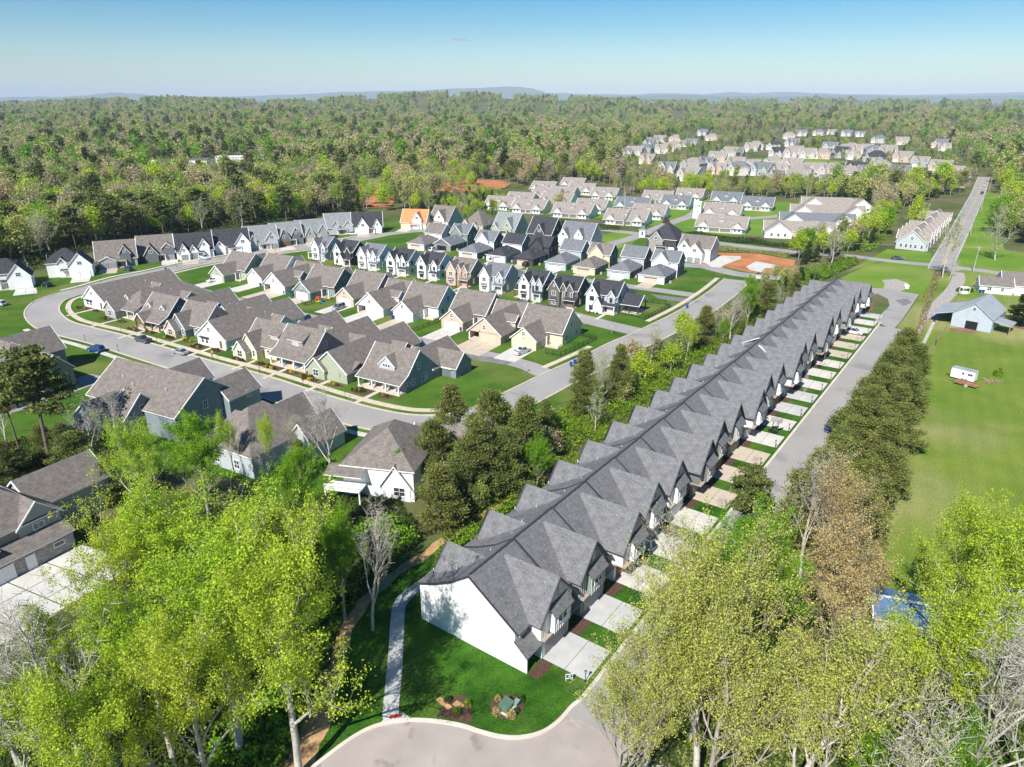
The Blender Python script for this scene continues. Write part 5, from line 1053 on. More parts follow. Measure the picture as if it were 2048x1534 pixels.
wood([(1230, 394), (1400, 398), (1560, 398), (1740, 400), (1740, 385), (1560, 384), (1230, 378)], 10, [('mlime', 4), ('mmix', 3), ('mbare', 1.5), ('mcedar', 1.5)], (9, 13), 'in the belt beyond the courtyard homes', 'in the belt beyond the courtyard homes', 7)
wood([(1510, 625), (1590, 590), (1650, 560), (1600, 548), (1540, 575), (1480, 610)], 7, [('mcedar', 3), ('mmix', 2), ('mlime', 1)], (5, 8), 'in the scrub behind the far townhouses', 'in the scrub behind the far townhouses', 8)
wood([(862, 428), (900, 436), (950, 444), (1000, 428), (1012, 408), (960, 384), (880, 398)], 8, [('mlime', 2), ('mmix', 3), ('mbare', 1), ('mcedar', 2)], (5, 8), 'behind the large white-gabled house', 'behind the large white-gabled house', 9)
print('TREES', TREE_N)

# ---- undergrowth: masses of leaves nobody could count
def thicket(name, poly, n, size, mat, h, seed, noise=7., world=None, hue=None):
    W = world or [G(*p) for p in poly]; xs = [p[0] for p in W]; ys_ = [p[1] for p in W]; rd = np.random.default_rng(seed)
    X = rd.uniform(min(xs), max(xs), n * 4); Y = rd.uniform(min(ys_), max(ys_), n * 4); k = inpoly(X, Y, W); X, Y = X[k][:n], Y[k][:n]
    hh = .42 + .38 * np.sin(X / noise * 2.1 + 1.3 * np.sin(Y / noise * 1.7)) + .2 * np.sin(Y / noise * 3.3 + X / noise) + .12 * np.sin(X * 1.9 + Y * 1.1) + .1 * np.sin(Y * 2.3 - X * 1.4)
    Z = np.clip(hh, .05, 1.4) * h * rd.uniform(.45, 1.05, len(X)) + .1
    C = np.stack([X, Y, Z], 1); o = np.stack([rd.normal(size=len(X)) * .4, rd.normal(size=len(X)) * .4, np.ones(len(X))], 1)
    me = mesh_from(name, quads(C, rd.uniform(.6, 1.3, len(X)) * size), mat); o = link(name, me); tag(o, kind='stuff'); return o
thicket('undergrowth', None, 60000, .2, GREENB, 3.2, 1, world=[T(*p) for p in [(8, 21.5), (30, 21), (62, 20.5), (120, 18.5), (150, 18), (150, 25), (110, 33), (70, 36), (50, 33), (36, 31), (18, 27)]])
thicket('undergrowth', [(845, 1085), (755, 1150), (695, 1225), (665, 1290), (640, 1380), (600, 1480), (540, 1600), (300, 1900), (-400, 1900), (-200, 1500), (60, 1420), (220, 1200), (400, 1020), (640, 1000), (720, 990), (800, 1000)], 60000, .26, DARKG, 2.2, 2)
thicket('undergrowth', [(840, 1090), (750, 1155), (690, 1228), (660, 1290), (630, 1400), (540, 1590), (400, 1600), (480, 1300), (600, 1120), (720, 1040)], 14000, .24, LIMEG, 3.2, 3)
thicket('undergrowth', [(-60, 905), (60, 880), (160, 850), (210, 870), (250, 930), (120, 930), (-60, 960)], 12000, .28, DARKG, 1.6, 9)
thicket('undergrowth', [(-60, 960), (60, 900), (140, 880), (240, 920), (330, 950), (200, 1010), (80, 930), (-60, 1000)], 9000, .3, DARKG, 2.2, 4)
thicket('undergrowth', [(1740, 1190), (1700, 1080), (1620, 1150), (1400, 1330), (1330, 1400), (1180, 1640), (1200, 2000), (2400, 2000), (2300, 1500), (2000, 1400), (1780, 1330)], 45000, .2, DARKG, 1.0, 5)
thicket('undergrowth', [(1500, 640), (1600, 590), (1680, 545), (1720, 530), (1700, 515), (1600, 545), (1480, 600)], 9000, .4, GREENB, 2.2, 6)
thicket('undergrowth', [(860, 425), (950, 445), (1010, 425), (1030, 395), (980, 375), (880, 392)], 5000, .45, GREENB, 2, 8)
thicket('undergrowth', [(1640, 500), (1745, 505), (1782, 470), (1788, 440), (1745, 410), (1735, 455), (1690, 485)], 6000, .45, GREENB, 2, 10)
thicket('undergrowth', [(-60, 565), (60, 545), (150, 510), (230, 500), (420, 470), (620, 438), (700, 425), (700, 405), (500, 430), (300, 460), (-60, 520)], 16000, .5, DARKG, 3, 7)
# ---------------------------------------------------------------- courtyard homes, blue row, far estate
CY = [((1103, 433), 22, R_TAN, 'courtyard home with a brown roof and small dormer behind the hedge'), ((1207, 447), 22, R_TAN, 'courtyard home with two white gables next to the tall utility pole'), ((1022, 424), 20, R_TAN, 'courtyard home with white gable at the left end of its cluster'),
 ((1078, 410), 20, R_TAN, 'courtyard home in the second line of its cluster, left'), ((1010, 409), 17, R_TAN, 'courtyard home beside the round green tree'), ((1062, 398), 18, R_TAN, 'courtyard home with a long brown ridge in the third line'), ((1134, 388), 18, R_TAN, 'courtyard home at the back of the left cluster'),
 ((1180, 398), 17, R_TAN, 'courtyard home at the right end of the left cluster'), ((1228, 420), 20, R_SLATE, 'courtyard home with a slate roof and white gable'), ((1283, 405), 18, R_TAN, 'courtyard home behind the slate-roofed ones'), ((1320, 416), 17, R_SLATE, 'courtyard home with a slate roof beside the dark red shrubs'),
 ((1390, 461), 24, R_TAN, 'courtyard home with two white gables and dormer by the dark red tree'), ((1404, 434), 20, R_TAN, 'courtyard home with an arched entry beside the white tower'), ((1420, 408), 18, R_SLATE, 'slate courtyard home behind the white tower'), ((1480, 419), 18, R_SLATE, 'slate courtyard home at the end of the curved lane'), ((1148, 424), 18, R_TAN, 'courtyard home between the two gabled ones behind the hedge'), ((1262, 436), 18, R_TAN, 'courtyard home right of the tall pole, by the dark red bush'), ((968, 418), 17, R_TAN, 'leftmost courtyard home, partly behind the large gabled houses'), ((1096, 396), 17, R_TAN, 'courtyard home in the back line, left of centre'), ((1350, 400), 17, R_TAN, 'courtyard home at the back, left of the slate pair'), ((1120, 376), 17, R_TAN, 'farthest courtyard home under the tree belt'), ((1060, 384), 17, R_TAN, 'courtyard home at the back left corner of the cluster')]
for i, (px, w_, rf, lb) in enumerate(CY):
    h = House((*G(*px), 0), R(-24), W_WHITE, rf, TRIM, lb, group='courtyard homes with brown and slate roofs')
    h.gab('x', 0, w_, 0, 15, 2.9, 7.2); h.gab('y', -1.4, 8, 1.5, 6.3, 2.7, 4.9, ends=(1, 0), oe=(.3, 0)); h.gab('y', -1.4, 8, w_ - 6.3, w_ - 1.5, 2.7, 4.9, ends=(1, 0), oe=(.3, 0)); h.shed('x', -.3, w_ + .3, -2.2, 2.4, .1, 3.1); h.porch(6.5, -2, w_ - 6.5, -.1, [(6.8, -1.9), (w_ / 2, -1.9), (w_ - 6.8, -1.9)], 2.4)
    h.gab('y', 6, 20, w_ * .3, w_ * .3 + 9, 2.9, 6.4); h.sdormer(w_ / 2 - 1.2, w_ / 2 + 1.2, 2.6, 4.9, 5.2, 5.9, 4.2, 2)
    for x in (2.9, 4.9, w_ - 4.9, w_ - 2.9): h.win('S', x, -1.4, .9, .9, 1.3)
    h.done()
for i, (px, w_, rf, lb) in enumerate([((1528, 474), 20, R_TAN, 'long courtyard home with white end gables, nearest the bare tree'), ((1560, 455), 24, R_SLATE, 'long slate-roofed courtyard home between two brown ones'), ((1582, 437), 26, R_TAN, 'long brown courtyard home behind the slate one'), ((1604, 420), 26, R_TAN, 'farthest of the long courtyard homes')]):
    h = House((*G(*px), 0), R(-14), W_WHITE, rf, TRIM, lb, group='courtyard homes with brown and slate roofs')
    h.gab('x', 0, w_ + 12, 3, 15, 2.9, 6.8); h.gab('y', -2, 9, 0, 12, 2.9, 7.2, ends=(1, 0)); h.gab('y', -2, 9, w_, w_ + 12, 2.9, 7.2, ends=(1, 0))
    for x in (3, 6, 9): h.win('S', x, -2, .9, 1, 1.4); h.win('S', w_ + x, -2, .9, 1, 1.4)
    h.gdoor('S', 14.8, 3, 4.2, 2.2, GB); h.gdoor('S', 19 if w_ > 20 else 18.2, 3, 3 if w_ <= 20 else 4.2, 2.2, GB); h.done()
h = House((*G(1404, 437), 0), R(-20), W_WHITE, R_TAN, TRIM, 'square white clock-less tower beside the arched courtyard entry', 'tower', name='tower'); h.w.box(-5, -1, 0, -1, 3, 8.4, W_WHITE); h.t.box(-5.2, -1.2, 8.4, -.8, 3.2, 8.8, TRIM)
for x in (-4.2, -3, -1.8): h.win('S', x, -1, 6.3, .5, 1, 1, 1)
h.done()
h = House((*G(1285, 474), 0), R(-20), W_WHITE, R_SLATE, TRIM, 'little white gate pavilion with a hipped roof at the estate entrance', 'pavilion', name='pavilion'); h.hip(-1.4, 1.4, -1.4, 1.4, 3.6, 1.4, o=.35)
for f in 'SE': h.win(f, 0, -1.4 if f == 'S' else 1.4, 1, .8, 1.8)
h.done()
bw = G(1790, 497)
for i in range(8):
    a = R(-36); x, y = bw[0] + math.cos(R(54)) * i * 10, bw[1] + math.sin(R(54)) * i * 10
    h = House((x, y, 0), a, W_LBLUE_SHADE if i in (0, 3) else W_GREY if i % 2 else W_BEIGE, R_TAN, TRIM, 'pale blue end house of the brown-roofed row by the main road' if i == 0 else '%s house of the brown-roofed row beside the main road' % ordn[i], 'row house', 'row houses beside the main road', 'row_house')
    h.gab('y', 0, 9.95, 0, 11.6, 3.4, 8.4 + (i % 2) * .25); h.gab('x', 5, 12.3, 1.2, 6.4, 4.4, 7.7); h.gab('x', -.6, 5, 4, 9, 4.6, 7.6)
    if i == 0:
        for q in (2, 4, 5.8, 7.6, 10): h.win('S', q, 0, 1, .9, 1.4)
        h.win('S', 5.8, 0, 4.4, 1, 1.3, 2, 2)
    h.win('E', 4, 12.3, 4.4, 1, 1.2); h.gdoor('E', 7.8, 11.6, 2.6, 2.1); h.done()
FH = [(1240, 260, 3.53, [(15, 190, 's', 'w'), (70, 185, 'b', 'w'), (135, 165, 's', 'g'), (190, 118, 's', 'w'), (265, 92, 'b', 'w'), (370, 88, 'b', 'c'), (160, 238, 'b', 'c'), (270, 168, 'b', 'w'), (350, 142, 'b', 'w'), (465, 122, 's', 'g'), (570, 40, 's', 'l'), (625, 78, 'b', 'c'), (290, 305, 's', 'w'), (425, 357, 'b', 'w'), (450, 284, 'b', 'g'), (565, 262, 's', 'l'), (650, 228, 'b', 'c'), (720, 198, 'b', 'w'), (800, 184, 's', 'w'), (900, 154, 'b', 'w'), (1055, 142, 'k', 'w'), (1185, 118, 's', 'w'), (1075, 190, 'k', 'w'), (1175, 193, 'b', 'c'), (640, 312, 'b', 'c'), (765, 272, 'b', 'g'), (770, 318, 's', 'w'), (890, 288, 'b', 'c'), (935, 318, 's', 'l'), (1020, 273, 'b', 'w'), (1060, 318, 'b', 'c'), (1165, 284, 'b', 'w'), (1170, 334, 'b', 'w'), (1060, 373, 's', 'g'), (1200, 388, 'b', 'c'), (1175, 64, 'b', 'c')]),
      (1560, 260, 3.1775, [(45, 178, 'b', 'w'), (140, 183, 'b', 'w'), (225, 183, 'b', 'c'), (325, 178, 'k', 'g'), (290, 132, 's', 'w'), (385, 152, 'b', 'c'), (440, 188, 'b', 'w'), (505, 152, 'b', 'c'), (570, 162, 's', 'g'), (640, 168, 'b', 'c'), (735, 202, 'b', 'c'), (545, 213, 'k', 'g'), (850, 233, 'b', 'g'), (960, 268, 'b', 'c'), (600, 83, 's', 'w'), (500, 44, 's', 'w'), (760, 94, 'b', 'c'), (980, 114, 's', 'c'), (1030, 134, 'b', 'w'), (175, 294, 'b', 'w'), (260, 294, 'b', 'w'), (305, 284, 'k', 'l'), (430, 284, 'k', 'l'), (365, 318, 'b', 'w'), (275, 374, 's', 'g'), (500, 312, 's', 'w'), (580, 274, 'b', 'c'), (630, 334, 'b', 'w'), (715, 314, 's', 'l'), (480, 353, 's', 'g'), (1050, 304, 'b', 'c'), (900, 374, 'b', 'c'), (1010, 354, 'b', 'c'), (60, 353, 'b', 'g'), (130, 40, 's', 'w'), (230, 35, 's', 'c'), (320, 30, 'b', 'w'), (410, 40, 's', 'w')])]
rc = {'b': (R_TAN, 'brown-roofed'), 's': (R_SLATE, 'slate-roofed'), 'k': (R_BLACK, 'dark-roofed')}; W_OFF = siding('siding_offwhite', (.52, .49, .44))
wc = {'w': (W_OFF, 'off-white'), 'c': (W_BTAN, 'tan'), 'g': (W_GREY, 'grey'), 'l': (W_LBLUE_SHADE, 'blue')}
FPROT = {}; FARPX = []; FARH = []
for ox, oy, k, L_ in FH[:]:
    FH.append((ox, oy, k, [(x + 26, y - 11, r_, w__) for j, (x, y, r_, w__) in enumerate(L_) if j % 2 and 240 > y > 100]))
for ox, oy, k, L_ in FH:
    for j, (cx, cy_, r_, w__) in enumerate(L_):
        px = (ox + cx / k - 8, oy + cy_ / k); vr = j % 3; key = (r_, w__, vr)
        where = 'above the far green' if px[1] < 318 and px[0] > 1500 else 'below the far green' if px[0] > 1480 else 'at the left of the far estate'
        lb = '%s %s house %s%s' % (rc[r_][1], wc[w__][1], where, ', seen small in the distance'); gp = '%s %s houses %s' % (rc[r_][1], wc[w__][1], where)
        loc = (*G(*px), 0); FARPX.append((px[0] + 8, px[1]))
        if key in FPROT: e = copy_tree(FPROT[key]); e.location = loc
        else:
            h = House(loc, 0, wc[w__][0], rc[r_][0], TRIM, lb, group=gp); W_ = (12, 14, 16)[vr]
            if vr == 2: h.hip(0, W_, 0, 12, 5.4, 4)
            else: h.gab('x', 0, W_, 0, 11, 4.6 if vr else 3.2, 9 if vr else 8)
            h.gab('y', -2, 6, 1, 6.5, 4.4, 8, ends=(1, 0)); h.gab('y', -1, 5, W_ - 4.5, W_ - .5, 3.6, 6.4, ends=(1, 0)); h.win('S', 3.7, -2, 4.4, 1.2, 1.3, 2, 2); h.win('S', 8, 0, .9, 1.4, 1.4); h.gdoor('S', 3.7, -2, 3.6, 2.1)
            e = FPROT[key] = h.done()
        e['label'] = lb; e['group'] = gp; e.rotation_euler.z = VA + random.uniform(-.35, .35); e.scale = (1.22,) * 3; FARH.append((px[0], e))
def number_from_left(L_):
    D = {}
    for u_, e in L_: D.setdefault(e['label'], []).append((u_, e))
    for lb, q in D.items():
        if len(q) < 2: continue
        for i, (u_, e) in enumerate(sorted(q, key=lambda t: t[0])): e['label'] = lb.split(',')[0] + ', %s from the left' % (ordn[i] if i < len(ordn) else str(i + 1) + 'th')
number_from_left(FARH); ISO = []
# scattered far buildings
for i, (u, v, w_, d_, hh, rf, lb) in enumerate([(300, 333, 22, 16, 5, TRIM, 'long flat white building half hidden in the trees'), (372, 332, 20, 14, 5.5, R_SLATE, 'low grey-roofed building beside the flat white one'), (432, 326, 40, 18, 5.5, TRIM, 'flat-roofed white hall seen above the trees at the upper left')]):
    h = House((*G(u, v), 0), R(8), W_WHITE, R_SLATE, TRIM, lb, 'building', name='building'); h.w.box(0, 0, 0, w_, d_, hh, W_WHITE); h.r.box(-.4, -.4, hh, w_ + .4, d_ + .4, hh + .5, rf)
    for q in range(int(w_ / 4)): h.win('S', 2 + q * 4, 0, 1.5, 1.6, 1.8, 2, 1)
    h.done(); FARPX.append((u + 20, v)); FARPX.append((u + 50, v)); FARPX.append((u + 80, v))
for i, (u, v, wl) in enumerate([(100, 262, 'w'), (150, 268, 'w'), (300, 262, 'w'), (362, 266, 'w'), (560, 278, 'w'), (1150, 255, 'w'), (1188, 262, 'w'), (1240, 252, 'c'), (690, 245, 'g'), (400, 215, 'g'), (1960, 240, 'w'), (2035, 262, 'w'), (625, 375, 'c'), (2040, 330, 's'), (60, 240, 'w'), (210, 236, 'c'), (270, 226, 'w'), (480, 240, 'w'), (520, 228, 'c'), (620, 232, 'w'), (740, 228, 'w'), (780, 262, 'c'), (840, 236, 'w'), (905, 222, 'w'), (960, 240, 'c'), (1010, 226, 'w'), (1075, 240, 'w'), (1120, 226, 'c'), (1290, 232, 'w'), (1350, 246, 'w'), (1420, 226, 'c'), (1500, 240, 'w'), (1560, 226, 'w'), (1640, 238, 'c'), (1720, 228, 'w'), (1800, 244, 'w'), (1860, 226, 'c'), (1900, 262, 'w'), (1985, 225, 'w'), (800, 300, 'w'), (1010, 300, 'c'), (180, 300, 'c')]):
    h = House((*G(u, v), 0), R(random.uniform(-30, 20)), wc.get(wl, wc['g'])[0], [R_TAN, R_SLATE][i % 2], TRIM, ['isolated pale house', 'isolated grey-roofed house'][i % 2] + ' among the distant woods', group='isolated houses in the distant woods')
    h.gab('x', 0, 16, 0, 10, 5, 8.6); h.gab('y', -2, 5, 2, 8, 5, 8); h.win('S', 12, 0, 1, 1.6, 1.5); h.done(); FARPX.append((u + 5, v)); ISO.append((u, h.e))

number_from_left(ISO)
# ---------------------------------------------------------------- woods: the nearest trees are single things, the rest one mass
NMAX = 296
CAND.sort(key=lambda c: -c[3] / math.hypot(c[1], c[2])); room = NMAX - TREE_N
LMK = [(20, 'the leftmost brick house'), (140, 'the white-garaged house'), (225, 'the twin-arched garage house'), (300, 'the steep-gabled house'), (370, 'the twin grey-gabled house'), (440, 'the white pickup house'), (500, 'the white-dormered house'), (560, 'the copper-doored house'), (620, 'the taupe-garage house'), (690, 'the junction house'), (760, 'the black-roofed house'), (850, 'the orange-decked house')]
SELG = {}
for c in CAND[:room]:
    u_ = PX(c[1], c[2])[0]; lb = c[4]; kw = lb.split(' in the ')[0].split(' behind')[0]; rest_ = lb[len(kw):]
    if 'upper left' in lb or 'grey-roofed house row' in lb or 'behind the black-roofed' in lb: rest_ = ' in the woods behind ' + min(LMK, key=lambda q: abs(q[0] - u_))[1]
    SELG.setdefault((kw, rest_), []).append((u_, c))
for (kw, rs), L_ in SELG.items():
    L_.sort(key=lambda q: q[0])
    for i, (u_, c) in enumerate(L_):
        l2 = kw + rs if len(L_) == 1 else '%s %s from the left%s' % (ordn[i] if i < len(ordn) else str(i + 1) + 'th', kw, rs)
        tree(c[0], c[1], c[2], c[3], l2, (kw + 's' + rs)[:70] if len(L_) > 1 else None, None, 1.1)
rest = CAND[room:]
print('single trees', TREE_N, 'rest', len(rest))
pc_col = bpy.data.collections.new('woodland_kinds')
protos = []
def proto(name, me): o = bpy.data.objects.new(name, me); pc_col.objects.link(o); protos.append(o)
def fleaf(seed, n, size, mat, bark, H=15, cl=.07): s_, t_ = skeleton(seed, H, .85, lev=3, first=.3, kids=(6, 4)); T_ = np.array([t[0] for t in t_]); C = T_[rng.integers(0, len(T_), n)] + rng.normal(size=(n, 3)) * H * cl; return mesh_from('tree', quads(C, rng.uniform(.6, 1.3, n) * size), mat, [t[:5] for t in s_ if t[5] < 2], bark)
def fcon(seed, n, size, mat, H=15):
    mt, me, _ = conifer('c', seed, H, 3.2, n, size, mat, BARKD, clumps=60) if seed % 2 else pine('p', seed, H * 1.25, n, size * 1.1, mat, BARKD, .45); return me
for s in range(4): proto('tree_kind_%02d' % s, fleaf(200 + s, 1300, .42, MIDC, BARKG))
proto('tree_kind_04', fleaf(210, 1500, .42, LIME, BARKG)); proto('tree_kind_05', fleaf(211, 500, .34, MIDC, BARKP)); proto('tree_kind_06', fcon(221, 1500, .5, DARKG)); proto('tree_kind_07', fcon(222, 1500, .55, PINE))
for s in range(4): proto('tree_kind_%02d' % (8 + s), fleaf(230 + s, 420, .75, MIDC, BARKG, cl=.08))
proto('tree_kind_12', fleaf(240, 420, .75, LIMEG, BARKG, cl=.08)); proto('tree_kind_13', fleaf(241, 200, .6, MIDC, BARKP, cl=.08)); proto('tree_kind_14', fcon(251, 480, .85, DARKG)); proto('tree_kind_15', fcon(252, 480, .9, PINE))
rd = np.random.default_rng(11)
EDGEV = [(-3000, 560), (-60, 545), (60, 512), (140, 490), (220, 484), (300, 470), (400, 458), (520, 444), (620, 432), (700, 422), (790, 420), (860, 428), (870, 395), (960, 378), (1040, 374), (1150, 360), (1250, 375), (1300, 388), (1560, 394), (1640, 392), (1742, 430), (1786, 436), (1802, 418), (1880, 397), (1932, 387), (1950, 352), (1958, 344), (1985, 344), (1990, 380), (2010, 400), (2010, 470), (2060, 500), (2400, 520), (5000, 520)]
eu = np.array([p[0] for p in EDGEV]); ev = np.array([p[1] for p in EDGEV])
# eu is nearly monotonic; read the edge row at each column
def edge_v(u): o = np.argsort(eu, kind='stable'); return np.interp(u, eu[o], ev[o])
CLEAR = [[(860, 392), (866, 364), (900, 357), (1005, 360), (1030, 369), (1012, 400), (940, 405)], [(695, 410), (708, 374), (712, 357), (765, 357), (775, 376), (805, 392), (790, 425)], [(1455, 318), (1620, 316), (1706, 323), (1700, 342), (1455, 345)], [(285, 356), (290, 328), (380, 325), (420, 318), (520, 318), (525, 350), (400, 360)], [(1340, 345), (1420, 315), (1470, 306), (1500, 318), (1470, 345), (1380, 372)], [(1790, 345), (1850, 335), (1860, 355), (1835, 372)]]
SPARSE = [(1225, 330), (1290, 285), (1400, 262), (1600, 258), (1760, 265), (1910, 295), (1950, 335), (1930, 370), (1860, 385), (1640, 388), (1400, 388), (1290, 382), (1250, 355)]
PTS = []
for d0, d1, st, base, sc_ in ((150, 620, 7.6, 0, 1.0), (620, 1300, 9.5, 8, 1.0), (1300, 2600, 12.5, 8, 1.05), (2600, 4600, 15, 8, 1.12), (4600, 7500, 25, 8, 1.6)):
    X, Y = np.meshgrid(np.arange(-d1 * .92, d1 * .92, st), np.arange(max(60, d0 * .6), d1, st)); X = X.ravel() + rd.uniform(-.45, .45, X.size) * st; Y = Y.ravel() + rd.uniform(-.45, .45, Y.size) * st
    D = np.hypot(X, Y); k = (D >= d0) & (D < d1) & (np.abs(X) < Y * .86 + 40); X, Y = X[k], Y[k]
    dd = Y * pc + CH * ps; U = 1024 + FPX * X / dd; Vv = 767 - FPX * (Y * ps - CH * pc) / dd
    keep = Vv < edge_v(U) - 1
    for P in CLEAR: keep &= ~inpoly(U, Vv, P)
    sp = inpoly(U, Vv, SPARSE); keep &= ~(sp & (rd.random(len(U)) < .72))
    for (fu, fv) in FARPX: keep &= ~((np.abs(U - fu) < 13) & (Vv > fv - 9) & (Vv < fv + 8))
    keep &= ~((np.abs(U - (1966 + (Vv - 360) * -.3)) < 9) & (Vv > 335) & (Vv < 420))
    X, Y, U, Vv = X[keep], Y[keep], U[keep], Vv[keep]; n = len(X); sp = inpoly(U, Vv, SPARSE)
    f1 = np.sin(X / 90 + 2 * np.sin(Y / 130)) + np.sin(Y / 70 - X / 160) + rd.normal(size=n) * .8
    q = rd.random(n); kind = rd.integers(0, 4, n); kind = np.where((q < .12) | ((f1 > 1.4) & (q < .4)), 4, kind); kind = np.where((q > .12) & (q < .19), 5, kind); kind = np.where((q > .86 - .14 * (f1 < -1)), 6 + (rd.random(n) > .45), kind)
    sz = np.clip(np.exp(rd.normal(-.14, .26, n)), .45, 1.55) * sc_ * np.where(sp, .55, 1) * np.where(Y < 620, .92, 1)
    PTS.append(np.stack([X, Y, hills(X, Y) * (Y > 600) - .6 * (Y > 900), sz, kind + base], 1))
mk_ = {'mlime': 4, 'mmix': 0, 'mbare': 5, 'mpine': 7, 'mcedar': 6, 'mgreen': 4}
if rest: PTS.append(np.array([(c[1], c[2], 0, c[3] / 15 * (.8 if c[0] == 'mpine' else 1), mk_[c[0]]) for c in rest]))
PT_ = np.concatenate(PTS); print('woodland points', len(PT_))
wm = bpy.data.meshes.new('woodland'); wm.vertices.add(len(PT_)); wm.vertices.foreach_set('co', PT_[:, :3].astype(np.float32).ravel())
a = wm.attributes.new('size', 'FLOAT', 'POINT'); a.data.foreach_set('value', PT_[:, 3].astype(np.float32)); a = wm.attributes.new('kind', 'INT', 'POINT'); a.data.foreach_set('value', PT_[:, 4].astype(np.int32)); wm.update()
wo_ = link('woodland', wm); tag(wo_, kind='stuff')
ng = bpy.data.node_groups.new('woodland', 'GeometryNodeTree'); ng.interface.new_socket('Geometry', in_out='INPUT', socket_type='NodeSocketGeometry'); ng.interface.new_socket('Geometry', in_out='OUTPUT', socket_type='NodeSocketGeometry')
gi = ng.nodes.new('NodeGroupInput'); go = ng.nodes.new('NodeGroupOutput'); ip = ng.nodes.new('GeometryNodeInstanceOnPoints'); ci = ng.nodes.new('GeometryNodeCollectionInfo')
ci.inputs['Collection'].default_value = pc_col; ci.inputs['Separate Children'].default_value = True; ci.inputs['Reset Children'].default_value = True
na = ng.nodes.new('GeometryNodeInputNamedAttribute'); na.data_type = 'FLOAT'; na.inputs[0].default_value = 'size'; nb = ng.nodes.new('GeometryNodeInputNamedAttribute'); nb.data_type = 'INT'; nb.inputs[0].default_value = 'kind'
rn = ng.nodes.new('FunctionNodeRandomValue'); rn.data_type = 'FLOAT_VECTOR'; rn.inputs[0].default_value = (0, 0, 0); rn.inputs[1].default_value = (.06, .06, 6.28)
ip.inputs['Pick Instance'].default_value = True
ng.links.new(gi.outputs[0], ip.inputs['Points']); ng.links.new(ci.outputs[0], ip.inputs['Instance']); ng.links.new(nb.outputs[0], ip.inputs['Instance Index']); ng.links.new(rn.outputs[0], ip.inputs['Rotation']); ng.links.new(na.outputs[0], ip.inputs['Scale']); ng.links.new(ip.outputs[0], go.inputs[0])
md = wo_.modifiers.new('woodland', 'NODES'); md.node_group = ng
# haze
HZ = MB(); HZ.box(-42000, -900, -25, 42000, 36000, 520, TRIM); hz = HZ.build('haze'); tag(hz, kind='stuff')
hm = bpy.data.materials.new('haze'); hm.use_nodes = True; hn = hm.node_tree; hn.nodes.clear(); ho = hn.nodes.new('ShaderNodeOutputMaterial'); pv_ = hn.nodes.new('ShaderNodeVolumePrincipled')
pv_.inputs['Color'].default_value = (.7, .85, 1, 1); pv_.inputs['Density'].default_value = 6.5e-5; pv_.inputs['Anisotropy'].default_value = -.15
hn.links.new(pv_.outputs[0], ho.inputs['Volume']); hz.data.materials.clear(); hz.data.materials.append(hm)
# ---------------------------------------------------------------- street furniture and small things
def P3(px, z=0): return (*G(*px), z)
def lamp_mesh():
    b = MB(); b.tube((0, 0, 0), (0, 0, .3), .09, .07, 8, BLACKM); b.tube((0, 0, .3), (0, 0, 1.3), .045, .04, 6, BLACKM)
    post = b.mesh('post'); b = MB(); b.tube((0, 0, 1.3), (0, 0, 1.36), .12, .12, 6, BLACKM, True); b.tube((0, 0, 1.36), (0, 0, 1.6), .1, .14, 6, plain('lantern_glass', (.4, .4, .36), .3), True); b.tube((0, 0, 1.6), (0, 0, 1.76), .18, .02, 6, BLACKM, True)
    return post, b.mesh('lantern')
LP = lamp_mesh()
def lamp(x, y, label, group): r = empty('lamp_post', (x, y, .02), 0, label, 'lamp', group); link('post', LP[0], r); link('lantern', LP[1], r, scale=(1, 1, 1)); return r
for i in range(NU): lamp(*T(UX[i] + 2.75, -5.9), 'black lamp post at the kerb of the %s driveway from the white end house' % ordn[i], 'lamp posts along the townhouse kerb')
for i, p in enumerate([(137, 630), (187, 647), (243, 665), (315, 687), (425, 721), (520, 748), (607, 774), (691, 797), (171, 682), (237, 702), (381, 752), (468, 778), (612, 825), (67, 606), (156, 575), (292, 541), (353, 534), (551, 505)]):
    side = 'cottage side' if i < 8 else 'lower side' if i < 13 else 'wood side'
    lamp(*G(*p), '%s black lamp post on the %s of the curved street, from the left' % (ordn[[i, i - 8, i - 13][0 if i < 8 else 1 if i < 13 else 2]], side), 'lamp posts along the curved street')
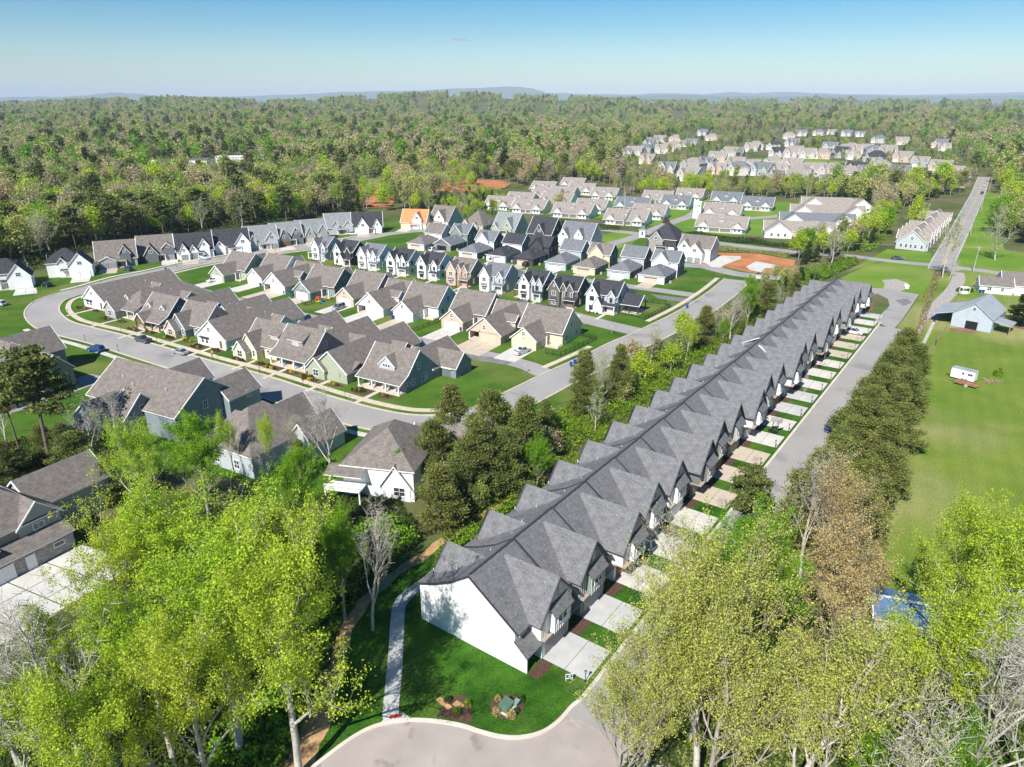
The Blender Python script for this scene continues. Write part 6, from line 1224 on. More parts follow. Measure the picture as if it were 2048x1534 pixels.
# bins
def bin_obj(px, label):
    r = empty('wheeled_bin', P3(px, .03), VA + random.uniform(-.5, .5), label, 'bin', 'blue wheeled bins'); b = MB()
    for (x0, x1, z0, z1) in ((.26, .32, 0, 1.0),):
        q0 = [(-x0, -x0, z0), (x0, -x0, z0), (x0, x0, z0), (-x0, x0, z0)]; q1 = [(-x1, -x1, z1), (x1, -x1, z1), (x1, x1, z1), (-x1, x1, z1)]
        for k in range(4): b.face([q0[k], q0[(k + 1) % 4], q1[(k + 1) % 4], q1[k]], BLUEBIN)
    b.build('body', r); b = MB(); b.box(-.36, -.38, 1.0, .36, .36, 1.08, BLUEBIN); b.build('lid', r)
    for x in (-.24, .24): b = MB(); b.tube((x - .04, .34, .12), (x + .04, .34, .12), .12, .12, 8, RUBBER, True); b.build('wheel', r)
for p, lb in [((1142, 733), 'blue bin at the street corner, leftmost of three'), ((1150, 728), 'blue bin at the street corner, middle of three'), ((1158, 722), 'blue bin at the street corner, rightmost of three'), ((1374, 616), 'blue bin at the kerb beside the fenced terrace'), ((787, 632), 'blue bin left of the white garage, the upper of two'), ((786, 638), 'blue bin left of the white garage, the lower of two'), ((922, 662), 'blue bin beside the red brick garage'), ((998, 685), 'blue bin beside the beige garage door'), ((521, 572), 'blue bin at the narrow white garage'), ((569, 588), 'blue bin by the carport cottage'), ((587, 593), 'blue bin next to the green cottage garage'), ((332, 541), 'blue bin on the kerb of the upper street'), ((878, 501), 'blue bin beside the open grey-green garage'), ((950, 514), 'blue bin at the corner of the beige garage door'), ((1638, 713), 'blue bin on a far townhouse driveway'), ((1516, 852), 'blue bin on a near townhouse driveway'), ((1960, 586), 'blue bin against the farm house wall, left one'), ((1966, 586), 'blue bin against the farm house wall, right one'), ((1091, 536), 'blue bin at the pale blue garage')]: bin_obj(p, lb)
# cars
CARC = {}
def carmat(n, c): m = plain('paint_' + n, c, .25, .02, 1, 0, .3, .6); return m
def vehicle(px, rz, kind, col, label, group='parked cars', dz=.04, L=4.7):
    r = empty('parked_car' if kind != 'pickup' else 'pickup_truck', P3(px, dz), rz, label, 'car' if kind != 'pickup' else 'pickup truck', group)
    if 'cedar row' in label: r.location = (*T(88, -12.2), .04)
    m = carmat(*col); W = .92; key = (kind, col[0]); hh = {'sedan': 1.42, 'suv': 1.72, 'pickup': 1.8, 'wagon': 1.85}[kind]; belt = {'sedan': .88, 'suv': 1.02, 'pickup': 1.08, 'wagon': 1.05}[kind]; l = L / 2
    if key not in CARC:
        b = MB(); xs = [-l, -l + .12, -l + .75, 0, l - 1.1, l - .15, l]; zt = {'sedan': [.75, .9, .92, belt, .86, .72, .5], 'suv': [.8, 1.0, 1.04, belt, .98, .88, .55], 'pickup': [.8, 1.02, 1.04, belt, 1.04, .98, .6], 'wagon': [.8, 1.02, 1.04, belt, 1.0, .9, .55]}[kind]; zb = [.42, .3, .25, .25, .25, .3, .4]; hw = [.78, .88, .92, .92, .92, .86, .7]
        def ring(x, z0, z1, w_): return [(x, -w_ * .94, z0), (x, -w_, (z0 + z1) * .5), (x, -w_ * .93, z1), (x, w_ * .93, z1), (x, w_, (z0 + z1) * .5), (x, w_ * .94, z0)]
        rs = [ring(xs[i], zb[i], zt[i], hw[i]) for i in range(7)]
        for i in range(6):
            for k in range(6): b.face([rs[i][k], rs[i][(k + 1) % 6], rs[i + 1][(k + 1) % 6], rs[i + 1][k]], m)
        b.face(rs[0][::-1], m); b.face(rs[-1], m)
        cab = {'sedan': (-l + .7, -l + 1.5, .35, 1.05), 'suv': (-l + .1, -l + .45, .35, 1.15), 'wagon': (-l + .08, -l + .35, .5, 1.25), 'pickup': (-.65, -.5, .55, 1.25)}[kind]
        x0, x1, x2, x3 = cab; g_ = MB(); lo = .84; hi = .68
        A = [(x0, -lo, belt - .02), (x3, -lo, belt - .06), (x3, lo, belt - .06), (x0, lo, belt - .02)]; B = [(x1, -hi, hh - .03), (x2, -hi, hh - .03), (x2, hi, hh - .03), (x1, hi, hh - .03)]
        for k in range(4): g_.face([A[k], A[(k + 1) % 4], B[(k + 1) % 4], B[k]], GLASS)
        b.face([(x1 - .03, -hi - .03, hh), (x2 + .03, -hi - .03, hh), (x2 + .03, hi + .03, hh), (x1 - .03, hi + .03, hh)], m)
        for s_ in (-1, 1):
            for xa, xb in ((x0, x1), (x3, x2), ((x0 + x3) / 2, (x1 + x2) / 2)): b.beam((xa, s_ * lo, belt - .03), (xb, s_ * hi, hh), .09, .05, m)
        if kind == 'pickup':
            bed = MB(); bed.box(-l + .1, -.8, .98, -.75, .8, 1.045, BLACKM); 
            for s_ in (-.86, .86): b.box(-l + .05, s_ - .05, .95, -.7, s_ + .05, 1.2, m)
            b.box(-l + .02, -.9, .9, -l + .1, .9, 1.2, m); beds = bed.mesh('load_bed')
        else: beds = None
        wh = MB(); wh.tube((0, -.11, 0), (0, .11, 0), .34, .34, 14, RUBBER, True); rim = MB(); rim.tube((0, -.13, 0), (0, .13, 0), .19, .19, 8, METALR, True)
        lt = MB(); lt.box(l - .14, -.8, .6, l + .01, -.5, .75, TRIM); lt.box(l - .14, .5, .6, l + .01, .8, .75, TRIM); tl_ = MB(); rd_ = plain('tail_light', (.4, .01, .01), .3); tl_.box(-l - .01, -.85, .7, -l + .08, -.6, .9, rd_); tl_.box(-l - .01, .6, .7, -l + .08, .85, .9, rd_)
        CARC[key] = (b.mesh('body'), g_.mesh('glass'), wh.mesh('wheel'), rim.mesh('rim'), lt.mesh('headlights'), tl_.mesh('tail_lights'), beds)
    M_ = CARC[key]; bo = link('body', M_[0], r); link('windows', M_[1], r)
    if M_[6]: link('load_bed', M_[6], r)
    for x in (-l + .85, l - .9):
        for y in (-.82, .82): w_ = link('wheel', M_[2], r, (x, y, .34)); link('rim', M_[3], w_)
    link('headlight', M_[4], r); link('tail_light', M_[5], r); return r
WHT_ = ('white', (.75, .76, .77)); BLK = ('black', (.02, .02, .024)); SIL = ('silver', (.42, .45, .48)); GRY = ('grey', (.09, .1, .12)); BLU = ('blue', (.01, .07, .32)); RED = ('red', (.5, .02, .02))
for a in [((287, 684), VA + math.pi, 'pickup', GRY, 'dark grey pickup with a loaded bed on the curved street', None, .04, 5.4), ((362, 708), VA + math.pi, 'sedan', SIL, 'silver-blue car parked on the curved street behind the dark pickup'), ((193, 703), VA + math.pi + .2, 'suv', BLU, 'bright blue car in the shade beside the taupe house'),
          ((94, 573), R(150), 'suv', BLK, 'black car on the drive of the leftmost wood-edge house'), ((0, 611), R(160), 'suv', WHT_, 'white car cut by the left edge of the picture'), ((256, 541), R(150), 'suv', GRY, 'dark car on the drive of the twin-arched garage house'), ((410, 518), R(-38), 'pickup', WHT_, 'white pickup in front of the charcoal-roofed house', None, .08, 5.4),
          ((427, 563), R(-120), 'sedan', WHT_, 'white hatchback in front of the grey-green garage'), ((677, 619), R(-118), 'wagon', SIL, 'silver-blue estate car on the brick garage drive', None, .1, 5.1), ((672, 640), R(-30), 'sedan', SIL, 'grey car half hidden by a cottage roof on the alley'), ((1044, 707), R(50), 'pickup', WHT_, 'silver-white pickup with a black bed cover at the cream garage', None, .09, 5.4),
          ((704, 470), R(-15), 'suv', WHT_, 'white car near the broad black-roofed house'), ((866, 502), R(62), 'suv', WHT_, 'white car on the drive of the open garage'), ((935, 514), R(60), 'sedan', BLK, 'black car behind the tan brick house'), ((986, 523), R(62), 'suv', WHT_, 'white car at the white garage behind the narrow houses'), ((1053, 532), R(60), 'suv', BLK, 'black car at the taupe garage door'),
          ((1525, 556), R(-10), 'suv', BLK, 'black car behind the white board sign at the road end'), ((1795, 519), R(-8), 'sedan', GRY, 'grey car driving on the cross road'), ((1707, 668), TA - math.pi / 2 + R(0), 'suv', WHT_, 'white car on a far townhouse driveway', None, .1), ((1697, 795), TA, 'sedan', BLU, 'dark blue car half hidden under the cedar row'),
          ((1848, 426), R(50), 'suv', RED, 'red car in the parking bay behind the row houses'), ((1838, 432), R(50), 'suv', WHT_, 'white car next to the red one behind the row houses'), ((1832, 439), R(50), 'suv', BLK, 'black car at the near end of the parking bay'), ((1964, 388), R(53), 'suv', BLK, 'black car on the main road, nearest of the far ones'), ((1969, 372), R(53), 'suv', WHT_, 'white car far up the main road'), ((1325, 437), R(10), 'suv', WHT_, 'white car beside the white tower')]:
    vehicle(a[0], a[1], a[2], a[3], a[4], 'cars', a[6] if len(a) > 6 else .06, a[7] if len(a) > 7 else 4.7)
# fences of black metal
def fence(pts, label, h=1.25, m=BLACKM, step=2.2, wood=False):
    P = [G(*p) for p in pts]; r = empty('fence', (*P[0], 0), 0, label, 'fence'); o = Vector((*P[0], 0))
    for i in range(len(P) - 1):
        a = Vector((*P[i], 0)) - o; c = Vector((*P[i + 1], 0)) - o; L = (c - a).length; n = max(1, round(L / step)); b = MB()
        for z in ((.15, h - .12) if not wood else (.45, .8, 1.15)): b.beam(a + Vector((0, 0, z)), c + Vector((0, 0, z)), .05, .05 if not wood else .12, m)
        if not wood:
            k = max(2, int(L / .22))
            for j in range(k): q = a.lerp(c, j / k); b.box(q.x - .012, q.y - .012, .1, q.x + .012, q.y + .012, h, m, nob=True)
        b.build('fence_panel', r)
        for j in range(n + 1): q = a.lerp(c, j / n); b = MB(); w_ = .05 if not wood else .08; b.box(q.x - w_, q.y - w_, 0, q.x + w_, q.y + w_, h + .12, m); b.build('fence_post', r)
fence([(1091, 707), (1121, 713), (1192, 680), (1155, 670)], 'black metal fence round the yard of the cream corner cottage')
fence([(1238, 626), (1290, 639), (1340, 614), (1330, 609), (1282, 603)], 'black metal fence round the terrace lawn of the white corner house')
fence([(802, 659), (824, 665), (879, 644)], 'black metal fence beside the white garage with the two bins')
fence([(604, 608), (612, 612), (664, 598)], 'black metal fence along the playground lawn')
fence([(1893, 658), (1870, 690), (1850, 722)], 'weathered wooden rail fence from the barn towards the cedars', 1.3, WOODP, 3, True)
fence([(1918, 600), (1900, 640)], 'short wooden fence beside the lane above the barn', 1.2, WOODP, 3, True)
# signs
def sign(px, label, draw, rz, hgt_, name='sign', leg=BLACKM):
    r = empty(name, P3(px, .02), rz, label, 'sign'); draw(r); return r
NAVY = plain('sign_navy', (.02, .05, .3), .5, .05)
def yard(r):
    b = MB(); b.box(-.42, -.03, .35, .42, 0, 1.0, TRIM); b.build('board', r)
    b = MB(); b.box(-.36, -.045, .5, .36, -.032, .92, NAVY); b.build('blue_print', r)
    b = MB(); b.face([(-.16, -.05, .6), (-.05, -.05, .74), (-.12, -.05, .86), (.05, -.05, .8), (.16, -.05, .86), (.12, -.05, .72), (.18, -.05, .6), (0, -.05, .67)], TRIM); b.build('emblem', r)
    for x in (-.36, .36): b = MB(); b.box(x - .03, -.03, 0, x + .03, 0, .35, TRIM); b.build('leg', r)
sign((1138, 1362), 'white yard sign with a blue panel and small white emblem near the first driveway', yard, R(10), 1)
sign((1346, 1122), 'white yard sign with a blue panel on a grass strip between driveways', yard, R(10), 1)
sign((1750, 590), 'small blue and white sign on the corner by the far turning area', yard, R(20), 1)
def stop(r):
    b = MB(); b.tube((0, 0, 0), (0, 0, 2.2), .04, .04, 6, TRIMG); b.build('post', r)
    b = MB(); q = [(.33 * math.cos(R(22.5 + 45 * k)), .01, 2.3 + .33 * math.sin(R(22.5 + 45 * k))) for k in range(8)]; b.face(q, TRIMG); b.face([(x, -.01, z) for x, y, z in q], TRIMG)
    for k in range(8): a, c = q[k], q[(k + 1) % 8]; b.face([a, c, (c[0], -.01, c[2]), (a[0], -.01, a[2])], TRIMG)
    b.build('plate', r)
for p, lb in [((1223, 669), 'octagonal stop sign seen from behind at the street corner by the fenced yard'), ((1049, 747), 'octagonal stop sign seen from behind at the alley mouth'), ((1442, 546), 'sign post at the corner of the big lawn')]: sign(p, lb, stop, R(-20), 2.5)
def greens(r):
    b = MB(); b.tube((0, 0, 0), (0, 0, 2.3), .04, .04, 6, TRIMG); b.build('post', r); gm = plain('street_sign_green', (.02, .2, .08), .5, .05); b = MB(); b.box(-.9, -.02, 2.1, .9, .02, 2.5, gm); b.build('plate', r)
sign((1867, 512), 'green street name sign at the crossroads', greens, R(-20), 2.5)
def board(r):
    for x in (-1.2, 1.2): b = MB(); b.box(x - .06, -.06, 0, x + .06, .06, 2.6, TRIM); b.build('post', r)
    b = MB(); b.box(-1.2, -.08, 1.2, 1.2, -.03, 2.6, TRIM); b.build('board', r); b = MB(); b.box(-1, -.1, 2.0, 1, -.085, 2.4, plain('sign_grey_print', (.3, .3, .38), .6)); b.box(-1, -.1, 1.4, 1, -.085, 1.55, plain('sign_grey_print', (.3, .3, .38), .6)); b.build('print', r)
sign((1518, 564), 'white board sign on two posts at the road end', board, R(5), 2.5)
def ysign(r):
    b = MB(); b.tube((0, 0, 0), (0, 0, 1.9), .05, .04, 6, BLACKM); b.build('post', r); ym = plain('warning_yellow', (.75, .38, .02), .5, .05); b = MB(); b.box(-.25, -.03, 1.5, .25, .03, 2.0, ym); b.build('plate', r)
sign((426, 717), 'small yellow-orange sign on a post beside the front pavement', ysign, R(-20), 2)
def redp(r): b = MB(); b.box(-.4, -.05, .1, .4, .05, .9, plain('barrier_red', (.5, .04, .04), .5)); b.build('board', r); b = MB(); b.box(-.3, -.04, 0, -.2, .04, .1, WOODP); b.build('leg', r)
sign((1847, 596), 'small red board at the end of the turning area kerb', redp, R(20), 1)
# utility box on the near lawn and beds
def mulch(pts, z=.035): sheet('mulch_bed', g(smooth([(p[0], p[1]) for p in pts + [pts[0]]], 4)[:-1]), z, MULCH)
mulch([(980, 1415), (985, 1398), (1005, 1390), (1030, 1392), (1046, 1405), (1045, 1422), (1030, 1437), (1005, 1438), (986, 1430)]); mulch([(873, 1432), (893, 1405), (905, 1394), (925, 1391), (941, 1402), (943, 1425), (942, 1447), (910, 1440)])
TRG = plain('transformer_green', (.10, .17, .12), .5, .12)
r = empty('utility_box', P3((1012, 1418), .04), R(58), 'green electrical box on a concrete pad in the round mulch bed', 'utility box')
b = MB(); b.box(-.85, -.75, 0, .85, .75, .18, CONC); b.build('pad', r)
b = MB(); b.box(-.7, -.6, .18, .7, .45, .75, TRG); b.face([(-.72, -.62, .75), (.72, -.62, .75), (.72, .5, 1.02), (-.72, .5, 1.02)], TRG); b.face([(-.72, .5, .18), (.72, .5, .18), (.72, .5, 1.02), (-.72, .5, 1.02)], TRG)
for x in (-.7, .7): b.face([(x, -.6, .75), (x, .5, .75), (x, .5, 1.0)], TRG)
b.build('cabinet', r); b = MB(); b.face([(-.1, -.615, .4), (.12, -.615, .4), (.12, -.615, .62), (-.1, -.615, .62)], TRIM); b.build('warning_label', r)
r = empty('utility_cabinet', P3((1033, 1411), .04), R(58), 'small grey-green cabinet behind the green electrical box', 'utility box'); b = MB(); b.box(-.35, -.25, 0, .35, .25, .55, plain('cabinet_greygreen', (.2, .28, .26), .5)); b.box(-.38, -.28, .55, .38, .28, .6, plain('cabinet_greygreen', (.2, .28, .26), .5)); b.build('cabinet', r)
b = MB(); b.box(-.35, -.55, 0, .35, .55, .08, SAND); tag(b.build('meter_box', None, P3((917, 1411), .04), R(50)), 'tan utility lid in the mulch bed beside the kerb', 'utility lid')
b = MB(); b.box(-.3, -1, 0, .3, 1, .03, SAND); tag(b.build('straw_strip', None, P3((888, 1407), .02), R(45)), kind='structure')
# shrubs
def shrub_mesh(name, seed, n, mat, r=.5, h=.8):
    rd = np.random.default_rng(seed); a = rd.normal(size=(n, 3)); a /= np.linalg.norm(a, axis=1)[:, None]; a[:, 2] = np.abs(a[:, 2]); C = a * np.array([r, r, h]) * rd.uniform(.7, 1.05, (n, 1)); return mesh_from(name, quads(C, rd.uniform(.6, 1.2, n) * .1, 1), mat)
YFL = leafmat('yellow_flowers', [(.7, .5, .02), (.65, .5, .05)], .2); PUR = leafmat('plum_leaves', [(.12, .02, .03), (.16, .03, .05)], .2); STRAWP = leafmat('straw_grass', [(.45, .36, .16), (.4, .34, .15)], .3)
SH = {'g': [shrub_mesh('foliage', 1, 260, GREENB), shrub_mesh('foliage', 2, 260, DARKG)], 'd': [shrub_mesh('foliage', 3, 260, DARKG)], 'y': [shrub_mesh('foliage', 4, 260, YFL)], 'p': [shrub_mesh('foliage', 5, 260, PUR)], 's': [shrub_mesh('foliage', 6, 260, STRAWP)]}
tb_ = MB(); tb_.tube((0, 0, -.05), (0, 0, .4), .04, .02, 4, BARKD); STEM = tb_.mesh('stem')
def shrub(x, y, k, s, label, group=None): r = empty('shrub', (x, y, .03), random.random() * 6, label, 'shrub', group); link('foliage', random.choice(SH[k]), r, scale=(s, s, s * random.uniform(.8, 1.2))); link('stem', STEM, r); return r
for p, k, s, lb in [((896, 1403), 'g', .9, 'green shrub left of the tan utility lid'), ((935, 1410), 'g', .9, 'green shrub right of the tan utility lid'), ((914, 1426), 'g', .9, 'round shrub below the tan utility lid'), ((996, 1400), 's', .8, 'straw grass tuft at the upper left of the round bed'), ((993, 1428), 's', 1.0, 'straw grass tuft at the lower left of the round bed'), ((1022, 1434), 's', 1.1, 'straw grass tuft below the green electrical box'), ((1042, 1402), 'd', .9, 'dark shrub at the right of the round bed'), ((1032, 1425), 'd', .8, 'dark shrub below the small cabinet')]: shrub(*G(*p), k, s, lb)
names = ['sharp-bend cottage', 'blue-grey cottage', 'timber-porch cottage', 'brick-fronted cottage', 'silver-car cottage', 'cream cottage', 'shed-dormer cottage', 'sage cottage', 'slate-blue cottage']
cl = ['dgspd', 'gdsgd', 'dsgds', 'ydddg', 'dsddp', 'dddsd', 'sydgy', 'pggyy', 'dgdgs']
for i, (px, *_r) in enumerate(rows):
    bed = [V2(px, .2, -3.0), V2(px, 2.5, -3.6), V2(px, 4.9, -3.0), V2(px, 5.1, -1.2), V2(px, 5, -.4 - (1.4 if i in (3, 5) else 0)), V2(px, .1, -.4 - (1.4 if i in (3, 5) else 0))]; sheet('mulch_bed', smooth(bed + [bed[0]], 3)[:-1], .03, MULCH)
    bed = [V2(px, 7.4, -2.4), V2(px, 9.3, -2.7), V2(px, 11, -2), V2(px, 11, -.8), V2(px, 7.6, -.6)]; sheet('mulch_bed', smooth(bed + [bed[0]], 3)[:-1], .03, MULCH)
    for j in range(11):
        k = cl[i][j % 5]; x = .6 + j * .42 if j < 8 else 7.6 + (j - 8) * 1.1; y = -2.6 + (j % 3) * .5 if j < 8 else -1.6
        kn = {'g': 'green', 'd': 'dark green', 'y': 'yellow-flowering', 'p': 'plum-red', 's': 'straw-coloured'}[k]
        shrub(*V2(px, x, y), k, random.uniform(.6, 1.1) * (1.5 if i == 7 and j in (0, 1, 2) else 1), '%s shrub, %s from the left before the %s' % (kn, ordn[j], names[i]), '%s shrubs of the %s' % (kn, names[i]))
    # path from the porch to the pavement
    A = V2(px, 6.2, -.3); B = V2(px, 6.2, -9.0 if i < 3 else -7.6); b = MB(); strip(b, [A, B], .55, -.55, .1, CONCW, 0); tag(b.build('path'), kind='structure')
shrub(*G(370, 679), 'y', 1.5, 'large yellow-flowering bush in front of the brick and green cottage')
for i, (px, *_r) in enumerate(W3D):
    bed = [V2(px, .1, -.1), V2(px, .1, -1.2), V2(px, 5, -1.4), V2(px, 5, -.1)]; sheet('mulch_bed', bed, .03, MULCH)
    for j in range(4): shrub(*V2(px, .6 + j * 1.2, -.8), 'gdgd'[j], .7, '%s of four low shrubs before the %s narrow house from the left' % (ordn[j], ordn[i]), 'shrubs of the %s narrow house' % ordn[i])
    A = V2(px, 6.6, -.6); B = V2(px, 6.6, -6.4); b = MB(); strip(b, [A, B], .5, -.5, .1, CONC, 0); tag(b.build('path'), kind='structure')
b = MB(); strip(b, [V(-118, 86), V(-95, 83), V(-50, 81.5), V(-10, 77.5), V(20, 75.5)], .8, -.8, .11, CONC, 0); tag(b.build('pavement'), kind='structure')
for p, k, s, lb in [((1157, 425), 'p', 4.5, 'dark red bush tree beside the courtyard home'), ((1490, 458), 'p', 4.5, 'dark red round tree in front of the two-gabled courtyard home'), ((1332, 447), 'p', 3.5, 'dark red bush near the courtyard lane'), ((1995, 752), 'g', 2.2, 'lone round bush in the mown field right of the trailer'), ((1918, 583), 'd', 2, 'dark bush left of the little shelter'), ((1940, 583), 'd', 2, 'dark bush right of the little shelter')]: shrub(*G(*p), k, s, lb)
thicket('hedge', [(1068, 446), (1105, 440), (1180, 452), (1240, 456), (1238, 462), (1160, 458), (1070, 453)], 3500, .4, DARKG, 1.6, 21); thicket('hedge', [(1372, 468), (1400, 466), (1500, 480), (1590, 492), (1586, 497), (1480, 487), (1380, 475)], 4500, .4, DARKG, 1.6, 22)
BRN = leafmat('brown_scrub', [(.2, .15, .1), (.26, .2, .13)], .2)
thicket('scrub', [(1868, 542), (1884, 546), (1866, 600), (1850, 650), (1838, 690), (1826, 680), (1842, 630), (1856, 585)], 7000, .25, BRN, 1.5, 23); thicket('scrub', [(1405, 500), (1420, 495), (1590, 508), (1588, 513), (1500, 507), (1410, 504)], 2000, .25, BRN, .9, 24)
thicket('scrub', [(1722, 598), (1742, 590), (1752, 612), (1738, 630), (1720, 625)], 1200, .22, BRN, .7, 25)
# clay lot slabs, debris
for pts in ([(1412, 528), (1440, 512), (1482, 513), (1482, 518), (1466, 524), (1450, 530), (1440, 536), (1424, 535)], [(1492, 534), (1512, 523), (1556, 531), (1552, 538), (1530, 537), (1522, 545), (1500, 541)]): sheet('foundation_slab', g(pts), .12, CONC)
b = MB()
for k in range(6): b.box(-3 + k * .2, -.5 + k * .25, k * .14, 3 - k * .3, .5 + k * .1, k * .14 + .13, TRIM)
tag(b.build('stacked_panels', None, P3((1815, 574), .03), R(60)), 'stack of white panels lying on the meadow next to the gravel patch', 'panel stack')
b = MB(); rdm = random.Random(3)
for k in range(60): x, y = rdm.gauss(0, 1), rdm.gauss(0, .7); b.beam((x, y, .05), (x + rdm.uniform(-.9, .9), y + rdm.uniform(-.9, .9), rdm.uniform(.1, .7)), .08, .08, WOODP)
tag(b.build('brush_pile', None, P3((1977, 764), .02)), 'low pile of brown brush and sticks in the mown field', 'brush pile', kind='stuff')
# trailers
ta = ang((1898, 752), (1942, 763)); r = empty('box_trailer', P3((1899, 756), 0), ta, 'white enclosed trailer with small windows and twin wheels in the mown field', 'trailer')
b = MB(); b.box(0, 0, .45, 4.9, 2.1, 2.6, TRIM); b.build('body', r); b = MB(); b.box(-.03, -.03, 2.6, 4.93, 2.13, 2.68, METALR); b.build('roof', r)
for x in (2.5, 3.7, 4.2): b = MB(); b.box(x - .22, -.03, 1.6, x + .22, -.005, 2.1, GLASS); b.build('window', r)
for x in (2.6, 3.35): b = MB(); b.tube((x, -.08, .36), (x, .14, .36), .34, .34, 14, RUBBER, True); w_ = b.build('wheel', r); b = MB(); b.tube((x, -.1, .36), (x, .0, .36), .17, .17, 8, METALR, True); b.build('rim', w_)
b = MB(); b.beam((-1.2, 1.05, .5), (0, .3, .5), .08, .08, BLACKM); b.beam((-1.2, 1.05, .5), (0, 1.8, .5), .08, .08, BLACKM); b.build('drawbar', r)
r = empty('flat_trailer', P3((1906, 768), 0), ta, 'low flatbed trailer with wooden sides next to the white trailer', 'trailer')
b = MB(); b.box(0, 0, .5, 4.6, 1.7, .6, WOODP); b.build('deck', r)
for y in (0, 1.66): b = MB(); b.box(0, y, .6, 4.6, y + .05, .95, plain('rust_metal', (.25, .11, .05), .9, .3)); b.build('side_rail', r)
b = MB(); b.tube((2.6, -.18, .36), (2.6, .0, .36), .35, .35, 14, METALR, True); b.build('wheel', r); b = MB(); b.beam((-1.3, .85, .5), (0, .85, .55), .1, .1, BLACKM); b.build('drawbar', r)
# blue-roofed shed under the right grove
BLR = plain('blue_metal_roof', (.12, .22, .42), .4, .15, .4, 0, .3)
h = House((*G(1745, 1262), 0), ang((1745, 1262), (1850, 1285)), W_GREY, BLR, TRIM, 'shed with a blue metal roof and white ridge, behind the lime tree', 'shed', name='shed'); h.gab('x', 0, 8, 0, 6, 2.3, 3.2, roof=BLR); h.t.beam((-.4, 3, 3.25), (8.4, 3, 3.25), .35, .08, TRIM); h.done()
r = empty('shelter', P3((1928, 587), 0), R(5), 'tiny white roofed shelter beside the lane', 'shelter')
b = MB(); b.box(-1.4, -1, 2, 1.4, 1, 2.15, TRIM); b.build('roof', r); b = MB(); b.box(-1, -.6, 0, 1, .6, .8, TRIM); b.build('base', r)
for x, y in ((-1.2, -.8), (1.2, -.8), (1.2, .8), (-1.2, .8)): b = MB(); b.box(x - .06, y - .06, 0, x + .06, y + .06, 2, TRIM); b.build('post', r)
# playground
r = empty('playground', P3((645, 608), .03), VA, 'small colourful plastic climbing frame on the fenced lawn', 'playground'); Y_ = plain('toy_yellow', (.75, .45, .02), .5, .05); R_ = plain('toy_red', (.6, .05, .03), .5, .05); B_ = plain('toy_blue', (.02, .3, .6), .5, .05)
b = MB(); b.box(-2.2, -.6, .6, -1, .6, .7, Y_)
for x in (-2.2, -1): 
    for y in (-.6, .5): b.box(x, y, 0, x + .1, y + .1, 1.8, Y_)
b.build('platform', r); b = MB(); b.face([(-2.3, -.7, 1.8), (-.9, -.7, 1.8), (-1.6, 0, 2.4)], R_); b.face([(-.9, -.7, 1.8), (-.9, .7, 1.8), (-1.6, 0, 2.4)], R_); b.face([(-.9, .7, 1.8), (-2.3, .7, 1.8), (-1.6, 0, 2.4)], R_); b.face([(-2.3, .7, 1.8), (-2.3, -.7, 1.8), (-1.6, 0, 2.4)], R_); b.build('canopy', r)
b = MB(); b.face([(-1, -.3, .7), (-1, .3, .7), (.9, .3, .1), (.9, -.3, .1)], B_); b.box(-1, -.34, .55, .9, -.3, .62, B_); b.build('slide', r)
# basketball hoops
def hoop(px, rz, label):
    r = empty('basketball_hoop', P3(px, .08), rz, label, 'basketball hoop', 'basketball hoops on the driveways'); b = MB(); b.box(-.5, -.4, 0, .5, .4, .15, BLACKM); b.build('base', r); b = MB(); b.beam((0, 0, .1), (0, -.9, 2.6), .1, .1, BLACKM); b.build('pole', r)
    b = MB(); b.box(-.7, -.98, 2.4, .7, -.93, 3.3, TRIMG); b.build('backboard', r); b = MB()
    for k in range(10): a0, a1 = k * .628, (k + 1) * .628; b.beam((.23 * math.cos(a0), -1.22 + .23 * math.sin(a0), 2.6), (.23 * math.cos(a1), -1.22 + .23 * math.sin(a1), 2.6), .03, .03, plain('rim_orange', (.6, .15, .02), .5))
    b.build('hoop', r)
hoop((1638, 734), R(60), 'black basketball hoop on a driveway in the middle of the townhouse row'); hoop((1542, 862), R(0), 'basketball hoop at the grass strip nearer the white end house'); hoop((1549, 866), R(20), 'second basketball hoop beside the nearer one')
# poles and wires
POLEM = plain('pole_grey', (.42, .38, .33), .9, .15)
def pole(px, h_, label, arm=True, name='utility_pole', m=POLEM, r0=.16):
    r = empty(name, P3(px), R(-36), label, 'pole', 'utility poles'); b = MB(); b.tube((0, 0, 0), (0, 0, h_), r0, r0 * .65, 8, m, True); b.build('pole', r)
    if arm: b = MB(); b.box(-1.1, -.06, h_ - .7, 1.1, .06, h_ - .58, m); b.build('crossarm', r); b = MB(); b.tube((.35, 0, h_ - 1.6), (.35, 0, h_ - .9), .18, .18, 8, TRIMG, True); b.build('transformer', r)
    return Vector((*G(*px), h_ - .6))
pp = [pole((1946, 545), 10, 'utility pole at the crossroads by the bare tree'), pole((1940, 470), 10, 'utility pole on the right verge, second from the crossroads'), pole((1962, 420), 10, 'utility pole on the right verge, third from the crossroads'), pole((1977, 385), 10, 'farthest utility pole beside the main road')]
pp.append(pole((2140, 548), 10, 'utility pole outside the right edge')) if 0 else pp
def wire(a, c, label):
    b = MB(); n = 12; sag = (c - a).length * .02
    for i in range(n): t0, t1 = i / n, (i + 1) / n; b.tube(a.lerp(c, t0) - Vector((0, 0, sag * 4 * t0 * (1 - t0))), a.lerp(c, t1) - Vector((0, 0, sag * 4 * t1 * (1 - t1))), .025, .025, 3, TRIMG)
    tag(b.build('wire'), label, 'wire', 'overhead wires')
for i in range(3): wire(pp[i], pp[i + 1], 'overhead wire between the %s and %s poles of the main road' % (ordn[i], ordn[i + 1]))
wire(pp[0], pp[0] + Vector((90, -30, 1)), 'overhead wire running right from the crossroads pole'); wire(pp[0], pp[0] + Vector((-110, 60, 0)), 'overhead wire crossing left over the thicket')
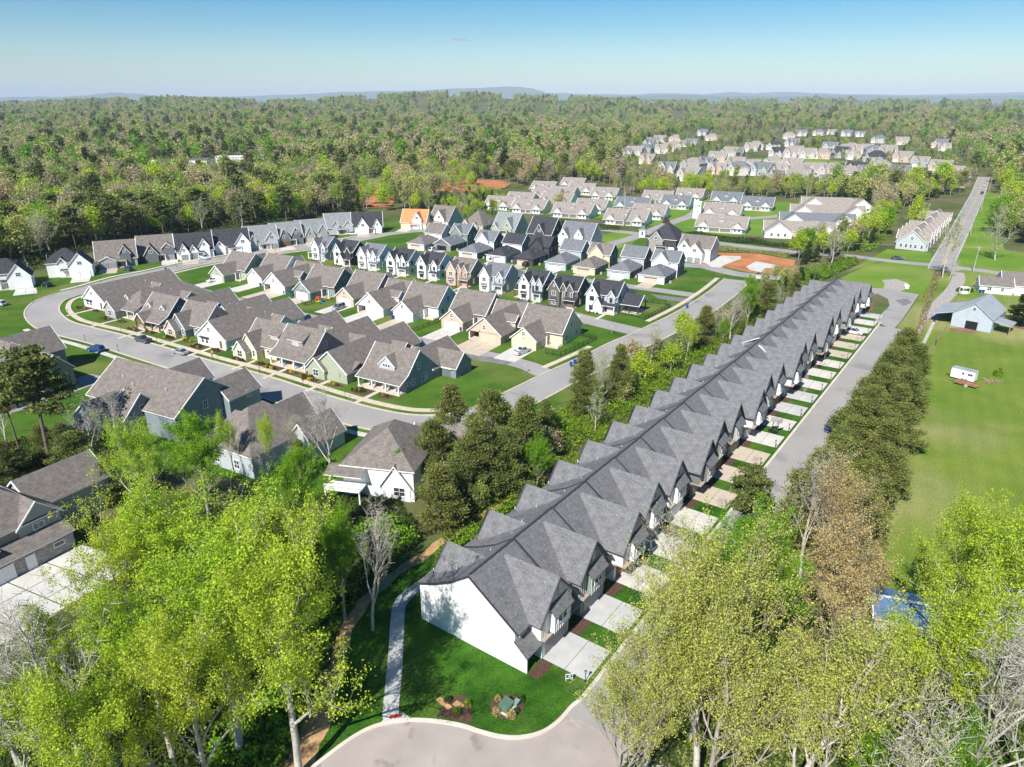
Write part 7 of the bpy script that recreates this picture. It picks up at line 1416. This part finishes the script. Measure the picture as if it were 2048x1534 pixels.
pole((1247, 452), 17, 'tall pale pole between the courtyard homes and the entrance', False, 'tall_pole', TRIMG, .3)
# person on the garden path
def person(px, rz):
    skin = plain('skin', (.45, .28, .2), .6, .05); shirt = plain('shirt_white', (.7, .7, .7), .8, .05); trs = plain('trousers_dark', (.03, .035, .05), .8, .1); hair = plain('hair_dark', (.05, .03, .02), .8, .1)
    J = [((0, 0, .95), .15), ((0, 0, 1.15), .14), ((0, 0, 1.38), .17), ((0, .01, 1.52), .06), ((0, .02, 1.62), .09), ((0, .02, 1.72), .09), ((-.1, .02, .88), .1), ((-.12, .1, .5), .07), ((-.12, -.05, .1), .05), ((-.12, .1, .04), .05), ((.1, -.02, .88), .1), ((.12, .12, .5), .07), ((.12, .22, .12), .05), ((.12, .36, .06), .05), ((-.2, 0, 1.4), .07), ((-.27, .02, 1.12), .05), ((-.25, .16, .9), .035), ((.2, 0, 1.4), .07), ((.27, -.04, 1.12), .05), ((.26, .02, .87), .035)]
    E_ = [(0, 1), (1, 2), (2, 3), (3, 4), (4, 5), (0, 6), (6, 7), (7, 8), (8, 9), (0, 10), (10, 11), (11, 12), (12, 13), (2, 14), (14, 15), (15, 16), (2, 17), (17, 18), (18, 19)]
    me = bpy.data.meshes.new('body'); me.from_pydata([j[0] for j in J], E_, []); r = empty('person', P3(px, .1), rz, 'person in pale top and dark trousers walking near the brick cottage', 'person')
    o = link('body', me, r); sk = o.modifiers.new('skin', 'SKIN'); sd = me.skin_vertices[0].data
    for i, j in enumerate(J): sd[i].radius = (j[1], j[1])
    sd[0].use_root = True; o.modifiers.new('s', 'SUBSURF').levels = 1; o.modifiers['s'].render_levels = 1
    m, n_, b_ = newmat('person_clothes'); tc = N(n_, 'ShaderNodeTexCoord'); sx = N(n_, 'ShaderNodeSeparateXYZ'); n_.links.new(tc.outputs['Object'], sx.inputs[0]); mr = N(n_, 'ShaderNodeMath', operation='MULTIPLY'); mr.inputs[1].default_value = .5; n_.links.new(sx.outputs[2], mr.inputs[0])
    rr = ramp(n_, [(0, (.03, .035, .05)), (.48, (.7, .7, .7)), (.76, (.45, .28, .2)), (.86, (.05, .03, .02))]); rr.color_ramp.interpolation = 'CONSTANT'; n_.links.new(mr.outputs[0], rr.inputs[0]); n_.links.new(rr.outputs[0], b_.inputs['Base Color']); me.materials.append(m)
person((331, 672), R(140))
# porch chairs of the front cottages
def chair_mesh(m):
    b = MB(); b.box(-.3, -.3, .35, .3, .3, .42, m); b.box(-.3, .25, .42, .3, .31, 1.0, m)
    for x in (-.3, .26):
        for y in (-.3, .25): b.box(x, y, 0, x + .05, y + .05, .36, m)
        b.box(x - .02, -.3, .6, x + .06, .3, .65, m)
    return b.mesh('chair')
CW_ = chair_mesh(TRIM); CB_ = chair_mesh(B_)
for i, xs2 in ((6, (2, 3.6, 6.6, 8.2, 9.8)), (8, (2.2, 3.8, 6.2, 7.8, 9.8)), (2, (7.4, 9))):
    for j, x in enumerate(xs2): p = V2(rows[i][0], x, 1.2); o = link('porch_chair', CB_ if (i == 6 and j % 2) else CW_, None, (*p, .26), VA); tag(o, '%s porch chair, %s from the left on the %s porch' % ('blue' if (i == 6 and j % 2) else 'white', ordn[j], names[i]), 'chair', '%s porch chairs of the %s' % ('blue' if (i == 6 and j % 2) else 'white', names[i]))
# flag on the sage cottage
p = V2(rows[7][0], 9.4, .6); r = empty('flag', (*p, 1.6), VA, 'small striped flag hanging at the sage green cottage porch', 'flag'); b = MB(); b.beam((0, 0, 0), (0, -.9, .9), .04, .04, TRIM); b.build('staff', r)
for k in range(6): b = MB(); b.face([(0, -.85 + k * .12, .8 - k * .02), (0, -.73 + k * .12, .78 - k * .02), (.05, -.73 + k * .12, -.3), (.05, -.85 + k * .12, -.3)], [plain('flag_red', (.5, .03, .04), .8), TRIM][k % 2]); b.build('stripe', r)
b = MB(); b.face([(-.01, -.86, .82), (-.01, -.5, .76), (.01, -.5, .35), (.01, -.86, .4)], NAVY); b.build('canton', r)
# small cloud high over the ridge
rdm = random.Random(9); b = MB(); cm = bpy.data.materials.new('cloud'); cm.use_nodes = True; cn = cm.node_tree; cn.nodes.clear(); coo = cn.nodes.new('ShaderNodeOutputMaterial'); pvv = cn.nodes.new('ShaderNodeVolumePrincipled'); pvv.inputs['Density'].default_value = .02; pvv.inputs['Color'].default_value = (.95, .95, .95, 1); cn.links.new(pvv.outputs[0], coo.inputs['Volume'])
import bmesh
bm_ = bmesh.new()
for k in range(16):
    t = k / 15; x = -600 + 330 * t + rdm.uniform(-18, 18); rr_ = (34 if t < .5 else 17) * rdm.uniform(.5, 1); bmesh.ops.create_icosphere(bm_, subdivisions=2, radius=rr_, matrix=Matrix.Translation((x, 8200 + rdm.uniform(-60, 60), 660 - 40 * t + rdm.uniform(-8, 8))) @ Matrix.Diagonal((1.5, 1, .55, 1)))
me = bpy.data.meshes.new('cloud'); bm_.to_mesh(me); me.materials.append(cm); tag(link('cloud', me), kind='stuff')
